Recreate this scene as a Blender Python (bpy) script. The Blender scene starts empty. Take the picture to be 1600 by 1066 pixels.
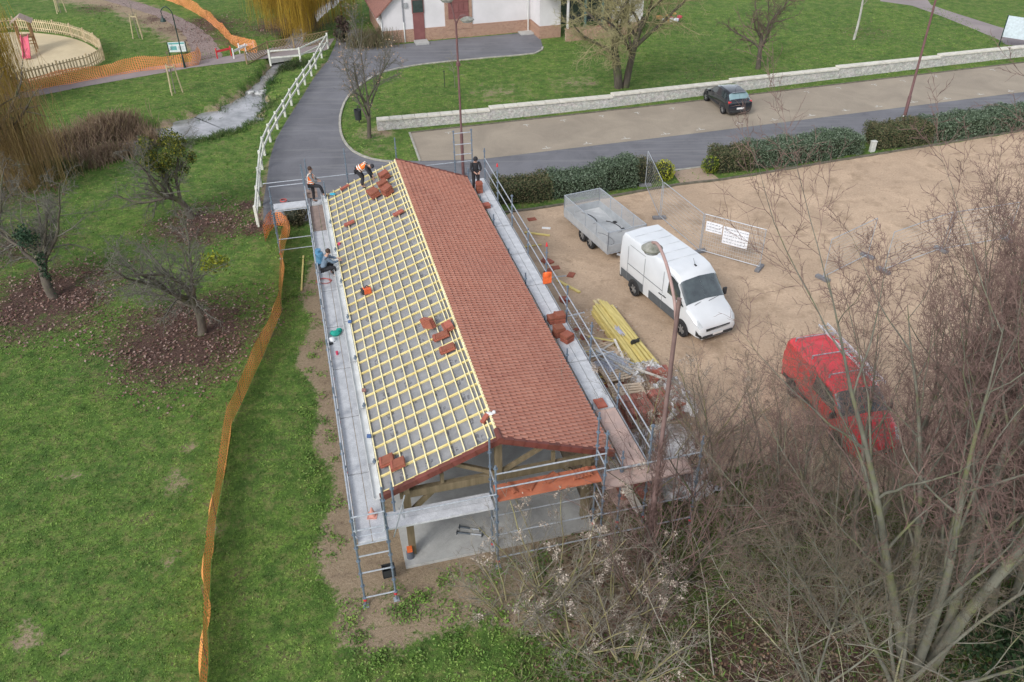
import bpy, math, random
import numpy as np
from mathutils import Vector, Matrix
PI = math.pi
S = bpy.context.scene
COL = S.collection
# ---------------------------------------------------------------- camera
CF, CP, CR, CH = 1300.0, 0.6091, 0.0116, 19.0
_cp, _sp = math.cos(CP), math.sin(CP)
_right = np.array([1, 0, 0.]); _fwd = np.array([0, _cp, -_sp]); _down = np.cross(_fwd, _right)
_r = math.cos(CR) * _right + math.sin(CR) * _down
_d = -math.sin(CR) * _right + math.cos(CR) * _down
cam = bpy.data.cameras.new('camera'); co = bpy.data.objects.new('camera', cam); COL.objects.link(co)
cam.sensor_width = 36; cam.lens = 36 * CF / 1600; cam.clip_end = 2000; cam.clip_start = .1
m = Matrix.Identity(4)
for i in range(3):
    m[i][0] = _r[i]; m[i][1] = -_d[i]; m[i][2] = -_fwd[i]
m[2][3] = CH
co.matrix_world = m
S.camera = co
# ---------------------------------------------------------------- light
SUN_EL, SUN_AZ = math.radians(38), math.radians(215)
w = bpy.data.worlds.new('World'); S.world = w; w.use_nodes = True
nt = w.node_tree; bg = nt.nodes['Background']
sky = nt.nodes.new('ShaderNodeTexSky'); sky.sky_type = 'NISHITA'; sky.sun_disc = False
sky.sun_elevation = SUN_EL; sky.sun_rotation = SUN_AZ; sky.dust_density = 1.5; sky.air_density = 1.0
hs = nt.nodes.new('ShaderNodeHueSaturation'); hs.inputs['Saturation'].default_value = .34; hs.inputs['Value'].default_value = 1.0
nt.links.new(sky.outputs[0], hs.inputs['Color']); nt.links.new(hs.outputs[0], bg.inputs[0])
bg.inputs[1].default_value = .15
sl = bpy.data.lights.new('sun', 'SUN'); sl.energy = 1.1; sl.angle = math.radians(16); sl.color = (1, .97, .93)
so = bpy.data.objects.new('sun', sl); COL.objects.link(so)
# direction towards the sun: azimuth clockwise from +Y
sd = Vector((math.sin(SUN_AZ) * math.cos(SUN_EL), math.cos(SUN_AZ) * math.cos(SUN_EL), math.sin(SUN_EL)))
so.rotation_euler = sd.to_track_quat('Z', 'Y').to_euler(); so.location = (0, 0, 60)
S.view_settings.view_transform = 'Standard'; S.view_settings.look = 'None'
S.view_settings.exposure = 0.78; S.view_settings.gamma = 1
S.render.engine = 'CYCLES'
# ---------------------------------------------------------------- helpers
def G(px, py, z=0.0):
    """where the line of sight through a photo point meets height z"""
    d = _r * ((px - 800) / CF) + _d * ((py - 533) / CF) + _fwd
    t = (z - CH) / d[2]
    return Vector((d[0] * t, d[1] * t, z))
def GL(l, z=0.0): return [G(a, b, z) for a, b in l]

def ramp(nt, fac, stops):
    n = nt.nodes.new('ShaderNodeValToRGB'); e = n.color_ramp.elements
    while len(e) < len(stops): e.new(.5)
    for k, (p, c) in enumerate(stops):
        e[k].position = p; e[k].color = (*c, 1) if len(c) == 3 else c
    nt.links.new(fac, n.inputs[0]); return n.outputs[0]
def noise(nt, scale, detail=4, rough=.6, coord='Object', stretch=None, dist=0):
    tc = nt.nodes.new('ShaderNodeTexCoord'); v = tc.outputs[coord]
    if stretch:
        mp = nt.nodes.new('ShaderNodeMapping'); mp.inputs['Scale'].default_value = stretch
        nt.links.new(v, mp.inputs[0]); v = mp.outputs[0]
    n = nt.nodes.new('ShaderNodeTexNoise'); n.inputs['Scale'].default_value = scale
    n.inputs['Detail'].default_value = detail; n.inputs['Roughness'].default_value = rough
    n.inputs['Distortion'].default_value = dist
    nt.links.new(v, n.inputs['Vector']); return n.outputs[0]
def mixc(nt, fac, a, b, mode='MIX'):
    n = nt.nodes.new('ShaderNodeMix'); n.data_type = 'RGBA'; n.blend_type = mode
    for k, x in ((0, fac), (6, a), (7, b)):
        if isinstance(x, (int, float)): n.inputs[k].default_value = x
        elif isinstance(x, tuple): n.inputs[k].default_value = (*x, 1)
        else: nt.links.new(x, n.inputs[k])
    return n.outputs[2]
def math_(nt, op, a, b=0.0, c=None, clamp=False):
    n = nt.nodes.new('ShaderNodeMath'); n.operation = op; n.use_clamp = clamp
    for k, x in ((0, a), (1, b), (2, c)):
        if x is None: continue
        if isinstance(x, (int, float)): n.inputs[k].default_value = x
        else: nt.links.new(x, n.inputs[k])
    return n.outputs[0]
def newmat(name):
    mt = bpy.data.materials.new(name); mt.use_nodes = True
    return mt, mt.node_tree, mt.node_tree.nodes['Principled BSDF']
def bumpit(nt, bs, h, strength=.5, dist=.02):
    b = nt.nodes.new('ShaderNodeBump'); b.inputs['Strength'].default_value = strength; b.inputs['Distance'].default_value = dist
    nt.links.new(h, b.inputs['Height']); nt.links.new(b.outputs[0], bs.inputs['Normal'])
def mat(name, c1, c2=None, scale=6, rough=.75, metal=0, bump=0, bscale=40, island=0, spec=.4, stretch=None, coat=0, alpha=1, trans=0, lo=.35, hi=.65):
    mt, nt, bs = newmat(name)
    c2 = c2 or tuple(x * .8 for x in c1)
    col = ramp(nt, noise(nt, scale, 5, .6, stretch=stretch), [(lo, c2), (hi, c1)])
    if island:
        g = nt.nodes.new('ShaderNodeNewGeometry')
        f = math_(nt, 'MULTIPLY_ADD', g.outputs['Random Per Island'], 2 * island, 1 - island)
        hv = nt.nodes.new('ShaderNodeHueSaturation'); nt.links.new(f, hv.inputs['Value']); nt.links.new(col, hv.inputs['Color'])
        hh = math_(nt, 'MULTIPLY_ADD', g.outputs['Random Per Island'], -.05 * island, .5 + .025 * island); nt.links.new(hh, hv.inputs['Hue'])
        col = hv.outputs[0]
    nt.links.new(col, bs.inputs['Base Color'])
    bs.inputs['Roughness'].default_value = rough; bs.inputs['Metallic'].default_value = metal
    bs.inputs['Specular IOR Level'].default_value = spec
    bs.inputs['Coat Weight'].default_value = coat; bs.inputs['Coat Roughness'].default_value = .05
    bs.inputs['Alpha'].default_value = alpha; bs.inputs['Transmission Weight'].default_value = trans
    if bump: bumpit(nt, bs, noise(nt, bscale, 4, .6), bump, .02)
    return mt
def islandmat(name, cols, rough=.8, spec=.2):
    """each separate small face takes one of the colours"""
    mt, nt, bs = newmat(name)
    g = nt.nodes.new('ShaderNodeNewGeometry')
    n = len(cols); c = ramp(nt, g.outputs['Random Per Island'], [(k / max(1, n - 1), cc) for k, cc in enumerate(cols)])
    nt.links.new(c, bs.inputs['Base Color']); bs.inputs['Roughness'].default_value = rough; bs.inputs['Specular IOR Level'].default_value = spec
    return mt

class MB:
    def __init__(s): s.v = []; s.f = []; s.m = []
    def add(s, vs, fs, mi=0):
        o = len(s.v); s.v += [tuple(x) for x in vs]; s.f += [tuple(i + o for i in f) for f in fs]; s.m += [mi] * len(fs); return s
    def box(s, c, d, rot=None, mi=0, taper=1):
        c = Vector(c); x, y, z = d[0] / 2, d[1] / 2, d[2] / 2
        P = [Vector((a * x * (taper if e > 0 else 1), b * y * (taper if e > 0 else 1), e * z)) for e in (-1, 1) for a, b in ((-1, -1), (1, -1), (1, 1), (-1, 1))]
        if rot is not None:
            R = rot if isinstance(rot, Matrix) else Matrix.Rotation(rot, 3, 'Z'); P = [R @ p for p in P]
        return s.add([c + p for p in P], [(3, 2, 1, 0), (4, 5, 6, 7), (0, 1, 5, 4), (1, 2, 6, 5), (2, 3, 7, 6), (3, 0, 4, 7)], mi)
    def beam(s, a, b, w, h, mi=0, up=(0, 0, 1)):
        a, b = Vector(a), Vector(b); d = b - a; L = d.length
        if L < 1e-6: return s
        y = d.normalized(); x = y.cross(Vector(up))
        if x.length < 1e-4: x = y.cross(Vector((1, 0, 0)))
        x.normalize(); z = x.cross(y)
        return s.box((a + b) / 2, (w, L, h), Matrix((x, y, z)).transposed(), mi)
    def tube(s, P, R, n=6, mi=0, cap=True):
        if isinstance(R, (int, float)): R = [R] * len(P)
        P = [Vector(p) for p in P]; o = len(s.v); up = None; k = len(P)
        for i, p in enumerate(P):
            t = (P[min(i + 1, k - 1)] - P[max(i - 1, 0)])
            if t.length < 1e-7: t = Vector((0, 0, 1))
            t.normalize()
            if up is None:
                up = Vector((0, 0, 1)) if abs(t.z) < .9 else Vector((1, 0, 0))
            x = t.cross(up)
            if x.length < 1e-4: x = t.cross(Vector((0, 1, .1)))
            x.normalize(); y = x.cross(t); up = y
            for a in range(n):
                q = 2 * PI * a / n; s.v.append(tuple(p + (x * math.cos(q) + y * math.sin(q)) * R[i]))
        for i in range(k - 1):
            for a in range(n):
                b = (a + 1) % n; s.f.append((o + i * n + a, o + i * n + b, o + (i + 1) * n + b, o + (i + 1) * n + a)); s.m.append(mi)
        if cap and n > 2:
            s.f.append(tuple(o + a for a in range(n))[::-1]); s.m.append(mi)
            s.f.append(tuple(o + (k - 1) * n + a for a in range(n))); s.m.append(mi)
        return s
    def lathe(s, prof, n=16, c=(0, 0, 0), axis='Z', mi=0, rot=None):
        o = len(s.v); c = Vector(c)
        for r, z in prof:
            for a in range(n):
                q = 2 * PI * a / n; p = Vector((r * math.cos(q), r * math.sin(q), z))
                if axis == 'Y': p = Vector((p.x, p.z, p.y))
                if axis == 'X': p = Vector((p.z, p.x, p.y))
                if rot is not None: p = rot @ p
                s.v.append(tuple(c + p))
        for i in range(len(prof) - 1):
            for a in range(n):
                b = (a + 1) % n; s.f.append((o + i * n + a, o + i * n + b, o + (i + 1) * n + b, o + (i + 1) * n + a)); s.m.append(mi)
        return s
    def prism(s, poly, z0, z1, mi=0):
        n = len(poly); vs = [(p[0], p[1], z0) for p in poly] + [(p[0], p[1], z1) for p in poly]
        return s.add(vs, [tuple(range(n))[::-1], tuple(range(n, 2 * n))] + [(i, (i + 1) % n, n + (i + 1) % n, n + i) for i in range(n)], mi)
    def ball(s, c, r, n=8, sc=(1, 1, 1), mi=0):
        c = Vector(c); o = len(s.v); k = n // 2
        for i in range(k + 1):
            for a in range(n):
                q = 2 * PI * a / n; h = PI * i / k
                s.v.append((c.x + r * sc[0] * math.sin(h) * math.cos(q), c.y + r * sc[1] * math.sin(h) * math.sin(q), c.z + r * sc[2] * math.cos(h)))
        for i in range(k):
            for a in range(n):
                b = (a + 1) % n; s.f.append((o + i * n + a, o + (i + 1) * n + a, o + (i + 1) * n + b, o + i * n + b)); s.m.append(mi)
        return s
    def build(s, name, mats, parent=None, smooth=None, bevel=0):
        me = bpy.data.meshes.new(name); me.from_pydata([tuple(v) for v in s.v], [], s.f)
        mats = mats if isinstance(mats, (list, tuple)) else [mats]
        for mm in mats: me.materials.append(mm)
        if len(mats) > 1: me.polygons.foreach_set('material_index', s.m)
        o = bpy.data.objects.new(name, me); COL.objects.link(o)
        if parent is not None: o.parent = parent
        if smooth is not None:
            me.polygons.foreach_set('use_smooth', [True] * len(me.polygons))
            if smooth < 180: me.set_sharp_from_angle(angle=math.radians(smooth))
        if bevel:
            b = o.modifiers.new('b', 'BEVEL'); b.width = bevel; b.segments = 2; b.limit_method = 'ANGLE'
        return o
def thing(name, label, cat, loc=(0, 0, 0), rz=0, group=None):
    o = bpy.data.objects.new(name, None); COL.objects.link(o); o.empty_display_size = .2
    o.location = loc; o.rotation_euler = (0, 0, rz); o['label'] = label; o['category'] = cat
    if group: o['group'] = group
    return o
def tag(o, label, cat, group=None):
    o['label'] = label; o['category'] = cat
    if group: o['group'] = group
    return o
def kind(o, k): o['kind'] = k; return o
def dup(root, loc, rz=0, label=None, group=None, scale=None):
    r = root.copy(); COL.objects.link(r); r.location = loc; r.rotation_euler = (0, 0, rz)
    if label: r['label'] = label
    if group: r['group'] = group
    if scale is not None: r.scale = scale if isinstance(scale, (tuple, list)) else (scale,) * 3
    for ch in list(root.children):
        c = ch.copy(); COL.objects.link(c); c.parent = r
        for g in list(ch.children):
            d = g.copy(); COL.objects.link(d); d.parent = c
    return r
def npmesh(name, V, F, mt, parent=None, smooth=False):
    """mesh from numpy arrays; F is (n,k)"""
    me = bpy.data.meshes.new(name); n, k = F.shape
    me.vertices.add(len(V)); me.vertices.foreach_set('co', V.astype(np.float32).ravel())
    me.loops.add(n * k); me.loops.foreach_set('vertex_index', F.astype(np.int32).ravel())
    me.polygons.add(n); me.polygons.foreach_set('loop_start', np.arange(0, n * k, k, dtype=np.int32))
    try: me.polygons.foreach_set('loop_total', np.full(n, k, dtype=np.int32))
    except Exception: pass
    me.materials.append(mt); me.update(calc_edges=True); me.validate()
    if smooth: me.polygons.foreach_set('use_smooth', [True] * n)
    o = bpy.data.objects.new(name, me); COL.objects.link(o)
    if parent is not None: o.parent = parent
    return o
def inpoly(X, Y, poly):
    r = np.zeros(X.shape, bool); n = len(poly)
    for i in range(n):
        x1, y1 = poly[i][0], poly[i][1]; x2, y2 = poly[(i + 1) % n][0], poly[(i + 1) % n][1]
        c = ((y1 > Y) != (y2 > Y)) & (X < (x2 - x1) * (Y - y1) / (y2 - y1 + 1e-12) + x1); r ^= c
    return r
def distline(X, Y, line):
    D = np.full(X.shape, 1e9)
    for i in range(len(line) - 1):
        ax, ay = line[i][0], line[i][1]; bx, by = line[i + 1][0], line[i + 1][1]
        dx, dy = bx - ax, by - ay; t = np.clip(((X - ax) * dx + (Y - ay) * dy) / (dx * dx + dy * dy), 0, 1)
        D = np.minimum(D, np.hypot(X - ax - t * dx, Y - ay - t * dy))
    return D
def sm(x): x = np.clip(x, 0, 1); return x * x * (3 - 2 * x)
def refine(poly, step=.8, jit=.0, rng=None, closed=True):
    out = []; n = len(poly)
    for i in range(n if closed else n - 1):
        a = Vector(poly[i]); b = Vector(poly[(i + 1) % n]); k = max(1, int((b - a).length / step))
        for j in range(k):
            p = a.lerp(b, j / k)
            if jit and rng: p = p + Vector((rng.uniform(-jit, jit), rng.uniform(-jit, jit), 0))
            out.append(p)
    if not closed: out.append(Vector(poly[-1]))
    return out
def smoothline(P, k=4):
    """Catmull-Rom"""
    P = [Vector(p) for p in P]; out = []
    for i in range(len(P) - 1):
        p0, p1, p2, p3 = P[max(i - 1, 0)], P[i], P[i + 1], P[min(i + 2, len(P) - 1)]
        for j in range(k):
            t = j / k
            out.append(.5 * ((2 * p1) + (p2 - p0) * t + (2 * p0 - 5 * p1 + 4 * p2 - p3) * t * t + (3 * p1 - p0 - 3 * p2 + p3) * t ** 3))
    out.append(P[-1]); return out
def sheet(name, poly, z, mt):
    from mathutils.geometry import tessellate_polygon
    P = [Vector((p[0], p[1], z)) for p in poly]
    tri = tessellate_polygon([P]); b = MB(); fs = []
    for t in tri:
        a, bb, c = [P[i] for i in t]
        if (bb - a).cross(c - a).z < 0: t = (t[0], t[2], t[1])
        fs.append(tuple(t))
    b.add(P, fs)
    return kind(b.build(name, mt), 'structure')
# building frame
BYAW = .2501; BX, BY = -.3611, 16.8115
_bu = Vector((math.cos(BYAW), math.sin(BYAW), 0)); _bv = Vector((-math.sin(BYAW), math.cos(BYAW), 0))
def WB(u, v, z=0): return Vector((BX, BY, 0)) + _bu * u + _bv * v + Vector((0, 0, z))
def toB(p):
    d = Vector((p[0] - BX, p[1] - BY, 0)); return d.dot(_bu), d.dot(_bv)
rng = random.Random(7); nr = np.random.default_rng(7)
# ---------------------------------------------------------------- ground
STREAM = [tuple(p) for p in smoothline(GL([(545, -12), (505, 18), (470, 50), (448, 88), (425, 118), (400, 145), (378, 172), (345, 192), (300, 204), (240, 217), (180, 240), (110, 258), (40, 275), (-40, 300), (-130, 320)], -.5), 4)]
STREAM_W = [.6, .6, .6, .55, .45, .5, 1.3, 1.75, 1.5, .9, .75, .7, .7, .8, 1.0]
LITTER = [(G(72, 468), 3.3, 1), (G(286, 528), 3.5, 1), (G(312, 352), 2.5, .85), (G(375, 345), 1.4, .45), (G(25, 385), 2.2, .6), (G(20, 300), 3.0, .5),
          (G(1250, 1040), 4.5, .8), (G(1000, 1050), 3, .5), (G(700, 90), 2.5, .2), (G(560, 105), 2.5, .6), (G(400, 355), 1.0, .9), (G(455, 340), .9, .8),
          (G(395, 320), 1.0, .8), (G(450, 40), 3.6, .95), (G(340, 62), 3.0, .5), (G(320, 40), 3.6, .75), (G(240, 30), 1.6, .6), (G(150, 15), 2.0, .5), (G(1355, 52), 2.5, .25), (G(1120, 120), 2.5, .15)]
YARD = GL([(800, 331), (900, 318), (975, 305), (1060, 290), (1125, 283), (1200, 271), (1300, 254), (1400, 238), (1500, 222), (1620, 202), (1720, 190), (1800, 420), (1750, 700), (1560, 735), (1420, 770), (1290, 770), (1180, 720), (1080, 760)])
YARD += [WB(4.1, 1.5), WB(3.2, 6), WB(3.2, 14), WB(3.9, 19.5)]
def falloff(X, Y, c, r): return np.clip(1.35 - np.hypot(X - c[0], Y - c[1]) / r, 0, 1)
def masks(X, Y):
    U = (X - BX) * _bu.x + (Y - BY) * _bu.y; V = (X - BX) * _bv.x + (Y - BY) * _bv.y
    # bare earth round the hall
    wob = .25 * np.sin(V * 1.3) + .2 * np.sin(V * .55 + 2)
    d = sm((U + 5.35 + wob) / .7) * sm((4.6 - U) / 1.0) * sm((V + 4.3 + .5 * np.sin(U * 1.1) + .25 * U) / 1.6) * sm((19.5 - V) / 1.5)
    front = sm((-V) / 1.0)
    d = d * (1 - .22 * front)
    mid = sm((U + 3.2) / .5) * sm((-.2 - V) / .3)
    d = np.maximum(d, 0)
    for c, r, k in ((G(285, 760), .7, .5), (G(268, 880), .6, .45), (G(45, 1000), .5, .6), (G(330, 830), .7, .35), (G(40, 975), .4, .5), (G(275, 740), .3, .6), (G(118, 742), .3, .6), (G(140, 800), .2, .6), (G(45, 985), .25, .6), (G(105, 1020), .2, .6), (G(110, 745), .5, .4), (G(300, 700), .35, .5), (G(270, 250), 2.0, .35), (G(590, 208), 1.5, .6), (G(590, 235), 1.3, .3), (G(780, 145), 2.5, .4), (G(900, 130), 2.5, .4)):
        d = np.maximum(d, k * falloff(X, Y, c, r))
    strip = np.maximum(0, .75 - distline(X, Y, GL([(410, 350), (418, 290), (430, 240), (470, 165), (510, 100)])) / .9)
    d = np.maximum(d, strip)
    # bed below the long wall
    d = np.maximum(d, np.clip(1.1 - distline(X, Y, GL([(820, 178), (950, 162), (1080, 147)])) / .8, 0, 1))
    d = np.maximum(d, .95 * np.clip(1.0 - distline(X, Y, [tuple(p) for p in GL([(60, -10), (190, 8), (260, 40), (310, 72)])]) / 3.2, 0, 1))
    l = np.zeros_like(X)
    for c, r, k in LITTER: l = np.maximum(l, k * falloff(X, Y, c, r))
    wood = sm((X - 1.5 - (Y - 13) * .25) / 3) * sm((19.5 - Y + (X - 6) * .12) / 2.5)
    l = np.maximum(l, .5 * wood * (.75 + .35 * np.sin(X * 1.1 + Y)))
    # reed and brown bank along the stream
    bank = np.clip(1.2 - distline(X, Y, GL([(60, 270), (130, 250), (200, 232), (235, 222)], -.3)) / 2.4, 0, 1)
    l = np.maximum(l, .6 * bank)
    d = np.maximum(d, .62 * np.clip(1.5 - np.abs(streamrel(X, Y) - 1.1) / .55, 0, 1))
    return d, l, wood, U, V
def streamrel(X, Y):
    """distance to the stream in half widths"""
    D = np.full(np.shape(X), 1e9)
    for i in range(len(STREAM) - 1):
        ax, ay = STREAM[i][0], STREAM[i][1]; bx, by = STREAM[i + 1][0], STREAM[i + 1][1]; dx, dy = bx - ax, by - ay
        t = np.clip(((X - ax) * dx + (Y - ay) * dy) / (dx * dx + dy * dy), 0, 1); k = np.minimum((i + t) / 4, len(STREAM_W) - 1.001); a = k.astype(int) if hasattr(k, 'astype') else int(k)
        W = np.array(STREAM_W); w = W[a] * (1 - (k - a)) + W[np.minimum(a + 1, len(W) - 1)] * (k - a)
        D = np.minimum(D, np.hypot(X - ax - t * dx, Y - ay - t * dy) / w)
    return D
def gz(X, Y):
    wob = .12 * np.sin(X * 2.3 + 1.7 * np.sin(Y * 1.9)) + .10 * np.sin(Y * 3.7 + X)
    return -.85 * sm(1.38 + wob - streamrel(X, Y) / 1.6)
def gz1(x, y): return float(gz(np.array([x]), np.array([y]))[0])
xs = np.concatenate([[-500, -300, -180, -120, -90, -75], np.arange(-64, 52, .3), [55, 60, 70, 90, 130, 200, 350, 500]])
ys = np.concatenate([[-200, -80, -20, 0, 4], np.arange(6, 104, .3), [106, 110, 118, 130, 160, 220, 350, 600, 900]])
GX, GY = np.meshgrid(xs, ys)
dm, lm_, wd, _, _ = masks(GX, GY)
hz = gz(GX, GY)
fine = (GX > -64) & (GX < 52) & (GY > 6) & (GY < 104)
V = np.c_[GX.ravel(), GY.ravel(), hz.ravel()]
ny, nx = GX.shape; ii = np.arange(ny - 1)[:, None] * nx + np.arange(nx - 1)[None, :]
F = np.stack([ii, ii + 1, ii + nx + 1, ii + nx], -1).reshape(-1, 4)
mt, nt, bs = newmat('lawn')
at = nt.nodes.new('ShaderNodeAttribute'); at.attribute_name = 'cover'
sp = nt.nodes.new('ShaderNodeSeparateColor'); nt.links.new(at.outputs['Color'], sp.inputs[0])
n_big = noise(nt, .22, 4, .6); n_mid = noise(nt, 1.1, 6, .7); n_fine = noise(nt, 9, 6, .75); n_vf = noise(nt, 30, 4, .7)
g1 = ramp(nt, n_mid, [(.34, (.062, .13, .03)), (.5, (.112, .205, .045)), (.64, (.20, .285, .078))])
n_cl = noise(nt, 3.2, 5, .75)
g2 = ramp(nt, n_big, [(.38, (.44, .46, .44)), (.62, (.66, .62, .52))])
gr = mixc(nt, .8, g1, g2, 'OVERLAY')
gr = mixc(nt, .75, gr, ramp(nt, n_cl, [(.34, (.26, .30, .28)), (.5, (.5, .5, .5)), (.64, (.72, .70, .62))]), 'OVERLAY')
gr = mixc(nt, ramp(nt, n_fine, [(.35, (0, 0, 0)), (.7, (1, 1, 1))]), gr, (.055, .088, .026))
gr = mixc(nt, ramp(nt, noise(nt, 2.3, 5, .75), [(.50, (0, 0, 0)), (.68, (.75, .75, .75))]), gr, (.23, .215, .09))
gr = mixc(nt, ramp(nt, n_vf, [(.3, (.6, .6, .6)), (.5, (0, 0, 0))]), gr, (.03, .055, .012))
dirt = ramp(nt, n_fine, [(.25, (.20, .145, .095)), (.5, (.31, .24, .165)), (.75, (.42, .34, .245))])
dirt = mixc(nt, ramp(nt, n_vf, [(.3, (.8, .8, .8)), (.5, (0, 0, 0))]), dirt, (.14, .10, .065))
lit = ramp(nt, noise(nt, 22, 5, .8), [(.3, (.035, .022, .018)), (.5, (.085, .052, .042)), (.68, (.19, .13, .11))])
def thr(mask, k=1.0, s=.16):
    a = math_(nt, 'ADD', mask, math_(nt, 'MULTIPLY', math_(nt, 'SUBTRACT', n_mid, .5), 1.3 * k))
    a = math_(nt, 'ADD', a, math_(nt, 'MULTIPLY', math_(nt, 'SUBTRACT', n_fine, .5), 1.0 * k))
    return math_(nt, 'MULTIPLY_ADD', a, 1 / s, -.5 / s + .5, clamp=True)
c = mixc(nt, thr(sp.outputs[0], 1.5, .35), gr, dirt)
c = mixc(nt, thr(sp.outputs[1], 2.0, .6), c, lit)
nt.links.new(c, bs.inputs['Base Color']); bs.inputs['Roughness'].default_value = .95; bs.inputs['Specular IOR Level'].default_value = .1
bumpit(nt, bs, math_(nt, 'ADD', n_fine, math_(nt, 'MULTIPLY', n_vf, .5)), .8, .06)
M_GROUND = mt
go = npmesh('ground', V, F, M_GROUND, smooth=True); kind(go, 'structure')
ca = go.data.color_attributes.new('cover', 'FLOAT_COLOR', 'POINT')
ca.data.foreach_set('color', np.c_[dm.ravel(), lm_.ravel(), wd.ravel(), np.ones(dm.size)].astype(np.float32).ravel())

M_ASPH = mat('asphalt', (.115, .112, .122), (.075, .074, .084), 1.6, .9, bump=.5, bscale=60)
def groundmat(name, stops, stops2, fine=14, stain=None, tracks=None):
    mt, nt, bs = newmat(name)
    a = ramp(nt, noise(nt, fine, 6, .8), stops); b = ramp(nt, noise(nt, .35, 5, .65, dist=.6), stops2)
    c = mixc(nt, .85, a, b, 'OVERLAY')
    if stain: c = mixc(nt, ramp(nt, noise(nt, .7, 5, .7), [(.52, (0, 0, 0)), (.68, (.7, .7, .7))]), c, stain)
    if tracks:
        tc = nt.nodes.new('ShaderNodeTexCoord'); mp = nt.nodes.new('ShaderNodeMapping'); mp.inputs['Rotation'].default_value = (0, 0, tracks[0]); mp.inputs['Scale'].default_value = (.09, 1.5, 1)
        n = nt.nodes.new('ShaderNodeTexNoise'); n.inputs['Scale'].default_value = 1.6; n.inputs['Detail'].default_value = 3; n.inputs['Distortion'].default_value = .8
        nt.links.new(tc.outputs['Object'], mp.inputs[0]); nt.links.new(mp.outputs[0], n.inputs['Vector']); c = mixc(nt, ramp(nt, n.outputs[0], [(.5, (0, 0, 0)), (.62, (.45, .45, .45))]), c, tracks[1])
        c = mixc(nt, ramp(nt, noise(nt, .9, 6, .8), [(.57, (0, 0, 0)), (.64, (.35, .35, .35))]), c, tracks[2])
    nt.links.new(c, bs.inputs['Base Color']); bs.inputs['Roughness'].default_value = .92; bs.inputs['Specular IOR Level'].default_value = .15
    bumpit(nt, bs, noise(nt, 30, 5, .8), .5, .03); return mt
M_ASPH = groundmat('asphalt_worn', [(.3, (.13, .13, .143)), (.7, (.185, .185, .20))], [(.35, (.42, .42, .42)), (.65, (.57, .57, .57))], 26, None, (-1.0, (.22, .22, .225), (.10, .10, .108)))
M_YARD = groundmat('compacted_gravel', [(.25, (.33, .245, .175)), (.5, (.45, .34, .247)), (.75, (.565, .45, .335))], [(.33, (.40, .39, .38)), (.67, (.60, .585, .57))], 10, (.25, .18, .12))
M_STRIP = groundmat('parking_gravel', [(.3, (.25, .21, .165)), (.7, (.36, .31, .25))], [(.35, (.43, .43, .43)), (.65, (.57, .57, .56))], 22)
M_SAND = groundmat('play_sand', [(.3, (.44, .36, .23)), (.7, (.58, .49, .33))], [(.4, (.47, .47, .47)), (.6, (.54, .54, .54))], 20)
M_PATH = groundmat('path_gravel', [(.3, (.22, .19, .19)), (.7, (.31, .27, .265))], [(.4, (.45, .45, .45)), (.6, (.55, .55, .55))], 20)
M_PEB = groundmat('pebbles', [(.35, (.10, .07, .06)), (.6, (.33, .26, .24))], [(.4, (.45, .45, .45)), (.6, (.55, .55, .55))], 9)
M_KERB = mat('kerb_concrete', (.42, .40, .35), (.26, .25, .21), 3, .9, bump=.3)
yard = sheet('gravel_yard', refine(YARD, .5, .07, rng), .004, M_YARD)
ROAD = GL([(412, 352), (411, 318), (416, 290), (421, 250), (431, 218), (447, 190), (470, 155), (492, 120), (512, 95), (523, 72), (530, 50), (560, 45), (600, 72), (700, 62), (834, 50), (845, 62), (848, 74), (836, 84), (760, 91), (660, 101), (600, 113), (568, 130), (545, 150), (534, 172), (531, 195), (536, 218), (552, 237), (580, 249), (655, 252)])
SOUTH = GL([(1700, 171), (1600, 184), (1365, 213), (1240, 232), (1100, 262), (1045, 269), (900, 287), (780, 302), (690, 312), (600, 322), (475, 346)])
road = sheet('road', ROAD + GL([(752, 249), (1100, 207), (1600, 144), (1700, 131)]) + SOUTH, .006, M_ASPH)
STRIP = GL([(640, 208), (1100, 157), (1600, 98), (1700, 86), (1700, 131), (1600, 144), (1100, 207), (752, 249), (655, 252)])
strip = sheet('parking_strip', STRIP, .010, M_STRIP)
def kerb(name, line, w=.12, h=.06, m=None, z=0):
    b = MB(); P = [Vector(p) for p in line]
    for i in range(len(P) - 1):
        a, c = P[i] + Vector((0, 0, z + h / 2 - .02)), P[i + 1] + Vector((0, 0, z + h / 2 - .02)); b.beam(a, c, w, h + .04)
    return kind(b.build(name, m or M_KERB), 'structure')
kerb('kerb', smoothline(GL([(848, 74), (836, 84), (760, 91), (660, 101), (600, 113), (568, 130), (545, 150), (534, 172), (531, 195), (536, 218), (552, 237), (580, 249), (612, 254)]), 2), .14, .07)
kerb('kerb', GL([(656, 252), (640, 208)]), .12, .06)
M_KD = mat('kerb_weathered', (.17, .15, .12), (.09, .085, .06), 3, .95)
kerb('kerb', GL([(640, 208), (1100, 157), (1600, 98), (1700, 86)]), .12, .06, M_KD)
kerb('kerb', refine(GL([(775, 334), (830, 328), (900, 317), (975, 304), (1060, 289), (1125, 282), (1200, 270), (1300, 253), (1400, 237), (1600, 204), (1700, 188)]), 2, closed=False), .15, .08, M_KD)
kerb('kerb', GL([(1700, 170), (1600, 183), (1365, 212), (1240, 231), (1140, 253), (1100, 261), (1045, 268), (900, 286), (780, 301)]), .12, .05)
gap = sheet('path', GL([(1050, 269), (1098, 261), (1125, 281), (1065, 289)]), .014, groundmat('trodden_path', [(.3, (.30, .22, .16)), (.7, (.42, .33, .25))], [(.4, (.45, .45, .45)), (.6, (.55, .55, .55))], 9))
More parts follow.
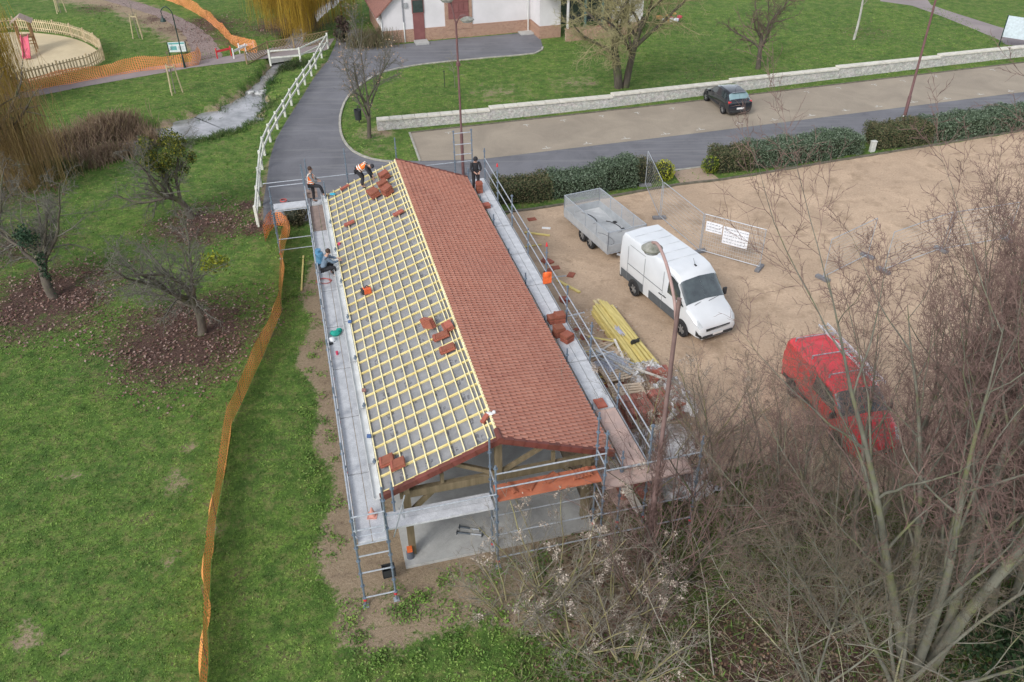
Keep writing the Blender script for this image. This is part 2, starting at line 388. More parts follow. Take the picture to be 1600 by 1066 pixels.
# painted marks of the bays
b = MB()
for px, py in [(855, 234), (918, 227), (978, 219), (1040, 212), (1095, 205), (1155, 196), (1210, 190), (1268, 183), (1322, 175), (1373, 169), (1428, 162), (1480, 157), (1532, 150), (1580, 145)]:
    p = G(px, py - 2); b.box((p.x, p.y, .0135), (.6, .07, .003), BYAW); q = p + _bv * .12; b.box((q.x, q.y, .0165), (.07, .34, .002), BYAW)
for px, py in [(700, 204), (822, 192), (880, 185), (940, 178), (995, 173), (1050, 166), (1260, 140), (1310, 134), (1365, 129), (1410, 123), (1460, 116), (1550, 106)]:
    p = G(px, py + 3); b.box((p.x, p.y, .0135), (.4, .07, .003), BYAW); b.box((p.x + .05, p.y - .2, .0165), (.06, .28, .002), BYAW)
kind(b.build('road_marking', mat('road_paint', (.55, .54, .50), (.30, .27, .22), 9, .8, lo=.4, hi=.55)), 'structure')
# park paths
PARKPATH = GL([(-60, 168), (20, 156), (60, 150), (140, 134), (250, 115), (300, 106), (380, 96), (430, 90), (470, 84), (512, 78)]) 
PP2 = GL([(523, 60), (470, 68), (430, 75), (380, 84), (300, 97), (240, 104), (140, 124), (60, 139), (0, 148), (-60, 156)])
sheet('park_path', PARKPATH + PP2, .012, M_PATH)
sheet('gravel_path', refine(smoothline(GL([(300, 99), (345, 93), (338, 70), (318, 48), (280, 27), (230, 8), (160, -10)]), 3) + smoothline(GL([(110, -10), (170, 3), (215, 16), (250, 28), (282, 48), (296, 72), (300, 96)]), 3), .5, .08, rng), .005, M_PEB)
sheet('park_path', GL([(1378, -6), (1375, 2), (1425, 9), (1470, 25), (1520, 45), (1560, 62), (1572, 70), (1640, 76), (1640, 62), (1560, 42), (1490, 20), (1455, 8), (1445, -6)]), .005, M_PATH)
# playground sand
PLAY = GL([(-60, 75), (-20, 55), (30, 50), (60, 52), (100, 57), (128, 65), (148, 76), (160, 88), (157, 96), (142, 104), (108, 112), (60, 124), (15, 133), (-30, 140), (-70, 120)])
sheet('playground_sand', smoothline(PLAY + [PLAY[0]], 3)[:-1], .005, M_SAND)
# water
mt, nt, bs = newmat('stream_water')
cc = ramp(nt, noise(nt, .8, 4, .6), [(.35, (.15, .15, .15)), (.5, (.25, .245, .25)), (.68, (.36, .35, .36))])
nt.links.new(cc, bs.inputs['Base Color']); bs.inputs['Roughness'].default_value = .12; bs.inputs['Specular IOR Level'].default_value = .8
bumpit(nt, bs, noise(nt, 7, 3, .6, stretch=(1, 2, 1)), .25, .03)
P = [Vector(p) for p in STREAM]; L_, R_ = [], []
for i, p in enumerate(P):
    t = (P[min(i + 1, len(P) - 1)] - P[max(i - 1, 0)]).normalized(); n = Vector((-t.y, t.x, 0))
    k = i / 4; a = int(min(k, len(STREAM_W) - 2)); wv = STREAM_W[a] + (STREAM_W[a + 1] - STREAM_W[a]) * min(1, k - a)
    wv *= 2.0
    L_.append((p.x + n.x * wv, p.y + n.y * wv, -.5)); R_.append((p.x - n.x * wv, p.y - n.y * wv, -.5))
b = MB(); k = len(P); b.add(L_ + R_, [(i, i + 1, k + i + 1, k + i) for i in range(k - 1)])
wat = kind(b.build('stream', mt), 'structure')

# ---------------------------------------------------------------- grass and leaf litter (uncountable)
NOGRASS = [YARD, ROAD + SOUTH, STRIP, PARKPATH + PP2, PLAY, GL([(652, 250), (1700, 130)]) + SOUTH, [WB(-3.0, -.3), WB(3, -.3), WB(3, 20), WB(-3, 20)]]
def free(X, Y):
    k = np.ones(X.shape, bool)
    for p in NOGRASS: k &= ~inpoly(X, Y, p)
    k &= streamrel(X, Y) > 1.25
    return k
def tufts(name, x0, x1, y0, y1, n, h, w, cols, label=None):
    X = nr.uniform(x0, x1, n); Y = nr.uniform(y0, y1, n)
    # in view only
    a = (np.abs(X) < (Y * .66 + 6)); X, Y = X[a], Y[a]
    d, l, wd, _, _ = masks(X, Y)
    # clumpy
    cl = np.sin(X * 1.7 + 2 * np.sin(Y * .9)) * np.sin(Y * 1.9 + 2 * np.sin(X * 1.1)); cl2 = np.sin(X * 5.1 + 3 * np.sin(Y * 2.3)) * np.sin(Y * 4.7 + X)
    keep = free(X, Y) & (nr.random(X.size) > np.clip(d * 1.35 - .05, 0, .985)) & (nr.random(X.size) > np.clip(l * 1.15, 0, .95)) & (nr.random(X.size) < .62 + .2 * cl + .25 * cl2)
    X, Y = X[keep], Y[keep]; Z = gz(X, Y); k = X.size; s = nr.uniform(.5, 1.3, k) ** 1.5
    Vs = []; 
    for j in range(3):
        a = nr.uniform(0, 2 * PI, k); t = nr.uniform(0, 2 * PI, k); ln = nr.uniform(.3, 1.1, k) * h * s
        bw = w * s * .5
        ox, oy = nr.uniform(-w, w, k) * .5, nr.uniform(-w, w, k) * .5
        p0 = np.c_[X + ox - np.cos(a) * bw, Y + oy - np.sin(a) * bw, Z]; p1 = np.c_[X + ox + np.cos(a) * bw, Y + oy + np.sin(a) * bw, Z]
        p2 = np.c_[X + ox + np.cos(t) * ln, Y + oy + np.sin(t) * ln, Z + h * s * nr.uniform(.4, 1, k)]
        Vs.append(np.stack([p0, p1, p2], 1))
    Vv = np.concatenate(Vs).reshape(-1, 3); Ff = np.arange(len(Vv)).reshape(-1, 3)
    o = npmesh(name, Vv, Ff, cols); o['kind'] = 'stuff'; return o
def tuftmat(name, cols):
    mt = islandmat(name, cols, .8); nt = mt.node_tree; bs = nt.nodes['Principled BSDF']; src = bs.inputs['Base Color'].links[0].from_socket
    c = mixc(nt, .9, src, ramp(nt, noise(nt, 1.1, 6, .7), [(.34, (.36, .38, .38)), (.64, (.70, .66, .60))]), 'OVERLAY')
    c = mixc(nt, .9, c, ramp(nt, noise(nt, 3.2, 5, .75), [(.36, (.32, .36, .34)), (.64, (.72, .70, .60))]), 'OVERLAY')
    nt.links.new(c, bs.inputs['Base Color']); return mt
M_TUFT = tuftmat('grass_blades', [(.07, .135, .032), (.09, .17, .038), (.11, .195, .045), (.13, .22, .054), (.155, .245, .066), (.21, .26, .10)])
tufts('grass', -30, 14, 11.5, 32, 330000, .045, .026, M_TUFT)
tufts('grass', -50, 40, 32, 80, 130000, .06, .055, M_TUFT)
M_LEAF = islandmat('dead_leaves', [(.04, .022, .018), (.09, .045, .035), (.14, .075, .06), (.20, .12, .095), (.30, .22, .19), (.10, .045, .04)], .8)
def scatter_leaves(name, spots, size, mt):
    Vs = []
    for (cx, cy, r, n) in spots:
        a = nr.uniform(0, 2 * PI, n); rr = r * np.sqrt(nr.random(n)) * (1 + .25 * np.sin(3 * a + cx)) * nr.uniform(.85, 1.2, n); X = cx + rr * np.cos(a); Y = cy + rr * np.sin(a)
        k = free(X, Y); X, Y = X[k], Y[k]; m_ = X.size; Z = gz(X, Y) + nr.uniform(.02, .09, m_)
        t = nr.uniform(0, 2 * PI, m_); s = size * nr.uniform(.6, 1.3, m_)
        dx = np.c_[np.cos(t) * s, np.sin(t) * s, nr.uniform(-.5, .5, m_) * s]; dy = np.c_[-np.sin(t) * s * .6, np.cos(t) * s * .6, nr.uniform(-.5, .5, m_) * s]
        c = np.c_[X, Y, Z]; Vs.append(np.stack([c - dx, c - dy, c + dx, c + dy], 1))
    Vv = np.concatenate(Vs).reshape(-1, 3); o = npmesh(name, Vv, np.arange(len(Vv)).reshape(-1, 4), mt); o['kind'] = 'stuff'; return o
sp_ = [(c.x, c.y, r * 1.05, int(r * r * 230 * k)) for c, r, k in LITTER[:6]] + [(c.x, c.y, r * 1.1, int(r * r * 110 * k)) for c, r, k in LITTER[6:]]
scatter_leaves('leaf_litter', sp_, .055, M_LEAF)
sp_ = [(nr.uniform(1, 17), nr.uniform(11.5, 18.5), 1.6, 260) for _ in range(45)]
scatter_leaves('leaf_litter', sp_, .05, islandmat('wood_floor_leaves', [(.05, .03, .02), (.12, .075, .05), (.17, .10, .06), (.25, .19, .14), (.05, .08, .02), (.08, .13, .03)]))
tufts('undergrowth', 0, 20, 11, 20, 60000, .18, .04, islandmat('undergrowth_blades', [(.06, .10, .025), (.09, .16, .035), (.13, .20, .05), (.20, .20, .10), (.16, .14, .08)]))

# small stones and chips on the gravel yard, pale rubble beside the scaffold
def chips(name, X, Y, size, cols, z=.01):
    k = X.size; C = np.c_[X, Y, np.full(k, z)]; a = nr.uniform(0, 2 * PI, k); s = size * nr.uniform(.4, 1.6, k); V_ = []
    for q in range(4):
        aa = a + q * PI / 2 + nr.uniform(-.4, .4, k); V_.append(C + np.c_[np.cos(aa) * s, np.sin(aa) * s, nr.uniform(0, .02, k)])
    top = C + np.c_[np.zeros(k), np.zeros(k), s * .7]; V_.append(top); P = np.stack(V_, 1).reshape(-1, 3); o = np.arange(k) * 5
    F_ = np.concatenate([np.stack([o + q, o + (q + 1) % 4, o + 4], -1) for q in range(4)]); b_ = npmesh(name, P, F_, cols); b_['kind'] = 'stuff'
n = 9000; X, Y = nr.uniform(2, 34, n), nr.uniform(17, 44, n); k = inpoly(X, Y, YARD); chips('gravel_stones', X[k], Y[k], .022, islandmat('gravel_stone', [(.16, .12, .09), (.30, .23, .17), (.50, .42, .33), (.22, .17, .13)]))
n = 2600; u = nr.normal(5.6, .9, n); v = nr.uniform(.5, 15, n) ** .9; X = BX + _bu.x * u + _bv.x * v; Y = BY + _bu.y * u + _bv.y * v; k = u > 4.4
chips('rubble', X[k], Y[k], .035, islandmat('pale_rubble', [(.60, .57, .53), (.42, .36, .31), (.70, .68, .65), (.38, .16, .11), (.25, .20, .16)]))
# ---------------------------------------------------------------- hall
RW, ZE, ZR, HL = 3.29, 2.85, 4.12, 19.74
SL = math.hypot(RW, ZR - ZE); RA = math.atan2(ZR - ZE, RW)
ca_, sa_ = math.cos(RA), math.sin(RA)
def RP(side, s, v, h=0):   # point on roof plane in hall coordinates (s down from ridge, h out of plane)
    return Vector((side * (s * ca_ + h * sa_), v, ZR - s * sa_ + h * ca_))
def rbox(b, side, s0, s1, v0, v1, h0, h1, mi=0):
    P = [RP(side, s, v, h) for h in (h0, h1) for s, v in ((s0, v0), (s1, v0), (s1, v1), (s0, v1))]
    f = [(3, 2, 1, 0), (4, 5, 6, 7), (0, 1, 5, 4), (1, 2, 6, 5), (2, 3, 7, 6), (3, 0, 4, 7)]
    if side < 0: f = [t[::-1] for t in f]
    b.add(P, f, mi)
hall = thing('open_hall', 'long gabled timber hall under construction, right slope tiled red and left slope bare battens', 'building', WB(0, 0, 0), BYAW)
M_WOOD = mat('treated_timber', (.20, .155, .095), (.13, .105, .06), 2, .8, bump=.3, stretch=(4, 4, .6))
M_BAT = mat('yellow_batten', (.74, .63, .30), (.62, .50, .19), 3, .7, island=.06)
M_BAT2 = mat('pale_batten', (.80, .73, .46), (.68, .58, .30), 3, .7, island=.06)
M_CONC = groundmat('slab_concrete', [(.3, (.34, .34, .33)), (.7, (.43, .43, .42))], [(.32, (.33, .33, .33)), (.66, (.62, .62, .61))], 5)
M_WHITE = mat('white_metal', (.70, .71, .69), (.58, .59, .57), 3, .45)
# underlay with printed marks
mt, nt, bs = newmat('roof_underlay')
c = ramp(nt, noise(nt, 2.2, 5, .7), [(.35, (.185, .185, .19)), (.65, (.255, .255, .26))])
br = nt.nodes.new('ShaderNodeTexBrick'); tc = nt.nodes.new('ShaderNodeTexCoord'); mp = nt.nodes.new('ShaderNodeMapping'); mp.inputs['Scale'].default_value = (1, 1, 1)
nt.links.new(tc.outputs['Object'], mp.inputs[0])
sx = nt.nodes.new('ShaderNodeSeparateXYZ'); nt.links.new(mp.outputs[0], sx.inputs[0])
def band(x, period, lo, hi, off=0):
    f = math_(nt, 'FRACT', math_(nt, 'MULTIPLY_ADD', x, 1 / period, off))
    return math_(nt, 'MULTIPLY', math_(nt, 'GREATER_THAN', f, lo), math_(nt, 'LESS_THAN', f, hi))
bl = math_(nt, 'MULTIPLY', band(sx.outputs[0], .72, .2, .36), band(sx.outputs[1], .9, .2, .68))
bl2 = math_(nt, 'MULTIPLY', band(sx.outputs[0], .72, .42, .52, .0), band(sx.outputs[1], .9, .35, .55))
letters = ramp(nt, noise(nt, 11, 2, .6), [(.46, (0, 0, 0)), (.5, (1, 1, 1))])
mk = math_(nt, 'MULTIPLY', math_(nt, 'MAXIMUM', bl, bl2), letters)
mk = math_(nt, 'MULTIPLY', mk, .7)
c = mixc(nt, mk, c, (.07, .07, .08)); nt.links.new(c, bs.inputs['Base Color']); bs.inputs['Roughness'].default_value = .6
bumpit(nt, bs, noise(nt, 5, 4, .6), .5, .03); M_UND = mt
b = MB(); N = 33
for i in range(N):   # sags a little between the rafters
    v0 = i * HL / N; v1 = (i + 1) * HL / N; vm = (v0 + v1) / 2
    for a, c_, h0, h1 in ((v0, vm, -.075, -.09), (vm, v1, -.09, -.075)):
        b.add([RP(-1, .02, a, h0), RP(-1, SL - .02, a, h0), RP(-1, SL - .02, c_, h1), RP(-1, .02, c_, h1)], [(3, 2, 1, 0)])
b.build('roof_underlay', M_UND, hall)
for i in range(33):
    v = .12 + i * (HL - .24) / 32; b = MB(); rbox(b, -1, .02, SL - .01, v - .027, v + .027, -.08, -.03); b.build('counter_batten', M_BAT, hall)
for i, s in enumerate([.05, .17] + [.30 + k * .358 for k in range(9)] + [SL - .03]):
    b = MB(); v = 0.0
    while v < HL - .05:      # lengths of about four metres, butted
        e = min(HL, v + 3.9 + (i % 3) * .4); j = rng.uniform(-.006, .006); rbox(b, -1, s - .016 + j, s + .016 + j, v + .002, e - .002, -.03, .0); v = e
    b.build('batten', M_BAT2, hall)
# short spare batten near the gable
b = MB(); rbox(b, -1, 1.35, 1.385, .25, 1.2, .004, .03); b.build('batten', M_BAT2, hall)
# tiles on the right slope: one island each
NC = 17; EX = SL / NC + .002; NT = 124; TW = HL / NT
mt, nt, bs = newmat('terracotta_tile')
g = nt.nodes.new('ShaderNodeNewGeometry')
c = ramp(nt, g.outputs['Random Per Island'], [(0, (.41, .175, .12)), (.5, (.435, .195, .137)), (.9, (.46, .215, .152)), (1, (.37, .15, .105))])
c = mixc(nt, .5, c, ramp(nt, noise(nt, .5, 4, .6), [(.35, (.46, .46, .48)), (.65, (.55, .545, .54))]), 'OVERLAY')
nt.links.new(c, bs.inputs['Base Color']); bs.inputs['Roughness'].default_value = .72; bumpit(nt, bs, noise(nt, 50, 3, .6), .2, .01); M_TILE = mt
b = MB(); prof = [(0, -.03), (.02, .03), (.2, .04), (.45, .03), (.8, .012), (1, .0), (1.0, -.03)]
for r_ in range(NC):
    s0 = r_ * (SL / NC) - .03; s1 = (r_ + 1) * (SL / NC) + .02
    for t in range(-1, NT):
        off = .5 * (r_ % 2) * TW; va = t * TW + off; vb = va + TW * .93
        if vb < .02 or va > HL - .02: continue
        va, vb = max(va, 0.0), min(vb, HL); jh = rng.uniform(0, .008); js = rng.uniform(-.006, .006)
        P = []
        for q, hh in prof:
            v = va + (vb - va) * q
            P += [RP(1, s0, v, hh - .012), RP(1, s1 + js, v, hh + .012 + jh), RP(1, s1 + js, v, hh - .012 + jh)]
        k = len(prof); fs = []
        for i in range(k - 1):
            a = i * 3; fs += [(a, a + 1, a + 4, a + 3), (a + 1, a + 2, a + 5, a + 4)]
        b.add(P, fs)
b.build('roof_tiles', M_TILE, hall)
b = MB(); rbox(b, 1, .0, SL - .04, .0, HL, -.075, -.03); b.build('roof_board', mat('gap_shade_board', (.05, .03, .025)), hall)  # near-black colour paints the shade in the gaps between tiles
M_VERGE = mat('dark_red_verge_tile', (.16, .05, .036), (.11, .032, .024), 3, .65, island=.18)
for side, va in ((-1, -.1), (1, -.1), (1, HL - .02)):
    b = MB()
    n = 10
    for i in range(n):
        s0 = .02 + i * SL / n; s1 = s0 + SL / n + .03; h = .035
        P = [RP(side, s0, va, h - .01), RP(side, s1, va, h + .012), RP(side, s1, va + .14, h + .012), RP(side, s0, va + .14, h - .01),
             RP(side, s0, va, -.14), RP(side, s1, va, -.135), RP(side, s1, va + .14, -.135), RP(side, s0, va + .14, -.14)]
        f = [(0, 1, 2, 3), (7, 6, 5, 4), (0, 4, 5, 1), (1, 5, 6, 2), (2, 6, 7, 3), (3, 7, 4, 0)]
        if side < 0: f = [t[::-1] for t in f]
        b.add(P, f)
    b.build('verge_tiles', M_VERGE, hall)
b = MB(); b.tube([(0, -.11, ZR - .02), (0, .35, ZR - .015)], [.1, .085], 10); b.build('ridge_end_tile', M_VERGE, hall)
# ridge timber pair, gutter
b = MB(); b.box((-.015, HL / 2, ZR - .01), (.045, HL, .07)); b.build('ridge_board', M_BAT2, hall)
b = MB(); e = RP(-1, SL, 0, 0)
gx, gzz = e.x, e.z
prof_ = [(-.0, -.005), (-.015, -.10), (-.21, -.10), (-.235, .0), (-.22, .0), (-.195, -.085), (-.03, -.085), (-.012, -.005)]
V_ = []
for v in (-.04, HL + .02): V_ += [(gx + x, v, gzz + z) for x, z in prof_]
k = len(prof_); b.add(V_, [(i, (i + 1) % k, k + (i + 1) % k, k + i) for i in range(k)] + [tuple(range(k))[::-1], tuple(range(k, 2 * k))])
b.build('gutter', M_WHITE, hall)
b = MB()
for i in range(8): b.box((gx - .12, 1.3 + i * 2.5, gzz - .008), (.23, .03, .01))
b.build('gutter_bracket', mat('grey_bracket', (.35, .35, .35)), hall)
b = MB(); b.box((gx + .03, HL / 2, gzz - .16), (.03, HL, .16)); b.build('fascia', M_WHITE, hall)
b = MB(); b.box((-gx - .03, HL / 2, gzz - .16), (.03, HL, .16)); b.build('fascia', M_WOOD, hall)
b = MB(); b.prism([(-2.9, -.24), (2.8, -.24), (2.8, HL + .1), (-2.9, HL + .1)], -.05, .10); b.build('floor_slab', M_CONC, hall)
for i in range(5):
    v = .25 + i * (HL - .5) / 4
    for u in (-2.62, 2.62):
        b = MB(); b.box((u, v, .10 + 1.26), (.2, .2, 2.52)); b.build('post', M_WOOD, hall)
    t = MB()
    t.box((0, v, 2.5), (5.6, .16, .26))
    ob = t.build('tie_beam', M_WOOD, hall)
    t = MB(); t.box((0, v, (2.63 + ZR - .2) / 2), (.2, .15, ZR - .2 - 2.63))
    t.build('king_post', M_WOOD, hall)
    for sgn in (-1, 1):
        t = MB(); a_, c_ = RP(sgn, .12, v, -.2), RP(sgn, SL - .1, v, -.2); t.beam(a_, c_, .14, .2); t.build('rafter', M_WOOD, hall)
        t = MB(); t.beam((sgn * .14, v + .004, 2.66), RP(sgn, 1.5, v + .004, -.33), .1, .12); t.box((sgn * 1.6, v + .003, 2.63 + .2), (.1, .1, .36)); t.beam((sgn * 2.55, v + .004, 1.75), (sgn * 1.9, v + .004, 2.38), .12, .12); t.build('strut', M_WOOD, hall)
for u in (-2.62, 2.62):
    b = MB(); b.box((u, HL / 2, 2.74), (.16, HL - .1, .2)); b.build('wall_plate', M_WOOD, hall)
for sgn in (-1, 1):
    for s in (.9, 1.9):
        b = MB(); a_ = RP(sgn, s, 0.05, -.155); c_ = RP(sgn, s, HL - .05, -.155); b.beam(a_, c_, .12, .07); b.build('purlin', M_WOOD, hall)
tag(MB().lathe([(0, .0), (.11, 0), (.10, .24), (0, .24)], 12, WB(-2.72, .08, .10)).box(WB(-2.72, .08, .43), (.15, .15, .12), BYAW, 1).build('bucket', [mat('grey_plastic', (.12, .13, .16)), mat('orange_plastic', (.75, .16, .04))]), 'dark bucket with orange item on the near left corner of the slab', 'bucket')
# props lying on the slab
M_STEEL = mat('galvanised_steel', (.50, .53, .57), (.34, .37, .41), 12, .45, metal=.4)
M_STEELD = mat('dark_steel', (.12, .14, .16), (.07, .085, .1), 12, .5, metal=.5)
for k, (a0, a1, lab) in enumerate([((718, 823), (750, 828), 'upper of two steel props lying on the concrete slab'), ((714, 832), (753, 836), 'lower of two steel props lying on the concrete slab')]):
    p, q = G(*a0, .14), G(*a1, .14); t = thing('steel_prop', lab, 'prop', p, 0, 'steel props on the slab'); d = q - p
    MB().tube([(0, 0, 0), d * .55], .03, 8).build('outer_tube', M_STEELD, t); MB().tube([d * .5, d], .022, 8).build('inner_tube', M_STEEL, t)
    MB().box(d, (.12, .02, .12), math.atan2(d.y, d.x) + PI / 2).box((0, 0, 0), (.12, .02, .12), math.atan2(d.y, d.x) + PI / 2).build('end_plate', M_STEELD, t)
# ---------------------------------------------------------------- scaffolding
mt, nt, bs = newmat('deck_steel')
c = ramp(nt, noise(nt, 3.5, 6, .75), [(.35, (.46, .47, .49)), (.65, (.66, .67, .69))])
c = mixc(nt, ramp(nt, noise(nt, 30, 3, .7), [(.45, (.0, .0, .0)), (.6, (.35, .35, .35))]), c, (.30, .31, .33))
nt.links.new(c, bs.inputs['Base Color']); bs.inputs['Roughness'].default_value = .55; bs.inputs['Metallic'].default_value = .15
M_DECK = mt
M_PLY = mat('brown_plywood', (.33, .25, .215), (.24, .18, .155), 4, .8)
M_PINK = mat('pinkish_dusty_board', (.50, .36, .31), (.40, .30, .27), 3, .85)
M_ORD = mat('orange_dusty_deck', (.46, .155, .08), (.36, .11, .06), 3, .8)
M_RED = mat('red_paint', (.60, .04, .05), None, 5, .5)
M_STB = mat('blue_grey_steel', (.20, .25, .31), (.13, .165, .21), 12, .45, metal=.3)
def standard(par, u, v, z0, z1, red=True):
    o = MB().tube([(u, v, z0), (u, v, z1)], .03, 8)
    z = z0 + .35
    while z < z1:
        o.lathe([(.026, -.012), (.062, -.012), (.062, .012), (.026, .012)], 8, (u, v, z)); z += .5
    st = o.build('standard', M_STB, par)
    if z0 < .3:
        MB().box((u, v, z0 + .01), (.16, .16, .02)).tube([(u, v, z0), (u, v, z0 + .2)], .018, 6).build('base_jack', M_STEEL, st)
        if red: MB().lathe([(.03, -.04), (.05, -.04), (.05, .04), (.03, .04)], 8, (u, v, z0 + .28)).build('base_collar', M_RED, st)
def rail(par, a, b_, name='guardrail', r=.022): MB().tube([a, b_], r, 8).build(name, M_STEEL, par)
def deck(par, u0, u1, v0, v1, z, m, along='v', name='deck_plank'):
    """two planks side by side with rims"""
    for k in (0, 1):
        o = MB()
        if along == 'v':
            w_ = (u1 - u0) / 2; a, c_ = u0 + k * w_ + .008, u0 + (k + 1) * w_ - .008
            o.box(((a + c_) / 2, (v0 + v1) / 2, z - .03), (c_ - a, v1 - v0 - .07, .06)); 
            for vv in (v0 + .05, v1 - .05): o.box(((a + c_) / 2, vv, z - .025), (c_ - a - .02, .05, .06))
        else:
            w_ = (v1 - v0) / 2; a, c_ = v0 + k * w_ + .006, v0 + (k + 1) * w_ - .006
            o.box(((u0 + u1) / 2, (a + c_) / 2, z - .03), (u1 - u0 - .03, c_ - a, .06))
            for uu in (u0 + .05, u1 - .05): o.box((uu, (a + c_) / 2, z - .025), (.05, c_ - a - .02, .06))
        o.build(name, m, par)
BAY = 2.57
# left
sL = thing('scaffolding', 'long scaffold with pale steel deck along the batten side of the hall', 'scaffolding', WB(0, 0, 0), BYAW, 'scaffolds round the hall')
UO, UI = -4.10, -3.62
vs = [-1.22 + i * BAY for i in range(9)]
for i, v in enumerate(vs):
    standard(sL, UO - .06, v, 0, 3.74 if i not in (8,) else 4.3); standard(sL, UI + .32 - .02, v, 0, 2.95 if i not in (0, 8) else (4.3 if i == 0 else 3.6))
    rail(sL, (UO - .06, v, 2.44), (UI + .3, v, 2.44), 'transom')
    if i in (0, 8): rail(sL, (UO - .06, v, .35), (UI + .3, v, .35), 'transom')
    if i == 0:
        rail(sL, (UO - .06, v, 1.35), (UI + .3, v, 1.35), 'transom')
        rail(sL, (UO - .06, v, 2.0), (UI + .3, v, 2.0), 'transom')
        for z in (3.0, 3.5): rail(sL, (UO - .06, v - .03, z), (UI + .3, v - .03, z))
        MB().tube([(UO, v - .05, 3.45), (UO, v - .05, 2.9), (UO + .08, v - .05, 2.8), (UI + .18, v - .05, 2.8), (UI + .26, v - .05, 2.9), (UI + .26, v - .05, 3.45)], .015, 6).build('end_frame', M_STEEL, sL)
for i in range(8):
    deck(sL, UO, UI + .28, vs[i], vs[i + 1], 2.5, M_DECK if i != 7 and i != 6 else (M_PLY if i == 7 else M_DECK))
    for z in (3.0, 3.5): rail(sL, (UO - .06, vs[i], z), (UO - .06, vs[i + 1], z))
    rail(sL, (UO - .06, vs[i], 2.42), (UO - .06, vs[i + 1], 2.42), 'ledger'); rail(sL, (UI + .3, vs[i], 2.42), (UI + .3, vs[i + 1], 2.42), 'ledger')
    o = MB(); o.box((UO - .02, (vs[i] + vs[i + 1]) / 2, 2.57), (.025, BAY - .04, .15)); o.build('toe_board', M_DECK, sL)
rail(sL, (UO - .06, vs[1], .35), (UO - .06, vs[2], 2.4), 'brace'); rail(sL, (UO - .06, vs[5], .35), (UO - .06, vs[6], 2.4), 'brace')
# far left platform over the road
sF = thing('scaffolding', 'small scaffold platform at the far left corner, reaching over the road', 'scaffolding', WB(0, 0, 0), BYAW, 'scaffolds round the hall')
va = vs[8] + .05
for u, v in ((-5.75, va), (-5.75, va + .7)): standard(sF, u, v, 0, 3.3 if v > va + .1 else 2.9)
standard(sF, UO - .1, va + .72, 0, 4.2)
for z in (.45, 1.0, 2.4): rail(sF, (-5.75, va, z), (UO - .08, va, z), 'ledger')
rail(sF, (-5.75, va, 2.4), (-5.75, va + .7, 2.4), 'transom')
deck(sF, -5.7, UO - .12, va + .05, va + .68, 2.48, M_DECK, 'u')
rail(sF, (-5.75, va + .74, 3.3), (UO - .1, va + .74, 3.3))
# far gable
sG = thing('scaffolding', 'thin scaffold rails standing behind the far gable end', 'scaffolding', WB(0, 0, 0), BYAW, 'scaffolds round the hall')
vf = HL + .75
for u, z1 in ((-4.0, 4.3), (-2.2, 4.6), (.15, 4.85), (3.75, 4.9), (2.9, 4.9)): standard(sG, u, vf, 0, z1)
for z in (3.3, ): rail(sG, (-6.0, vf + .03, z + .02), (3.9, vf + .03, z + .02))
for z in (3.7, 4.2, 4.75): rail(sG, (2.9, vf, z), (3.75, vf, z), 'ledger')
deck(sG, -4.0, 3.6, vf - .6, vf - .1, 2.3, M_DECK, 'u')
# near gable
sN = thing('scaffolding', 'scaffold across the near gable with one grey and one orange deck', 'scaffolding', WB(0, 0, 0), BYAW, 'scaffolds round the hall')
vB, vF = -.20, -.86
for u, z1, z2 in ((-.33, 4.35, 3.95), (2.74, 4.55, 4.45)):
    standard(sN, u, vB, .10 if False else .0, z1); standard(sN, u, vF, 0, z2)
    for z in (.4, 1.4, 1.95, 2.55, 3.2): rail(sN, (u, vB, z), (u, vF, z), 'transom')
    rail(sN, (u + .03, vB, .45), (u + .03, vF, 1.35), 'brace')
standard(sN, -3.02, vB - .05, 1.9, 3.5); standard(sN, 5.6, vF, 0, 3.6)
deck(sN, -3.28, -.37, vF + .02, vB - .03, 2.4, M_DECK, 'u')
deck(sN, -.29, 2.70, vF + .02, vB - .03, 2.65, M_ORD, 'u')
deck(sN, 2.78, 5.5, vF + .02, vB - .03, 2.3, M_PINK, 'u')
rail(sN, (-3.28, vF - .03, 2.95), (-.33, vF - .03, 2.95)); rail(sN, (-.33, vF - .03, 3.15), (2.74, vF - .03, 3.15)); rail(sN, (-.33, vF - .03, 3.68), (2.74, vF - .03, 3.68))
rail(sN, (2.74, vF, 3.0), (5.6, vF, 3.0)); rail(sN, (2.74, vF, 1.3), (5.6, vF, 1.3), 'ledger'); rail(sN, (-.33, vF, 1.35), (2.74, vF, 1.35), 'ledger'); rail(sN, (-.33, vF, .4), (2.74, vF, .4), 'ledger')
rail(sN, (2.74, vF, .4), (5.6, vF, .4), 'ledger'); rail(sN, (-.33, vB, 1.4), (2.74, vB, 1.4), 'ledger')
MB().tube([(-3.15, vF - .03, 2.12), (-2.75, vF - .03, 3.55)], .018, 6).tube([(-2.9, vB, 2.45), (-2.82, vF, 2.7), (-2.82, vF, 3.2)], .013, 6).build('diagonal_tube', M_STEEL, sN)
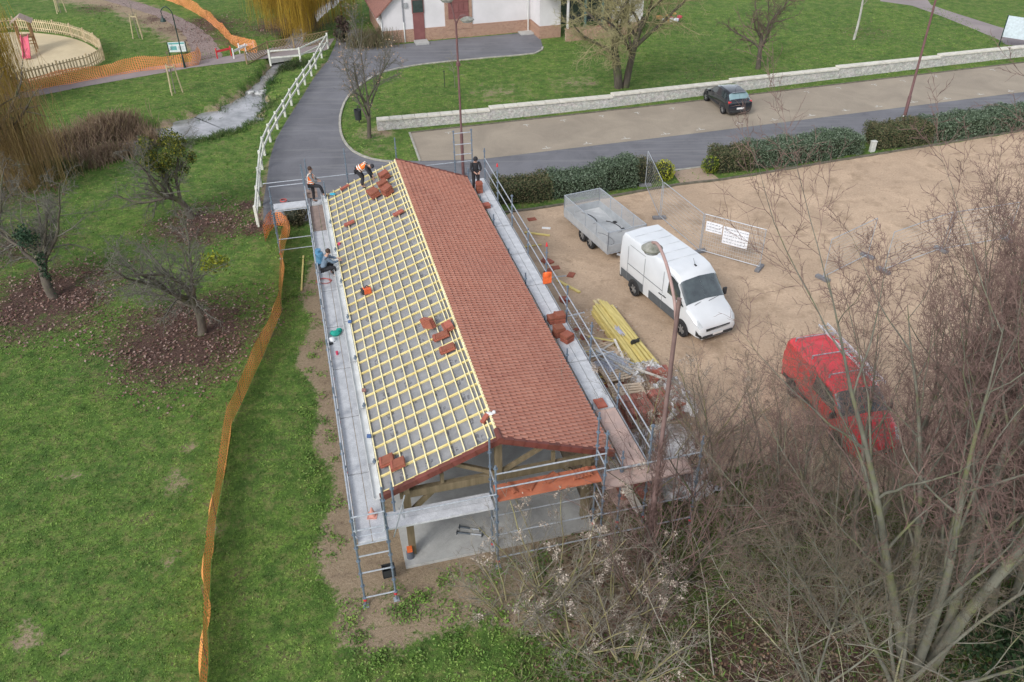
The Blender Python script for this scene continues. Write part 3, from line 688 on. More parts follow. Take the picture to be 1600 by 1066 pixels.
# right
sR = thing('scaffolding', 'long scaffold with dusty pale deck along the tiled side of the hall', 'scaffolding', WB(0, 0, 0), BYAW, 'scaffolds round the hall')
vr = [-.35 + i * BAY for i in range(9)]
UR0, UR1 = 3.55, 4.22
for i, v in enumerate(vr):
    standard(sR, UR1 + .07, v, 0, [3.9, 3.8, 4.0, 3.9, 4.1, 3.6, 3.9, 4.2, 4.0][i]); standard(sR, UR0 - .08, v, 0, 2.8 if i % 2 else 3.1)
    rail(sR, (UR0 - .08, v, 2.44), (UR1 + .07, v, 2.44), 'transom')
for i in range(8):
    deck(sR, UR0, UR1, vr[i], vr[i + 1], 2.5, M_DECK if i > 1 else M_PINK if i == 0 else M_DECK)
    for z in (3.0, 3.5): rail(sR, (UR1 + .07, vr[i], z), (UR1 + .07, vr[i + 1], z))
    rail(sR, (UR1 + .07, vr[i], 2.42), (UR1 + .07, vr[i + 1], 2.42), 'ledger'); rail(sR, (UR0 - .05, vr[i], 2.46), (UR0 - .05, vr[i + 1], 2.46), 'ledger')
for v, l in ((vr[2], .9), (vr[3], .7)):
    rail(sR, (UR1 + .07, v, 2.6), (UR1 + .07 + l, v + .1, 2.6), 'transom')
for v in (vr[7], vr[4]): MB().lathe([(.03, 0), (.05, 0), (.02, .16), (0, .16)], 8, (UR1 + .07, v, 4.12)).build('standard_cap', M_RED, sR)
# ---------------------------------------------------------------- stacks of tiles
M_STK = mat('stacked_tile', (.31, .105, .065), (.23, .07, .045), 6, .75, island=.25)
def stack(px, py, z, n, rz, label, tilt=0, w=.30, l=.40, t=.035, edge=False, group='tile stacks on the roof and decks', name='tile_stack', spread=.012):
    p = G(px, py, z) if not isinstance(px, Vector) else px
    b = MB()
    for k in range(n):
        jx, jy = rng.uniform(-spread, spread), rng.uniform(-spread, spread)
        if edge: # standing on edge, leaning together
            b.box((jx, (k - n / 2) * (t + .006), w / 2), (l, t, w), Matrix.Rotation(.12, 3, 'X'))
        else:
            b.box((jx, jy, t / 2 + k * (t + .007)), (w, l, t)); b.box((jx - w * .38, jy, t * 1.1 + k * (t + .007)), (w * .14, l * .98, t * .6))
    o = b.build(name, M_STK); o.location = p; o.rotation_euler = (0, tilt, rz); tag(o, label, 'roof tiles', group); return o
def onroof(px, py, side=-1):
    # meet the line of sight with the roof plane
    z = 3.5
    for _ in range(30):
        p = G(px, py, z); u, v = toB(p); z = ZR - abs(u) * math.tan(RA) + .01
    return G(px, py, z)
TL = -RA
for px, py, n, rz, lab in [(602, 278, 7, .3, 'tile stack nearest the far ridge corner, topmost in the cluster by the bending worker'), (600, 291, 6, .25, 'second tile stack down from the far ridge corner'),
        (607, 302, 8, .5, 'tall tile stack at the right of the cluster by the bending worker'), (587, 306, 6, .2, 'tile stack right below the hands of the bending worker'), (581, 300, 3, .2, 'low pile of tiles at the feet of the bending worker')]:
    stack(onroof(px, py), 0, 0, n, BYAW + rz, lab, TL, w=.42, l=.34)
stack(onroof(672, 512), 0, 0, 5, BYAW - 1.0, 'leftmost tile stack of the four in the middle of the batten slope, standing on edge', TL, edge=True, w=.34, l=.5)
stack(onroof(701, 513), 0, 0, 4, BYAW + .1, 'small flat tile stack near the ridge in the middle of the batten slope', TL, w=.33, l=.36)
stack(onroof(690, 527), 0, 0, 3, BYAW - .1, 'spread tile row between the flat stack and the lowest stack in mid slope', TL, w=.52, l=.28)
stack(onroof(700, 547), 0, 0, 3, BYAW - .1, 'lowest of the four tile stacks in the middle of the batten slope', TL, w=.5, l=.26)
for px, py, lab in [(606, 722, 'left tile pile at the near bottom corner of the batten slope'), (623, 727, 'right tile pile at the near bottom corner of the batten slope')]:
    stack(onroof(px, py), 0, 0, 3, BYAW - .05, lab, TL, w=.42, l=.34)
stack(onroof(546, 350), 0, 0, 2, BYAW, 'few tiles lying low on the far part of the batten slope', TL, w=.45, l=.2)
stack(onroof(623, 334), 0, 0, 2, BYAW + .15, 'few tiles lying near the ridge below the far cluster', TL, w=.45, l=.2)
stack(onroof(758, 655), 0, 0, 2, BYAW + .8, 'pair of loose tiles near the near end of the ridge', TL, w=.3, l=.12)
stack(onroof(539, 294), 0, 0, 2, BYAW + .2, 'pair of tiles at the far gable edge beside the standing worker', TL, w=.45, l=.14)
ZD = 2.51
stack(749, 300, ZD, 12, BYAW, 'tall tile stack behind the railing by the worker in black', 0, w=.28, l=.32)
stack(758, 324, ZD, 4, BYAW + .1, 'low tile stack on the right deck nearest the worker in black', 0, w=.42, l=.34)
for px, py, n, rz, lab in [(864, 503, 6, .1, 'small tile stack at the back left of the pile on the right deck'), (874, 502, 8, .0, 'tile stack at the back of the pile on the right deck'), (873, 524, 9, .1, 'widest tile stack in the middle of the pile on the right deck'), (886, 532, 7, .5, 'turned tile stack at the front of the pile on the right deck')]:
    stack(px, py, ZD, n, BYAW + rz, lab, 0, w=.36, l=.34)
stack(938, 632, ZD, 2, BYAW + .05, 'single flat pair of tiles on the near right deck', 0, w=.32, l=.42)
p = WB(.6, -.5, 2.66)
for u, v, rz, n, lab in [(2.25, -.5, 0, 5, 'fanned stack of orange ridge tiles at the right end of the orange deck'), (1.35, -.45, .5, 2, 'crossed orange ridge tiles right of the middle of the orange deck'), (.75, -.55, .9, 2, 'long orange ridge tiles in the middle of the orange deck'), (.25, -.5, .2, 1, 'single orange ridge tile at the left of the orange deck')]:
    b = MB()
    for k in range(n):
        b2 = [(-.09, 0), (-.065, .055), (0, .075), (.065, .055), (.09, 0), (.07, 0), (0, .058), (-.07, 0)]
        o = len(b.v); ox, oz = (k - n / 2) * .10, k * .012
        ln = .34 if n > 2 else .42
        Vv = [(x + ox, y, z + oz) for y in (-ln / 2, ln / 2) for x, z in b2]; b.add(Vv, [(i, (i + 1) % 8, 8 + (i + 1) % 8, 8 + i) for i in range(8)] + [tuple(range(8))[::-1], tuple(range(8, 16))])
    o = b.build('ridge_tile', mat('orange_clay', (.36, .12, .06), (.26, .08, .045), 6, .75)); o.location = WB(u, v, 2.66); o.rotation_euler = (0, 0, BYAW + rz - PI / 2 * (n == 2)); tag(o, lab, 'ridge tile', 'ridge tiles on the orange deck')
# loose tiles on the ground right of the hall
for k, (px, py, rz) in enumerate([(831, 343, .3), (857, 411, .6), (867, 419, .2), (892, 430, 1.2), (882, 468, .1), (884, 471, .7), (858, 424, .9), (933, 577, .3), (851, 407, 1.1)]):
    lab = ['lone red tile on the gravel near the hedge', 'tile lying beside the orange vest on the railing, nearest the scaffold', 'flat tile in the small scatter behind the steel tube', 'upright looking tile at the right end of the small scatter', 'red tile beside the short yellow plank', 'second red tile touching the one beside the short yellow plank', 'broken tile in the middle of the small scatter', 'red tile leaning by the scaffold foot near the planks', 'farthest tile of the small scatter by the right scaffold'][k]
    stack(px, py, .006, 2 if k in (1, 4) else 1, rz, lab, 0, w=.42, l=.3, group='loose tiles on the gravel', name='roof_tile')
# ---------------------------------------------------------------- vehicles
class Loft:
    """stations: (x, [(w,z)*8]) from bottom centre to roof centre"""
    def __init__(s, st, sub=4):
        s.st = st; s.n = len(st)
    def p(s, i, j, side=1):
        i = min(max(i, 0), s.n - 1.0001); a = int(i); t = i - a; j = min(max(j, 0), 6.9999); c = int(j); q = j - c
        A, B = s.st[a], s.st[a + 1]
        def at(S_): 
            w = S_[1][c][0] * (1 - q) + S_[1][c + 1][0] * q; z = S_[1][c][1] * (1 - q) + S_[1][c + 1][1] * q; return w, z
        wa, za = at(A); wb, zb = at(B)
        return Vector((A[0] * (1 - t) + B[0] * t, side * (wa * (1 - t) + wb * t), za * (1 - t) + zb * t))
    def body(s, name, mt, par, smooth=32, bevel=.0):
        b = MB(); n = s.n; ring = [(j, 1) for j in range(8)] + [(j, -1) for j in range(6, 0, -1)]; k = len(ring)
        for x, pr in s.st:
            for j, sd in ring: b.v.append((x, sd * pr[j][0], pr[j][1]))
        for i in range(n - 1):
            for a in range(k):
                c = (a + 1) % k; b.f.append((i * k + a, (i + 1) * k + a, (i + 1) * k + c, i * k + c)); b.m.append(0)
        b.f.append(tuple(range(k))); b.f.append(tuple((n - 1) * k + a for a in range(k))[::-1]); b.m += [0, 0]
        return b.build(name, mt, par, smooth, bevel)
    def patch(s, b, i0, i1, j0, j1, side=1, off=.008, ni=4, nj=4, mi=0):
        P = []
        for a in range(ni + 1):
            for c in range(nj + 1):
                i = i0 + (i1 - i0) * a / ni; j = j0 + (j1 - j0) * c / nj; e = .03
                p = s.p(i, j, side); d1 = s.p(i + e, j, side) - s.p(i - e, j, side); d2 = s.p(i, j + e, side) - s.p(i, j - e, side)
                nn = d1.cross(d2)
                if nn.length < 1e-9: nn = Vector((0, side, 0))
                nn.normalize(); ctr = Vector((p.x, 0, .8))
                if nn.dot(p - ctr) < 0: nn = -nn
                P.append(p + nn * off)
        f = []
        for a in range(ni):
            for c in range(nj):
                q = a * (nj + 1) + c; t = (q, q + nj + 1, q + nj + 2, q + 1); f.append(t if side > 0 else t[::-1])
        b.add(P, f, mi); return b
M_GLASS = mat('dark_glass', (.05, .065, .07), (.03, .04, .045), 3, .06, spec=.9, coat=.5)
M_GLASSL = mat('windscreen_glass', (.06, .08, .085), (.03, .04, .045), 2.5, .05, spec=1.0, coat=.6)
M_TYRE = mat('tyre_rubber', (.022, .022, .024), None, 6, .85)
M_RIM = mat('alloy_rim', (.42, .43, .44), None, 5, .35, metal=.7)
M_BLACKP = mat('black_plastic', (.035, .037, .04), None, 6, .6)
M_LAMPR = mat('red_lens', (.55, .03, .03), None, 5, .15, coat=.6)
M_LAMPW = mat('clear_lens', (.55, .58, .60), None, 5, .1, coat=.6)
M_PLATE = mat('number_plate', (.75, .75, .74), None, 5, .4)
def wheel(par, x, y, r, side, w=.22):
    t = MB().lathe([(r * .62, -w / 2), (r * .93, -w / 2), (r, -w * .35), (r, w * .35), (r * .93, w / 2), (r * .62, w / 2)], 24, (x, y, r), 'Y').build('wheel', M_TYRE, par, 40)
    b = MB(); e = side * (w / 2 - .02)
    b.lathe([(0, e), (r * .16, e), (r * .18, e - side * .01), (r * .62, e - side * .035), (r * .62, e - side * .1)], 20, (x, y, r), 'Y')
    for k in range(6):
        q = k * PI / 3; b.beam((x + math.cos(q) * r * .12, y + e, r + math.sin(q) * r * .12), (x + math.cos(q) * r * .58, y + e, r + math.sin(q) * r * .58), .05, .03, up=(0, 1, 0))
    b.build('rim', M_RIM, t, 40); return t
def arch(par, x, w, r, mt=None, h=.44):
    for sd in (-1, 1):
        b = MB(); n = 18; c = Vector((x, sd * (w + .006), h))
        P = [c] + [c + Vector((r * math.cos(PI * a / n * 1.16 - .25), 0, r * math.sin(PI * a / n * 1.16 - .25))) for a in range(n + 1)]
        b.add(P, [(0, a, a + 1) if sd < 0 else (0, a + 1, a) for a in range(1, n + 1)])
        b.build('wheel_arch', mt or M_BLACKP, par)
def ring(w, zb, wm, zm, wb, zbelt, wr, zr1, wc, zr, crown, ww=None):
    return [(0, zb), (w * .85, zb), (w, zb + .14), (wm, zm), (wb, zbelt), (wr, zr1), (wc, zr), (0, zr + crown)]
# ---- white van
M_VANW = mat('white_van_paint', (.66, .68, .70), (.60, .62, .64), 1.2, .32, coat=.6, spec=.5)
a_, b_ = G(988, 459), G(1063, 523); hd = b_ - a_; ang = math.atan2(hd.y, hd.x)
VANRZ = ang; vd = Vector((math.cos(ang), math.sin(ang), 0)); vl = Vector((-vd.y, vd.x, 0))
# near side wheels are on the van's right (negative y); rear wheel x=-1.66, front x=1.98
vc = (a_ + b_) / 2 - vd * .16 + vl * .93
vt = thing('delivery_van', 'large white panel van with grey side cladding hitched to the mesh trailer', 'van', vc + vd * .12, VANRZ)
vt.scale = (.95, .96, .96)
VS = [(-2.98, ring(.93, .5, .97, .9, .99, 1.35, .93, 2.36, .82, 2.50, .04)),
      (-2.88, ring(.99, .34, 1.0, .9, 1.01, 1.35, .95, 2.42, .86, 2.57, .045)),
      (.55, ring(1.0, .32, 1.02, .9, 1.02, 1.35, .95, 2.42, .86, 2.57, .045)),
      (1.0, ring(1.0, .32, 1.02, .9, 1.02, 1.35, .94, 2.38, .84, 2.52, .05)),
      (1.32, ring(1.0, .32, 1.02, .9, 1.02, 1.34, .92, 2.24, .80, 2.36, .06)),
      (2.1, ring(1.0, .32, 1.02, .9, 1.01, 1.30, .95, 1.38, .86, 1.42, .08)),
      (2.45, ring(.99, .32, 1.01, .86, 1.0, 1.16, .93, 1.24, .82, 1.28, .06)),
      (2.8, ring(.95, .30, .97, .78, .95, .98, .88, 1.06, .76, 1.10, .04)),
      (2.98, ring(.86, .30, .90, .62, .86, .80, .78, .86, .66, .9, .03)),
      (3.03, ring(.78, .36, .80, .55, .76, .68, .7, .72, .6, .75, .02))]
lf = Loft(VS); lf.body('body', M_VANW, vt, 28)
b = MB()
for sd in (1, -1): lf.patch(b, 3.97 + .12, 4.9, 5.3 if False else 5.0, 7, sd, .012, 5, 5)
b.build('windscreen', M_GLASSL, vt, 180)
for sd in (1, -1):
    b = MB(); lf.patch(b, 2.45, 4.0, 4.12, 4.92, sd, .012, 3, 3); lf.patch(b, 4.0, 4.75, 4.15, 4.85, sd, .012, 3, 3); b.build('side_window', M_GLASS, vt, 180)
    b = MB(); lf.patch(b, 1.02, 1.55, 1.7, 3.0, sd, .01); lf.patch(b, 1.68, 2.0, 1.7, 3.0, sd, .01); lf.patch(b, 2.0, 4.45, 1.7, 3.0, sd, .01, 6); b.build('side_cladding', mat('grey_cladding', (.10, .11, .12), None, 5, .6), vt)
    b = MB()
    for x0 in (-2.3, -1.0, .42): b.box((x0, sd * 1.024, 1.35), (.014, .008, 1.7) if x0 < 0 else (.014, .008, 1.9), None)
    b.box((-1.65, sd * .985, 2.28), (1.2, .012, .012)); b.box((-.95, sd * 1.026, 1.36), (2.7, .012, .03))
    b.build('panel_gap', M_BLACKP if False else mat('seam_grey', (.22, .23, .24)), vt)
    b = MB(); b.box((.6, sd * 1.035, 1.18), (.22, .03, .04)); b.box((1.75 - 1.45, sd * 1.035, 1.16), (.2, .03, .04)); b.build('handle', M_BLACKP, vt)
    m_ = MB(); m_.box((1.78, sd * 1.17, 1.5), (.1, .18, .34)); m_.box((1.78, sd * 1.06, 1.42), (.06, .1, .06)); m_.build('mirror', M_BLACKP, vt, None, .03)
    b = MB(); lf.patch(b, 6.75, 7.85, 4.0, 5.6, sd, .012); b.build('headlight', M_LAMPW, vt, 180)
    b = MB(); b.box((-2.99, sd * .9, 1.25), (.06, .1, .55)); b.build('tail_light', M_LAMPR, vt, None, .02)
b = MB(); b.box((3.0, 0, .74), (.06, 1.2, .14)); b.box((3.03, 0, .45), (.06, 1.5, .12)); b.build('grille', M_BLACKP, vt, None, .01)
MB().box((3.065, 0, .52), (.01, .5, .11)).build('number_plate', M_PLATE, vt)
b = MB()
for sd in (1, -1): lf.patch(b, 7.1, 8.9, 0.05, 3.0, sd, .01)
b.build('front_bumper', M_BLACKP, vt, 180); MB().box((-2.98, 0, .42), (.14, 1.8, .2)).build('rear_bumper', M_BLACKP, vt)
for x0 in (-1.66, 1.98):
    arch(vt, x0, 1.02, .45, h=.36)
    for sd in (-1, 1): wheel(vt, x0, sd * .95, .35, sd, .2)
b = MB(); 
for k in range(5): b.box((-2.3 + k * .62, 0, 2.618), (.03, 1.5, .012))
b.build('roof_rib', M_VANW, vt)
MB().tube([(.95, .12, 2.56), (.78, .12, 2.82)], .008, 5).box((.96, .12, 2.58), (.12, .06, .05)).build('aerial', M_BLACKP, vt)
b = MB(); 
for x0, y0, mi in ((1.98, -.5, 0), (2.02, -.3, 0), (1.9, -.15, 0), (2.0, .1, 1)): 
    z = 1.42 + (2.1 - x0) * 1.25; b.box((x0 - .04, y0, z + .055), (.12, .2, .02), Matrix.Rotation(.88, 3, 'Y'), mi)
b.build('dashboard_papers', [mat('red_vest', (.7, .10, .08)), M_PLATE], vt)
MB().tube([(2.12, -.6, 1.47), (2.0, .1, 1.55)], .012, 5).tube([(2.12, .1, 1.5), (2.0, .75, 1.53)], .012, 5).build('wiper', M_BLACKP, vt)
# ---- trailer
ta, tb = G(906, 374), G(920, 387); TRZ = math.atan2(*(tb - ta).yx) if False else VANRZ - math.radians(2)
td = Vector((math.cos(TRZ), math.sin(TRZ), 0)); tl = Vector((-td.y, td.x, 0))
tc_ = (ta + tb) / 2 + tl * .93 + td * .1
tt = thing('flatbed_trailer', 'grey galvanised twin axle trailer with mesh cage sides, hitched behind the white van', 'trailer', tc_, TRZ)
TLn, TWd, TZ = 4.3, 1.96, .62
M_TRA = mat('trailer_aluminium', (.50, .52, .54), (.40, .42, .44), 2, .5, metal=.3)
MB().box((0, 0, TZ - .05), (TLn, TWd, .1)).box((0, -.6, TZ - .16), (TLn - .4, .08, .12)).box((0, .6, TZ - .16), (TLn - .4, .08, .12)).build('chassis', M_STEEL, tt)
MB().box((0, 0, TZ + .006), (TLn - .06, TWd - .06, .012)).build('bed_floor', groundmat('dusty_trailer_floor', [(.3, (.34, .36, .37)), (.7, (.48, .49, .50))], [(.4, (.40, .40, .40)), (.6, (.64, .63, .62))], 3), tt)
def mesh_mat(name, col, sx_, sy_, wd_, rough=.5, coord='UV'):
    """woven or welded mesh: real gaps"""
    mt, nt, bs = newmat(name); tc = nt.nodes.new('ShaderNodeTexCoord'); s = nt.nodes.new('ShaderNodeSeparateXYZ'); nt.links.new(tc.outputs[coord], s.inputs[0])
    fx = math_(nt, 'LESS_THAN', math_(nt, 'FRACT', math_(nt, 'MULTIPLY', s.outputs[0], sx_)), wd_); fy = math_(nt, 'LESS_THAN', math_(nt, 'FRACT', math_(nt, 'MULTIPLY', s.outputs[1], sy_)), wd_)
    nt.links.new(math_(nt, 'MAXIMUM', fx, fy), bs.inputs['Alpha']); bs.inputs['Base Color'].default_value = (*col, 1); bs.inputs['Roughness'].default_value = rough; return mt
def uvquad(name, P, mt, par, uv):
    me = bpy.data.meshes.new(name); me.from_pydata([tuple(p) for p in P], [], [(0, 1, 2, 3)]); me.materials.append(mt); l = me.uv_layers.new(name='UVMap')
    for k in range(4): l.data[k].uv = uv[k]
    o = bpy.data.objects.new(name, me); COL.objects.link(o)
    if par: o.parent = par
    return o
M_TMESH = mesh_mat('trailer_mesh', (.42, .44, .46), 22, 22, .34)
hw, hl, zs, zt = TWd / 2, TLn / 2, TZ + .36, TZ + 1.02
for nm, a, c in (('side_board', (-hl, -hw), (hl, -hw)), ('side_board', (-hl, hw), (hl, hw)), ('tailboard', (-hl, -hw), (-hl, hw)), ('headboard', (hl, -hw), (hl, hw))):
    b = MB(); b.beam((a[0], a[1], TZ + .18), (c[0], c[1], TZ + .18), .035, .36); b.build(nm, M_TRA, tt)
    L = math.dist(a, c); uvquad('mesh_panel', [(*a, zs), (*c, zs), (*c, zt), (*a, zt)], M_TMESH, tt, [(0, 0), (L, 0), (L, .66), (0, .66)])
    b = MB(); b.tube([(*a, zt), (*c, zt)], .022, 6); k = 4 if L > 3 else 1
    for i in range(k + 1):
        x, y = a[0] + (c[0] - a[0]) * i / k, a[1] + (c[1] - a[1]) * i / k; b.beam((x, y, zs - .3), (x, y, zt), .035, .035)
    b.build('cage_frame', M_STEEL, tt)
for x0 in (-.36, .44):
    for sd in (-1, 1): wheel(tt, x0, sd * .86, .33, sd, .18)
MB().beam((hl, .45, TZ - .18), (hl + .95, 0, TZ - .15), .07, .09).beam((hl, -.45, TZ - .18), (hl + .95, 0, TZ - .15), .07, .09).beam((hl + .85, 0, TZ - .15), (hl + 1.3, 0, TZ - .12), .08, .1).tube([(hl + .6, .12, .1), (hl + .6, .12, .75)], .03, 8).build('drawbar', M_STEEL, tt)
b = MB()
for k, (x0, y0) in enumerate([(-1.1, -.2), (.2, .45), (1.1, -.5)]):
    P = [(x0 + .5 * math.cos(a * .5) * (1 + .1 * a), y0 + .35 * math.sin(a * .5), TZ + .04) for a in range(7)]; b.tube(P, .02, 6)
b.build('strap', M_BLACKP, tt)
# ---- small dark hatchback
M_CARB = mat('black_blue_paint', (.012, .015, .022), None, 5, .22, coat=.9, spec=.6)
def hatch():
    a, c = G(1103, 158), G(1130, 179); h = a - c; rz = math.atan2(h.y, h.x); d = h.normalized(); l = Vector((-d.y, d.x, 0))
    # left wheels face the camera: +y side
    ctr = (a + c) / 2 - l * .80
    t = thing('parked_car', 'small black hatchback parked nose to the low stone wall', 'car', ctr, rz); 
    R = ring
    ST = [(-2.0, R(.68, .34, .74, .5, .74, .68, .66, .74, .56, .76, .01)),
          (-1.95, R(.78, .24, .82, .55, .80, .85, .72, .92, .64, .95, .02)),
          (-1.80, R(.80, .2, .85, .55, .83, .93, .70, 1.0, .62, 1.04, .03)),
          (-1.45, R(.82, .18, .86, .55, .84, .95, .64, 1.32, .52, 1.40, .03)),
          (-1.1, R(.82, .18, .86, .55, .84, .94, .65, 1.38, .54, 1.46, .03)),
          (-.2, R(.82, .18, .86, .55, .84, .91, .66, 1.40, .56, 1.48, .03)),
          (.25, R(.82, .18, .86, .55, .84, .90, .65, 1.36, .54, 1.43, .03)),
          (1.0, R(.82, .18, .86, .55, .83, .89, .74, .95, .64, .97, .03)),
          (1.5, R(.81, .18, .84, .5, .80, .78, .70, .84, .58, .86, .03)),
          (1.85, R(.74, .18, .78, .45, .72, .64, .62, .70, .5, .72, .02)),
          (2.0, R(.60, .22, .64, .4, .58, .5, .5, .54, .4, .56, .01))]
    f = Loft(ST); f.body('body', M_CARB, t, 30)
    b = MB(); [f.patch(b, 2.1, 2.95, 5, 6.99, s, .012) for s in (1, -1)]; b.build('rear_window', mat('tinted_rear_glass', (.20, .30, .32), (.15, .24, .26), 2, .08, spec=1, coat=.6), t, 180)
    b = MB(); [f.patch(b, 6.1, 6.92, 5, 6.99, s, .012) for s in (1, -1)]; b.build('windscreen', M_GLASSL, t, 180)
    for s in (1, -1):
        for i0, i1 in ((3.15, 4.15), (4.2, 5.2), (5.25, 6.45)):
            b = MB(); f.patch(b, i0, i1, 4.15, 4.9, s, .01); b.build('side_window', M_GLASS, t, 180)
        b = MB(); b.box((-1.83, s * .70, .86), (.2, .22, .26)); b.build('tail_light', M_LAMPR, t, None, .04)
        b = MB(); f.patch(b, 8.2, 9.4, 4.1, 5.6, s, .012); b.build('headlight', M_LAMPW, t, 180)
        MB().box((.72, s * .95, .96), (.12, .2, .14)).build('mirror', M_CARB, t, None, .03)
        b = MB(); b.box((.2, s * .867, .45), (1.5, .02, .09)); b.box((.35, s * .863, .8), (.18, .03, .03)); b.build('side_trim', M_BLACKP, t)
        for x0 in (-1.22, 1.35): wheel(t, x0, s * .78, .30, s, .19)
    for x0 in (-1.22, 1.35): arch(t, x0, .862, .37, h=.33)
    MB().box((-2.01, 0, .56), (.02, .5, .11)).build('number_plate', M_PLATE, t)
    MB().box((-1.97, 0, .38), (.08, 1.4, .12)).build('bumper', M_BLACKP, t, None, .02)
    b = MB(); b.add([(-1.97, -.02, .84), (-1.99, .035, .78), (-1.99, 0, .72), (-1.99, -.035, .78)], [(0, 1, 2, 3)]); b.lathe([(0, -1.985), (.09, -1.985), (.09, -1.95)], 14, (0, -.42, .72), 'X'); b.build('badge', M_RIM, t)
    MB().tube([(-1.0, 0, 1.48), (-1.15, 0, 1.68)], .008, 5).build('aerial', M_BLACKP, t)
    MB().box((-1.5, 0, 1.43), (.14, .9, .03)).build('spoiler', M_CARB, t, None, .01)
hatch()
# ---- red van with roof ladders
M_REDV = mat('red_van_paint', (.62, .035, .045), (.55, .025, .035), 3, .3, coat=.7)
def redvan():
    R = ring; a, c = G(1232, 608), G(1308, 712); rz = math.radians(-77); d = Vector((math.cos(rz), math.sin(rz), 0)); l = Vector((-d.y, d.x, 0))
    ctr = (a + c) / 2 + l * .9
    t = thing('panel_van', 'bright red small panel van with a roof rack, half hidden by bare branches', 'van', ctr, rz)
    ST = [(-2.4, R(.84, .4, .88, .8, .9, 1.1, .84, 1.75, .72, 1.86, .03)),
          (-2.3, R(.9, .26, .93, .8, .93, 1.12, .86, 1.80, .76, 1.92, .04)),
          (.3, R(.92, .22, .95, .7, .94, 1.12, .86, 1.80, .76, 1.92, .04)),
          (.65, R(.92, .22, .95, .7, .94, 1.12, .84, 1.74, .72, 1.84, .05)),
          (1.45, R(.92, .22, .95, .7, .93, 1.10, .86, 1.16, .76, 1.19, .06)),
          (2.0, R(.9, .22, .92, .62, .88, .92, .80, .98, .68, 1.0, .05)),
          (2.32, R(.78, .24, .82, .5, .76, .70, .68, .74, .56, .76, .03)),
          (2.42, R(.66, .3, .70, .45, .62, .56, .55, .58, .45, .6, .02))]
    f = Loft(ST); f.body('body', M_REDV, t, 30)
    b = MB(); [f.patch(b, 3.08, 3.92, 5, 6.99, s, .012) for s in (1, -1)]; b.build('windscreen', M_GLASSL, t, 180)
    for s in (1, -1):
        b = MB(); f.patch(b, 1.75, 3.0, 4.1, 4.9, s, .012); f.patch(b, 3.0, 3.75, 4.15, 4.85, s, .012); b.build('side_window', M_GLASS, t, 180)
        b = MB(); f.patch(b, 4.9, 5.9, 4.0, 5.4, s, .012); b.build('headlight', M_LAMPW, t, 180)
        MB().box((-2.38, s * .84, 1.1), (.08, .12, .5)).build('tail_light', M_LAMPR, t, None, .02)
        MB().box((1.15, s * 1.06, 1.2), (.12, .2, .22)).build('mirror', M_BLACKP, t, None, .03)
        b = MB(); b.box((-.6, s * .953, .55), (3.0, .02, .12)); b.build('side_trim', M_BLACKP, t)
        for x0 in (-1.45, 1.5): wheel(t, x0, s * .86, .32, s, .2)
    for x0 in (-1.45, 1.5): arch(t, x0, .952, .4, h=.34)
    b = MB(); b.box((2.42, 0, .46), (.06, .9, .14)); b.build('grille', M_BLACKP, t)
    b = MB()
    for x0 in (-2.1, -1.0, .1): b.beam((x0, -.75, 2.06), (x0, .75, 2.06), .03, .03); [b.beam((x0, s * .72, 1.86), (x0, s * .72, 2.06), .04, .04) for s in (1, -1)]
    b.build('roof_rack', M_STEEL, t)
    ld = thing('ladder', 'aluminium ladder carried on the roof of the red van', 'ladder', ctr + Vector((0, 0, 2.12)), rz)
    b = MB(); [b.beam((-2.6, y, 0), (1.0, y, 0), .03, .08) for y in (.42, .76)]; b.build('side_rail', mat('ladder_aluminium', (.7, .72, .74), None, 5, .4, metal=.4), ld)
    b = MB(); [b.beam((-2.5 + k * .28, .42, 0), (-2.5 + k * .28, .76, 0), .025, .025) for k in range(13)]; b.build('rung', M_STEEL, ld)
redvan()
# ---------------------------------------------------------------- timber stack, pallets, planks
M_YT = mat('yellow_timber', (.66, .55, .22), (.54, .44, .15), 2, .75, island=.1, stretch=(1, 5, 5))
p0, p1 = G(948, 486, .3), G(1008, 566, .3); d = (p1 - p0); rz = math.atan2(d.y, d.x)
st = thing('timber_stack', 'strapped stack of long yellow timbers lying beside the white van', 'timber', (p0 + p1) / 2, rz); st.location.z = 0
for k in range(9):
    MB().box((0 + rng.uniform(-.12, .12), -.48 + k * .115, .1), (4.4 + rng.uniform(-.3, .3), .09, .2), .0).build('timber', M_YT, st)
for k in range(7):
    MB().box((rng.uniform(-.15, .15), -.40 + k * .12, .305), (4.5, .1, .2), rng.uniform(-.01, .01)).build('timber', M_YT, st)
for k in range(3): MB().box((-.2 + k * .1, -.05 + k * .13, .45), (4.6, .1, .08), .02 * k).build('timber', M_YT, st)
t = thing('power_tool', 'black cordless saw lying on the yellow timber stack', 'tool', G(990, 537, .52), .4)
MB().lathe([(0, 0), (.12, 0), (.12, .05), (0, .05)], 14, (0, 0, .05), 'Y').build('guard', M_BLACKP, t); MB().box((.14, .02, .08), (.22, .1, .1)).tube([(.1, 0, .12), (.16, 0, .2), (.26, 0, .16)], .02, 6).build('body', M_BLACKP, t, None, .01)
t = tag(MB().build('x', M_PLATE), 'x', 'x'); bpy.data.objects.remove(t)
b = MB(); 
for k in range(8): b.tube([(rng.uniform(-.4, .4), rng.uniform(-.12, .12), rng.uniform(0, .05)) for _ in range(5)], .014, 5)
o = b.build('cable', mat('pale_cable', (.5, .5, .6))); o.location = G(968, 518, .50); o.rotation_euler = (0, 0, rz); tag(o, 'tangle of pale straps and cable on the yellow timber stack', 'cable')
def plank(a, c, z, w, h, m, lab, name='plank', group=None, z2=None, cat='plank'):
    p, q = G(*a, z), G(*c, z if z2 is None else z2); o = MB().beam(Vector((0, 0, 0)), q - p, w, h).build(name, m); o.location = p; tag(o, lab, cat, group); return o
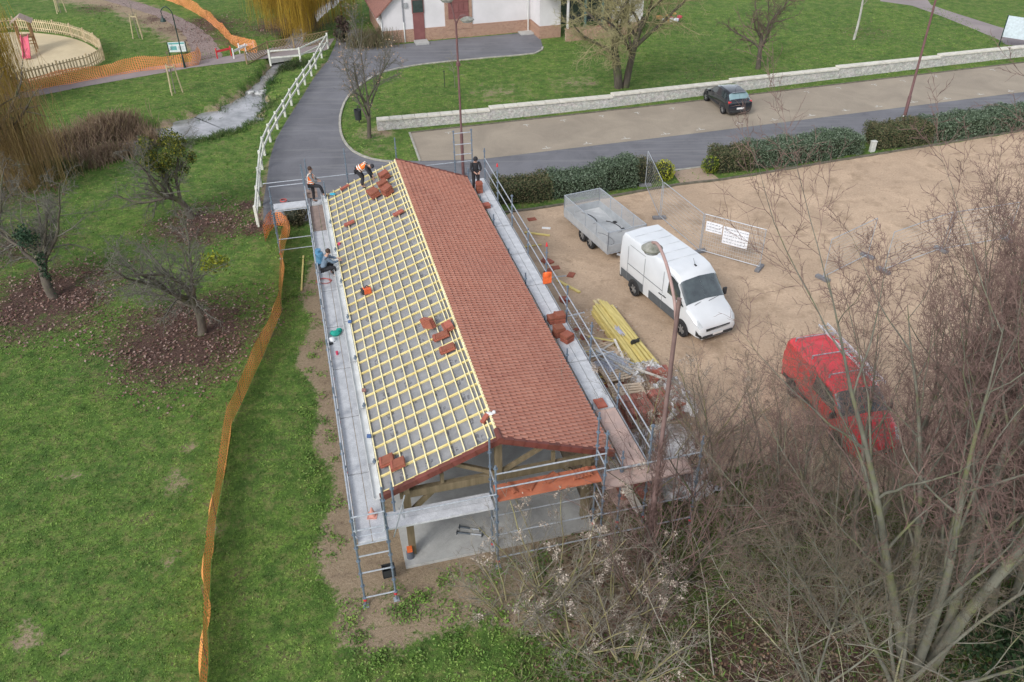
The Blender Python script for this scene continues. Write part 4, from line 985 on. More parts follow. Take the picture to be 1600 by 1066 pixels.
plank((928, 470), (955, 500), .1, .1, .08, mat('pale_timber', (.62, .52, .30)), 'pale timber end sticking out past the top of the yellow stack', z2=.1)
plank((934, 468), (960, 495), .1, .1, .08, mat('pale_timber2', (.66, .56, .34)), 'second pale timber sticking out beside the yellow stack', z2=.14)
plank((871, 438), (906, 457), .05, .12, .06, M_YT, 'short yellow plank on the gravel beside the right scaffold')
plank((820, 363), (859, 368), .05, .10, .06, M_YT, 'yellow plank on the gravel nearest the hedge')
plank((818, 386), (846, 382), .05, .06, .04, M_YT, 'thin yellow lath on the gravel between hedge and tile scatter')
plank((847, 356), (860, 357), .02, .16, .03, M_PLATE, 'small white strip lying on the gravel near the hedge', 'white_strip', cat='strip')
plank((860, 434), (885, 431), .25, .04, .04, M_STEEL, 'short steel tube sticking out from the scaffold above the loose tiles', 'steel_tube', cat='tube')
plank((474, 400), (471, 454), .04, .07, .05, M_YT, 'yellow lath lying in the grass left of the scaffold')
plank((960, 530), (975, 562), .5, .09, .03, mat('white_lath', (.75, .70, .62)), 'white lath leaning over the offcuts beside the yellow stack')
M_RAW = mat('raw_pine', (.62, .50, .38), (.50, .38, .27), 2, .8, island=.12)
def pallet(px, py, rz, lab, group='pallets beside the hall', z=0, L=1.2, W=1.0):
    t = thing('pallet', lab, 'pallet', G(px, py, z) + Vector((0, 0, 0)), rz, group)
    for k in range(7): MB().box((0, -W / 2 + .06 + k * (W - .12) / 6, .133), (L, .1, .022)).build('board', M_RAW, t)
    for k in (-1, 0, 1): MB().box((k * (L / 2 - .06), 0, .07), (.1, W, .1)).build('runner', M_RAW, t)
    return t
pallet(940, 553, BYAW + .15, 'far pallet of pale slats at the left of the debris, by the white lath')
pallet(965, 585, BYAW + .05, 'pallet of brown slats in the middle of the debris, under the plastic sheet', z=.25)
pallet(982, 618, BYAW - .1, 'pallet of pale slats in front of the wrapped tile crates', z=.35)
b = MB()
for k in range(40):
    a = (rng.uniform(-1.0, 1.0), rng.uniform(-.7, .7), rng.uniform(.02, .22)); q = rng.uniform(-.5, .5) + (PI / 2 if k % 5 == 0 else 0); L = rng.uniform(.4, 1.1)
    b.box(a, (L, .06, .025), Matrix.Rotation(q, 3, 'Z') @ Matrix.Rotation(rng.uniform(-.12, .12), 3, 'Y'))
o = b.build('timber_offcuts', M_RAW); o.location = G(945, 562); o.rotation_euler = (0, 0, BYAW); tag(o, 'heap of pale timber offcuts between scaffold and yellow stack', 'offcuts'); 
M_FILM = mat('crumpled_film', (.82, .82, .84), (.6, .6, .64), 6, .25, alpha=.5, bump=.8, bscale=9)
M_FILM2 = mat('milky_film', (.80, .79, .80), (.6, .59, .62), 5, .35, alpha=.85, bump=.8, bscale=9)
def filmmat(name, c1, lo, hi):
    mt, nt, bs = newmat(name); nt.links.new(ramp(nt, noise(nt, 6, 5, .7), [(.35, tuple(x * .6 for x in c1)), (.6, c1)]), bs.inputs['Base Color']); bs.inputs['Roughness'].default_value = .22
    nt.links.new(ramp(nt, noise(nt, 1.7, 4, .6), [(.44, (lo,) * 3), (.56, (hi,) * 3)]), bs.inputs['Alpha']); bumpit(nt, bs, noise(nt, 9, 5, .7), 1.0, .05); return mt
M_FILM = filmmat('crumpled_film', (.88, .88, .90), .05, .9); M_FILM2 = filmmat('milky_film', (.88, .86, .87), .35, 1.0)
def film(cx, cy, w, l, z, rz, lab, m, amp=.12, drop=.5):
    n = 22; X, Y = np.meshgrid(np.linspace(-1, 1, n), np.linspace(-1, 1, n)); r1 = nr.random(6) * 6
    Z = z * (1 - drop * np.clip(np.maximum(np.abs(X), np.abs(Y)) - .72, 0, 1) / .28) + amp * (np.sin(X * 5 + r1[0] + 2 * np.sin(Y * 3)) * np.sin(Y * 6 + r1[1]) * .5 + .5 * np.sin(X * 13 + Y * 9 + r1[2]) * np.sin(Y * 11 - X * 5 + r1[3])) + nr.normal(0, amp * .25, X.shape)
    Xs = X * w / 2 * (1 + .12 * np.sin(3 * Y + r1[4])) ; Ys = Y * l / 2 * (1 + .12 * np.sin(4 * X + r1[5]))
    ii = np.arange(n - 1)[:, None] * n + np.arange(n - 1)[None, :]
    o = npmesh('plastic_sheet', np.c_[Xs.ravel(), Ys.ravel(), np.maximum(Z, .03).ravel()], np.stack([ii, ii + 1, ii + n + 1, ii + n], -1).reshape(-1, 4), m); o.location = G(cx, cy); o.rotation_euler = (0, 0, rz); tag(o, lab, 'plastic sheet', 'plastic sheets in the debris'); return o
def tilecrate(px, py, rz, lab, w=1.0, l=1.1, h=.75, z=0):
    t = thing('tile_crate', lab, 'tile crate', G(px, py, z), rz, 'pallets of roof tiles beside the hall')
    b = MB()
    for i in range(6):
        for j in range(3):
            for q in range(8): b.box((-w / 2 + w * (i + .5) / 6, -l / 2 + l * (j + .5) / 3, .16 + (h - .1) * (q + .5) / 8), (w / 6 * .9, l / 3 * .92, (h - .1) / 8 * .86))
    b.build('tiles', mat('crate_tile_' + str(px), (.34, .135, .095), (.22, .08, .06), 5, .8, island=.35), t)
    MB().box((0, 0, .06), (w * 1.05, l * 1.05, .1)).build('pallet_base', M_RAW, t)
tilecrate(992, 658, BYAW, 'dark red tile crate nearest the scaffold, wrapped at its lower side')
tilecrate(1038, 648, BYAW + .05, 'tile crate under torn white film at the right of the debris')
tilecrate(1028, 598, BYAW - .1, 'smaller tile crate behind, topped with one bright tile', .8, .8, .45)
tilecrate(985, 770, BYAW, 'dark tile crate seen low behind the near gable scaffold', 1.0, 1.0, .5)
stack(1030, 582, .5, 2, .5, 'bright red tiles lying on the smaller tile crate', 0, w=.4, l=.3, group='loose tiles on the gravel', name='roof_tile')
film(1005, 592, 1.6, 1.0, .55, BYAW + .2, 'clear crumpled film over the pallets beside the scaffold', M_FILM, .12)
film(1052, 640, 1.0, 1.7, .95, BYAW, 'white film over the right tile crate', M_FILM, .14)
film(1030, 700, 2.3, 1.7, .35, BYAW, 'large white film spread on the ground near the pole', M_FILM2, .12)
film(955, 580, 1.2, 1.1, .45, BYAW + .4, 'bluish clear film at the scaffold foot', mat('bluish_film', (.45, .50, .66), (.62, .64, .70), 5, .3, alpha=.7, bump=.6, bscale=9), .1)
film(1060, 760, 2.4, 1.4, .2, BYAW, 'white film and dust on the ground under the near right deck', M_FILM2, .1)
plank((950, 622), (1000, 720), .9, .38, .05, mat('dark_brown_board', (.20, .145, .125), (.15, .11, .095), 3), 'dark brown board leaning along the near right scaffold', z2=.35)
plank((963, 600), (1000, 668), .6, .1, .05, M_RAW, 'pale lath parallel to the scaffold beside the tile crate', z2=.5)
plank((935, 730), (975, 790), .4, .45, .05, M_PINK, 'dusty board sloping out under the near right deck', z2=.2)
plank((950, 600), (985, 650), .45, .08, .04, M_RAW, 'thin pale lath at the scaffold foot', z2=.45)
for k in range(3): plank((925 + k * 6, 553 - k * 4), (985 + k * 3, 585 - k * 8), .7 + k * .1, .05, .05, M_STEEL, ['lowest', 'middle', 'highest'][k] + ' of three scaffold tubes lying over the debris', 'scaffold_tube', 'scaffold tubes over the debris', cat='tube')
# small things on decks
def small(name, mb, mt, px, py, z, rz, lab, cat, mtx=None):
    p = G(px, py, z) if mtx is None else mtx; o = mb.build(name, mt, None, 40); o.location = p; o.rotation_euler = (0, 0, rz); tag(o, lab, cat); return o
small('gas_canister', MB().lathe([(0, 0), (.19, .0), (.2, .04), (.2, .42), (.17, .5), (.05, .54), (.05, .6), (.12, .6), (.12, .64), (0, .64)], 14), mat('blue_bottle', (.10, .26, .42), None, 4, .4), 500, 412, 2.5, 0, 'blue canister standing on the left deck beside the seated worker', 'canister')
small('bag', MB().ball((0, 0, .08), .18, 8, (1, .7, .6)).ball((.14, .12, .1), .12, 8, (1, .6, .9)).ball((-.1, .1, .05), .1, 8), mat('green_cloth', (.02, .35, .27), (.01, .24, .19), 5, .8), 525, 524, 2.5, .3, 'small green bag on the left deck', 'bag')
small('helmet', MB().lathe([(.17, 0), (.13, .015), (.125, .07), (.08, .13), (0, .15)], 12), M_VANW, 519, 533, 2.5, 0, 'white helmet beside the green bag on the left deck', 'helmet')
small('glove', MB().box((0, 0, .02), (.2, .1, .04)).box((.12, .05, .02), (.12, .04, .03)), M_BLACKP, 516, 538, 2.5, .5, 'black glove near the white helmet on the left deck', 'glove')
small('cup', MB().lathe([(0, 0), (.04, 0), (.05, .12), (0, .12)], 10), mat('pink_plastic', (.6, .06, .12)), 527, 554, 2.5, 0, 'tiny red cup on the left deck below the green bag', 'cup')
small('cup', MB().lathe([(0, 0), (.05, 0), (.06, .1), (0, .1)], 10), mat('pink_plastic2', (.7, .08, .16)), 530, 383, 2.8, 0, 'tiny pink cup on the gutter edge beyond the seated worker', 'cup')
small('traffic_cone', MB().box((0, 0, .01), (.26, .26, .02)).lathe([(.1, .02), (.02, .3), (0, .3)], 12), mat('dusty_cone', (.62, .30, .24)), 582, 806, 2.5, 0, 'small dusty red cone on the near end of the left deck', 'cone')
b = MB(); P = [(.25 * math.cos(a * .8) * (1 + .25 * math.sin(a)), .2 * math.sin(a * .8) * (1 + .2 * math.cos(a * 1.7)), .02 + .01 * (a % 3)) for a in range(22)]; b.tube(smoothline(P, 2), .012, 5); M_HOSE = mat('red_hose', (.45, .10, .09))
small('air_hose', b, M_HOSE, 506, 440, 2.5, 0, 'red air hose coiled on the left deck beneath the seated worker', 'hose')
b = MB(); b.lathe([(.12, 0), (.16, 0), (.16, .05), (.12, .05)], 14); small('air_hose', b, M_HOSE, 443, 314, 2.5, 0, 'small ring of red hose on the far left platform', 'hose')
small('plank_stack', MB().box((0, 0, .1), (.6, .5, .2)).box((.05, 0, .24), (.5, .4, .06)), M_PLY, 486, 306, 2.5, BYAW, 'brown board pile at the far left corner behind the standing worker', 'boards')
small('crate', MB().box((0, 0, .0), (.36, .28, .05)).box((0, .13, .13), (.36, .02, .26)).box((0, -.13, .13), (.36, .02, .26)).box((.17, 0, .13), (.02, .28, .26)).box((-.17, 0, .13), (.02, .28, .26)), M_BLACKP, 608, 896, .3, .3, 'black plastic crate beside the near left scaffold leg', 'crate')
rp = onroof(574, 459)
t = thing('compressor', 'small orange and black nail tool resting on the battens', 'tool', rp + Vector((0, 0, .02)), .5)
MB().box((0, 0, .12), (.3, .22, .24)).build('body', mat('orange_tool', (.72, .13, .04), None, 5, .5), t, None, .04); MB().box((-.16, 0, .12), (.1, .2, .2)).tube([(-.1, 0, .24), (0, 0, .33), (.1, 0, .24)], .02, 6).build('handle', M_BLACKP, t)
small('cloth', MB().ball((0, 0, 0), .12, 8, (1.3, .8, .5)), mat('blue_cloth', (.05, .35, .5)), 0, 0, 0, 0, 'turquoise cloth on the battens at the far left corner', 'cloth', onroof(520, 305) + Vector((0, 0, .05)))
small('wipe', MB().ball((0, 0, 0), .09, 8, (1.4, .9, .4)).ball((.12, .05, .0), .06, 8), M_PLATE, 0, 0, 0, 0, 'crumpled white wrapper near the near end of the ridge', 'wrapper', onroof(765, 648) + Vector((0, 0, .04)))
for px, py, lab in ((547, 505, 'small blue roll on the white gutter in mid length'), (569, 612, 'small brown clamp on the white gutter in the near half'), (577, 684, 'tiny blue roll on the white gutter near the gable')):
    small('roll', MB().lathe([(0, -.06), (.06, -.06), (.06, .06), (0, .06)], 10, (0, 0, .06), 'X'), mat('roll_' + str(px), (.06, .12, .28) if 'blue' in lab else (.28, .14, .12)), px, py, 2.86, 0, lab, 'roll')
# vest hanging on rail
small('safety_vest', MB().box((0, 0, 0), (.32, .08, .42)).box((.0, .05, -.1), (.26, .06, .36)).ball((0, 0, .12), .17, 8, (1, .5, .8)), mat('orange_hivis', (.85, .17, .04), (.7, .12, .03), 8, .7), 0, 0, 0, BYAW, 'orange vest hanging on the right scaffold railing', 'vest', G(855, 434, 3.3))

# loose laths and broken tiles strewn between scaffold and timber
rr = random.Random(12)
for k in range(26):
    u, v = rr.uniform(4.55, 7.2), rr.uniform(.5, 9.5); L = rr.uniform(.5, 1.8); q = rr.uniform(0, PI); p = WB(u, v, rr.uniform(.04, .35)); d = Vector((math.cos(q), math.sin(q), rr.uniform(-.12, .12)))
    o = MB().beam(-d * L / 2, d * L / 2, rr.uniform(.03, .1), .025).build('lath', M_RAW if k % 3 else M_YT); o.location = p; tag(o, 'loose thin lath lying in the building debris beside the scaffold', 'lath', 'loose laths in the debris')
for k in range(22):
    u, v = rr.uniform(4.5, 6.8), rr.uniform(1, 14); o = MB().box((0, 0, .02), (rr.uniform(.15, .4), rr.uniform(.12, .3), .03), Matrix.Rotation(rr.uniform(-.2, .2), 3, 'X')).build('broken_tile', M_STK); o.location = WB(u, v, .01); o.rotation_euler = (0, 0, rr.uniform(0, 3)); tag(o, 'broken red tile fragment on the ground beside the right scaffold', 'broken tile', 'broken tiles in the debris')

M_WB = mat('whitish_board', (.62, .58, .52), (.44, .40, .35), 3, .85)
for k, (a, c, z, z2, w_, lab) in enumerate([((905, 548), (985, 562), .25, .3, .14, 'long whitish board nearest the hall among the debris'), ((915, 562), (960, 535), .3, .2, .1, 'short whitish board crossing the offcut heap'), ((930, 545), (1000, 590), .4, .5, .12, 'whitish board running toward the wrapped pallets'),
        ((1010, 690), (1050, 650), .4, .7, .12, 'whitish board leaning on the right tile crate'), ((940, 640), (985, 700), .3, .3, .16, 'whitish board on the ground below the near right deck'), ((965, 655), (1015, 735), .2, .2, .2, 'wide whitish board on the ground beside the lamp post foot'), ((955, 720), (1000, 800), 1.2, .2, .3, 'wide dusty board sloping down under the right end deck'), ((990, 575), (1060, 600), .6, .5, .1, 'pale board on top of the rear tile crate')]):
    plank(a, c, z, w_, .04, M_WB, lab, 'board', 'whitish boards in the debris', z2=z2, cat='board')
# ---------------------------------------------------------------- lamps
M_POLE = mat('maroon_pole', (.15, .075, .075), (.11, .055, .055), 3, .5)
M_GLOBE = mat('lamp_glass', (.55, .58, .60), (.3, .33, .34), 4, .15, coat=.5)
M_DKGREEN = mat('dark_green_metal', (.01, .035, .03), None, 4, .4)
def dish(par, c, r=.3):
    MB().lathe([(.02, .16), (.06, .12), (r * .6, .09), (r, 0), (r * .97, -.03), (r * .9, -.02)], 24, c).build('lamp_shade', mat('mossy_shade', (.30, .29, .26), (.12, .13, .10), 5, .6), par, 50)
    MB().lathe([(r * .9, -.02), (r * .7, -.12), (0, -.18)], 20, c).build('lamp_glass', M_GLOBE, par, 60)
l1 = thing('street_lamp', 'tall maroon lamp post with two heads rising behind the far end of the tiled roof', 'street lamp', G(724, 274))
MB().tube([(0, 0, 0), (0, 0, 2.4), (0, 0, 2.45), (-.02, 0, 8.3)], [.085, .085, .06, .05], 12).lathe([(.085, 6.0), (.11, 6.02), (.11, 6.2), (.06, 6.25)], 12, (0, 0, .05)).build('pole', M_POLE, l1, 40)
MB().tube(smoothline([(-.02, 0, 8.2), (-.1, 0, 8.5), (-.25, .1, 9.25), (-.4, .1, 9.45)], 3), .035, 8).tube(smoothline([(-.02, 0, 8.1), (.2, -.1, 8.55), (.5, -.2, 8.6)], 3), .035, 8).build('arm', M_POLE, l1)
dish(l1, (-.42, .1, 9.32), .36); dish(l1, (.56, -.2, 8.42), .36)
l2 = thing('street_lamp', 'leaning maroon lamp post standing in the right hedge beside the road', 'street lamp', G(1407, 206))
MB().tube([(0, 0, 0), (0, 0, 2.2), (0, 0, 2.25), (0, 0, 8.6)], [.1, .1, .075, .055], 12).build('pole', M_POLE, l2, 40)
MB().lathe([(.102, .95), (.105, .95), (.105, 1.05), (.102, 1.05)], 12).build('band', M_PLATE, l2); MB().tube([(0, 0, 8.6), (.2, 0, 9.1), (.6, 0, 9.3)], .035, 8).build('arm', M_POLE, l2); dish(l2, (.65, 0, 9.15), .3)
pb = Vector((3.8, 15.98, 0)); l3 = thing('street_lamp', 'nearest brown lamp post with a curved arm whose round head hangs over the white van', 'street lamp', pb)
H3 = 8.95
MB().tube([(0, 0, 0), (0, 0, 3), (0, 0, 3.05), (0, 0, H3)], [.08, .076, .062, .05], 14).lathe([(.05, H3), (.06, H3 + .02), (0, H3 + .03)], 12).build('pole', mat('brown_pole', (.19, .125, .115), (.14, .09, .085), 3, .6), l3, 40)
# arm rises from the pole toward the upper left
hp = None
for zz in (9.4,):
    hp = G(1019, 386, zz) - pb
A = Vector((0, 0, H3 - .75)); mid = Vector((hp.x * .45, hp.y * .45, 9.45))
MB().tube(smoothline([A, A + Vector((hp.x * .12, hp.y * .12, .55)), Vector((hp.x * .45, hp.y * .45, 9.35)), Vector((hp.x * .8, hp.y * .8, 9.62)), Vector((hp.x, hp.y, 9.52))], 5), .038, 10).build('arm', mat('pink_brown_arm', (.36, .24, .22), None, 4, .6), l3, 60)
dish(l3, (hp.x, hp.y, 9.38), .26)
l4 = thing('park_lamp', 'dark green lamp post with a swan neck beside the park path', 'street lamp', G(289, 106))
MB().tube([(0, 0, 0), (0, 0, .9), (0, 0, .95), (0, 0, 3.7)], [.09, .07, .045, .04], 10).tube(smoothline([(0, 0, 3.65), (-.05, 0, 4.1), (-.4, 0, 4.45), (-.78, 0, 4.2), (-.8, 0, 3.9)], 4), .035, 8).build('pole', M_DKGREEN, l4, 40)
MB().lathe([(.04, 3.95), (.06, 3.8), (.2, 3.6), (.22, 3.5), (0, 3.52)], 14, (-.8, 0, -.1)).build('lamp_shade', M_DKGREEN, l4, 40)
# ---------------------------------------------------------------- low stone wall
mt, nt, bs = newmat('rubble_stone')
vo = nt.nodes.new('ShaderNodeTexVoronoi'); vo.feature = 'F1'; tc = nt.nodes.new('ShaderNodeTexCoord'); mp = nt.nodes.new('ShaderNodeMapping'); mp.inputs['Scale'].default_value = (4.5, 4.5, 9)
nt.links.new(tc.outputs['Object'], mp.inputs[0]); nt.links.new(mp.outputs[0], vo.inputs['Vector']); vo.inputs['Scale'].default_value = 1
c = ramp(nt, noise(nt, 5, 4, .7), [(.35, (.34, .31, .25)), (.65, (.58, .54, .45))]); c = mixc(nt, .12, c, vo.outputs['Color'], 'OVERLAY')
hv = nt.nodes.new('ShaderNodeHueSaturation'); hv.inputs['Saturation'].default_value = .35; nt.links.new(c, hv.inputs['Color'])
v2 = nt.nodes.new('ShaderNodeTexVoronoi'); v2.feature = 'DISTANCE_TO_EDGE'; nt.links.new(mp.outputs[0], v2.inputs['Vector']); v2.inputs['Scale'].default_value = 1
c = mixc(nt, ramp(nt, v2.outputs[0], [(.02, (.45, .45, .45)), (.08, (0, 0, 0))]), hv.outputs[0], (.12, .11, .09))
nt.links.new(c, bs.inputs['Base Color']); bs.inputs['Roughness'].default_value = .9; bumpit(nt, bs, v2.outputs[0], .5, .03); M_RUB = mt
M_COPE = mat('cream_coping', (.64, .61, .54), (.50, .475, .41), 3, .85, bump=.3)
sw = thing('stone_wall', 'low rubble stone wall with cream coping, stepped along the lawn', 'wall', G(565, 203))
o0 = G(565, 203)
segs = [(590, 203, 765, 187), (765, 187, 955, 166), (955, 166, 1139, 143), (1139, 143, 1305, 122), (1305, 122, 1463, 103), (1463, 103, 1700, 76)]
for i, (x0, y0, x1, y1) in enumerate(segs):
    a, c = G(x0, y0) - o0, G(x1, y1) - o0; n = Vector((-(c - a).y, (c - a).x, 0)).normalized() * .2
    ha, hc = (.74, .62) if i else (.62, .6)
    P = [a - n, c - n, c + n, a + n]; b = MB(); b.add([(p.x, p.y, -.1) for p in P] + [(p.x, p.y, h) for p, h in zip(P, (ha, hc, hc, ha))], [(3, 2, 1, 0), (4, 5, 6, 7), (0, 1, 5, 4), (1, 2, 6, 5), (2, 3, 7, 6), (3, 0, 4, 7)]); b.build('wall_section', M_RUB, sw)
    b = MB(); k = 9; n2 = n * 1.35
    for q in range(k):
        p, r_ = a.lerp(c, q / k + .002), a.lerp(c, (q + 1) / k - .002); h0, h1 = ha + (hc - ha) * q / k, ha + (hc - ha) * (q + 1) / k
        P = [p - n2, r_ - n2, r_ + n2, p + n2]; hh = (h0, h1, h1, h0)
        b.add([(p_.x, p_.y, h + .003) for p_, h in zip(P, hh)] + [(p_.x, p_.y, h + .10) for p_, h in zip(P, hh)], [(3, 2, 1, 0), (4, 5, 6, 7), (0, 1, 5, 4), (1, 2, 6, 5), (2, 3, 7, 6), (3, 0, 4, 7)])
    b.build('coping', M_COPE, sw)
t = thing('litter_bin', 'black litter bin at the left end of the stone wall', 'bin', G(561, 194)); MB().lathe([(.0, .3), (.2, .3), (.25, .95), (.22, .95), (.19, .4)], 14).build('basket', M_BLACKP, t, 40); MB().tube([(.0, .26, 0), (.0, .26, 1.15)], .03, 8).build('post', M_BLACKP, t)
# ---------------------------------------------------------------- house
HYAW = math.radians(15.5); ho = G(600, 69); HR = Matrix.Rotation(HYAW, 3, 'Z')
def Hh(x, y, z=0): return ho + HR @ Vector((x, y, z))
def toH(px, py):
    p = G(px, py) - ho; q = HR.transposed() @ p; return q.x, q.y
house = thing('house', 'white rendered house with brick plinth, brown door and brick framed shutter', 'house', ho, HYAW)
M_REND = mat('white_render', (.64, .62, .63), (.56, .545, .55), .6, .9)
mt, nt, bs = newmat('house_brick'); br = nt.nodes.new('ShaderNodeTexBrick'); tc = nt.nodes.new('ShaderNodeTexCoord'); mp = nt.nodes.new('ShaderNodeMapping'); mp.inputs['Rotation'].default_value = (PI / 2, 0, 0)
nt.links.new(tc.outputs['Object'], mp.inputs[0]); nt.links.new(mp.outputs[0], br.inputs['Vector']); br.inputs['Scale'].default_value = 3.2
br.inputs['Color1'].default_value = (.36, .19, .125, 1); br.inputs['Color2'].default_value = (.24, .11, .07, 1); br.inputs['Mortar'].default_value = (.36, .31, .25, 1); br.inputs['Mortar Size'].default_value = .03
nt.links.new(mixc(nt, ramp(nt, noise(nt, 6, 4, .7), [(.45, (0, 0, 0)), (.7, (.4, .4, .4))]), br.outputs[0], (.44, .30, .21)), bs.inputs['Base Color']); bs.inputs['Roughness'].default_value = .9; M_BRICK = mt
M_BRN = mat('brown_paint', (.22, .09, .085), (.18, .07, .068), 2, .5)
PLH = 1.0
def poly3(b, P, d):   # polygon P in the x-z plane, thickness d along y starting at its own y
    n = len(P); b.add([(p[0], p[1], p[2]) for p in P] + [(p[0], p[1] + d, p[2]) for p in P], [tuple(range(n)), tuple(range(n, 2 * n))[::-1]] + [(i, n + i, n + (i + 1) % n, (i + 1) % n) for i in range(n)]); return b
b = poly3(MB(), [(0, 0, PLH), (13.0, 0, PLH), (13.0, 0, 3.4), (5, 0, 7.1), (0, 0, 2.45)], 8); b.build('wall', M_REND, house)
MB().box((1.26, 4, PLH / 2), (2.52 + .06, 8.06, PLH)).box((3.42 + 4.8, 4, PLH / 2), (9.6, 8.06, PLH)).build('plinth', M_BRICK, house)
M_ROOFH = mat('brown_roof_tile', (.27, .13, .10), (.18, .085, .07), 6, .8, bump=.5, bscale=12)
b = MB()
for (xa, za, xb, zb) in ((-.5, 2.05, 5, 7.2), (13.5, 3.1, 5, 7.2)):
    P = [(xa, -.35, za), (xb, -.35, zb), (xb, 8.4, zb), (xa, 8.4, za)]; f = [(3, 2, 1, 0), (4, 5, 6, 7), (0, 1, 5, 4), (1, 2, 6, 5), (2, 3, 7, 6), (3, 0, 4, 7)]
    b.add(P + [(p[0], p[1], p[2] + .16) for p in P], f if xa < xb else [t[::-1] for t in f])
b.build('roof', M_ROOFH, house)
MB().tube([(-.4, -.4, 2.1), (-.4, 8.3, 2.1)], .06, 8).tube([(-.4, -.42, 2.1), (-.06, -.06, 1.9), (-.06, -.06, 0)], .045, 8).build('gutter_pipe', M_WHITE, house)
for x0, lo in ((2.0 - .25, 0), (12.35, 0)):
    MB().tube([(x0, -.07, 0.02), (x0, -.07, 1.6)], .05, 8).build('downpipe', M_WHITE, house); MB().tube([(x0, -.07, 1.6), (x0, -.07, 4)], .045, 8).build('downpipe', mat('grey_pipe', (.25, .26, .28)) if x0 < 5 else M_WHITE, house)
MB().box((2.0, -.06, 2.9), (.28, .12, .36)).build('meter_box', mat('grey_box', (.35, .36, .37)), house)
d = MB().box((3.0, -.02, 1.15), (.92, .08, 2.1)).build('door', M_BRN, house)
MB().box((3.0, -.07, 2.75), (.86, .04, .95)).build('pane', M_GLASS, d); MB().box((3.0, -.05, 2.75), (.98, .05, 1.1)).build('transom_frame', M_BRN, d)
MB().box((3.0, -.7, .08), (1.1, 1.1, .16)).build('doorstep', M_CONC, house)
MB().box((6.35, -.02, 2.0), (2.3, .1, 2.6)).build('brick_surround', M_BRICK, house)
w_ = MB().box((6.35, -.08, 2.5), (1.7, .06, 1.9)).build('window_shutter', M_BRN, house)
b = MB(); [b.box((6.35 + k * .42, -.125, 2.5), (.03, .02, 1.85)) for k in (-1.0, 0, 1.0)]; b.box((6.35, -.125, 2.1), (1.7, .03, .1)); b.box((6.35, -.125, 2.9), (1.7, .03, .1)); b.build('shutter_rail', M_BRN, w_)
MB().box((11.55, -.02, 1.55), (1.0, .08, 3.0)).build('brick_pier', M_BRICK, house) if False else None
MB().box((13.0, -.6, .07), (1.4, 1.1, .14)).build('doorstep', M_CONC, house) if False else None
MB().box((12.1, -.5, .06), (1.3, 1.0, .12)).build('doorstep', M_CONC, house)
for (xa, xb, ya, yb) in ((12.62, 14.42, -2.45, 1.0), (19.2, 21.3, -3.5, 1.0)):
    MB().box(((xa + xb) / 2, (ya + yb) / 2, 2.4), (xb - xa, yb - ya, 2.8)).build('wall', M_REND, house); MB().box(((xa + xb) / 2, (ya + yb) / 2, .5), (xb - xa + .06, yb - ya + .06, 1.0)).build('plinth', M_BRICK, house)
MB().box((16.8, -3.75, .5), (4.7, .3, 1.0)).build('plinth', M_BRICK, house)
MB().box((16.8, -1.8, 2.4), (4.8, .1, 3.0)).build('bay_window', M_GLASS, house)
for k in range(4): MB().box((14.6 + k * 1.5, -3.75, 2.4), (.16, .16, 2.8)).build('bay_post', M_REND if k in (0, 3) else mat('green_frame', (.10, .16, .14)), house)
b = MB(); P = [(12.3, -4.3, 3.75), (21.7, -4.3, 3.75), (21.7, .9, 5.6), (12.3, .9, 5.6)]
b.add(P + [(p[0], p[1], p[2] + .15) for p in P], [(3, 2, 1, 0), (4, 5, 6, 7), (0, 1, 5, 4), (1, 2, 6, 5), (2, 3, 7, 6), (3, 0, 4, 7)]); b.build('roof', M_ROOFH, house)
# ---------------------------------------------------------------- fences
M_WFEN = mat('white_fence_wood', (.66, .66, .60), (.50, .51, .45), 5, .8)
wf = thing('white_fence', 'white post and rail fence along the curving road and stream bank', 'fence', G(405, 354)); o0 = wf.location.copy()
posts = GL([(513, 74), (503, 91), (494, 108), (487, 119), (477, 133), (467, 148), (456, 165), (446, 183), (434, 202), (423, 222), (414, 243), (410, 265), (408, 292), (406, 322), (404, 354)])
for p in posts:
    q = p - o0; MB().box((q.x, q.y, .56), (.13, .13, 1.16)).build('post', M_WFEN, wf)
for a, c in zip(posts, posts[1:]):
    for z in (.52, .98): MB().beam(a - o0 + Vector((0, 0, z)), c - o0 + Vector((0, 0, z)), .07, .13).build('rail', M_WFEN, wf)
bf = thing('white_fence', 'white railing on the little bridge over the stream', 'fence', G(423, 101)); o0 = bf.location.copy(); pp = GL([(423, 101), (470, 97), (513, 76)])
for p in pp: q = p - o0; MB().box((q.x, q.y, .5), (.13, .13, 1.2)).build('post', M_WFEN, bf)
for a, c in zip(pp, pp[1:]):
    for z in (.5, 1.0): MB().beam(a - o0 + Vector((0, 0, z)), c - o0 + Vector((0, 0, z)), .07, .1).build('rail', M_WFEN, bf)
br_ = thing('footbridge', 'small concrete bridge deck carrying the path over the stream', 'bridge', G(448, 92)); o0 = br_.location.copy()
P = [p - o0 for p in GL([(420, 93), (508, 79), (520, 62), (420, 76)])]; MB().prism([(p.x, p.y) for p in P], -.34, .009).build('bridge_slab', M_CONC, br_)
tf = thing('lattice_fence', 'brown lattice fence across the stream bank behind the bridge path', 'fence', G(385, 100)); o0 = tf.location.copy()
pl = GL([(386, 101), (420, 84), (460, 77), (515, 66)]); M_LAT = mat('brown_lattice', (.30, .22, .12), (.20, .15, .08), 5, .85)
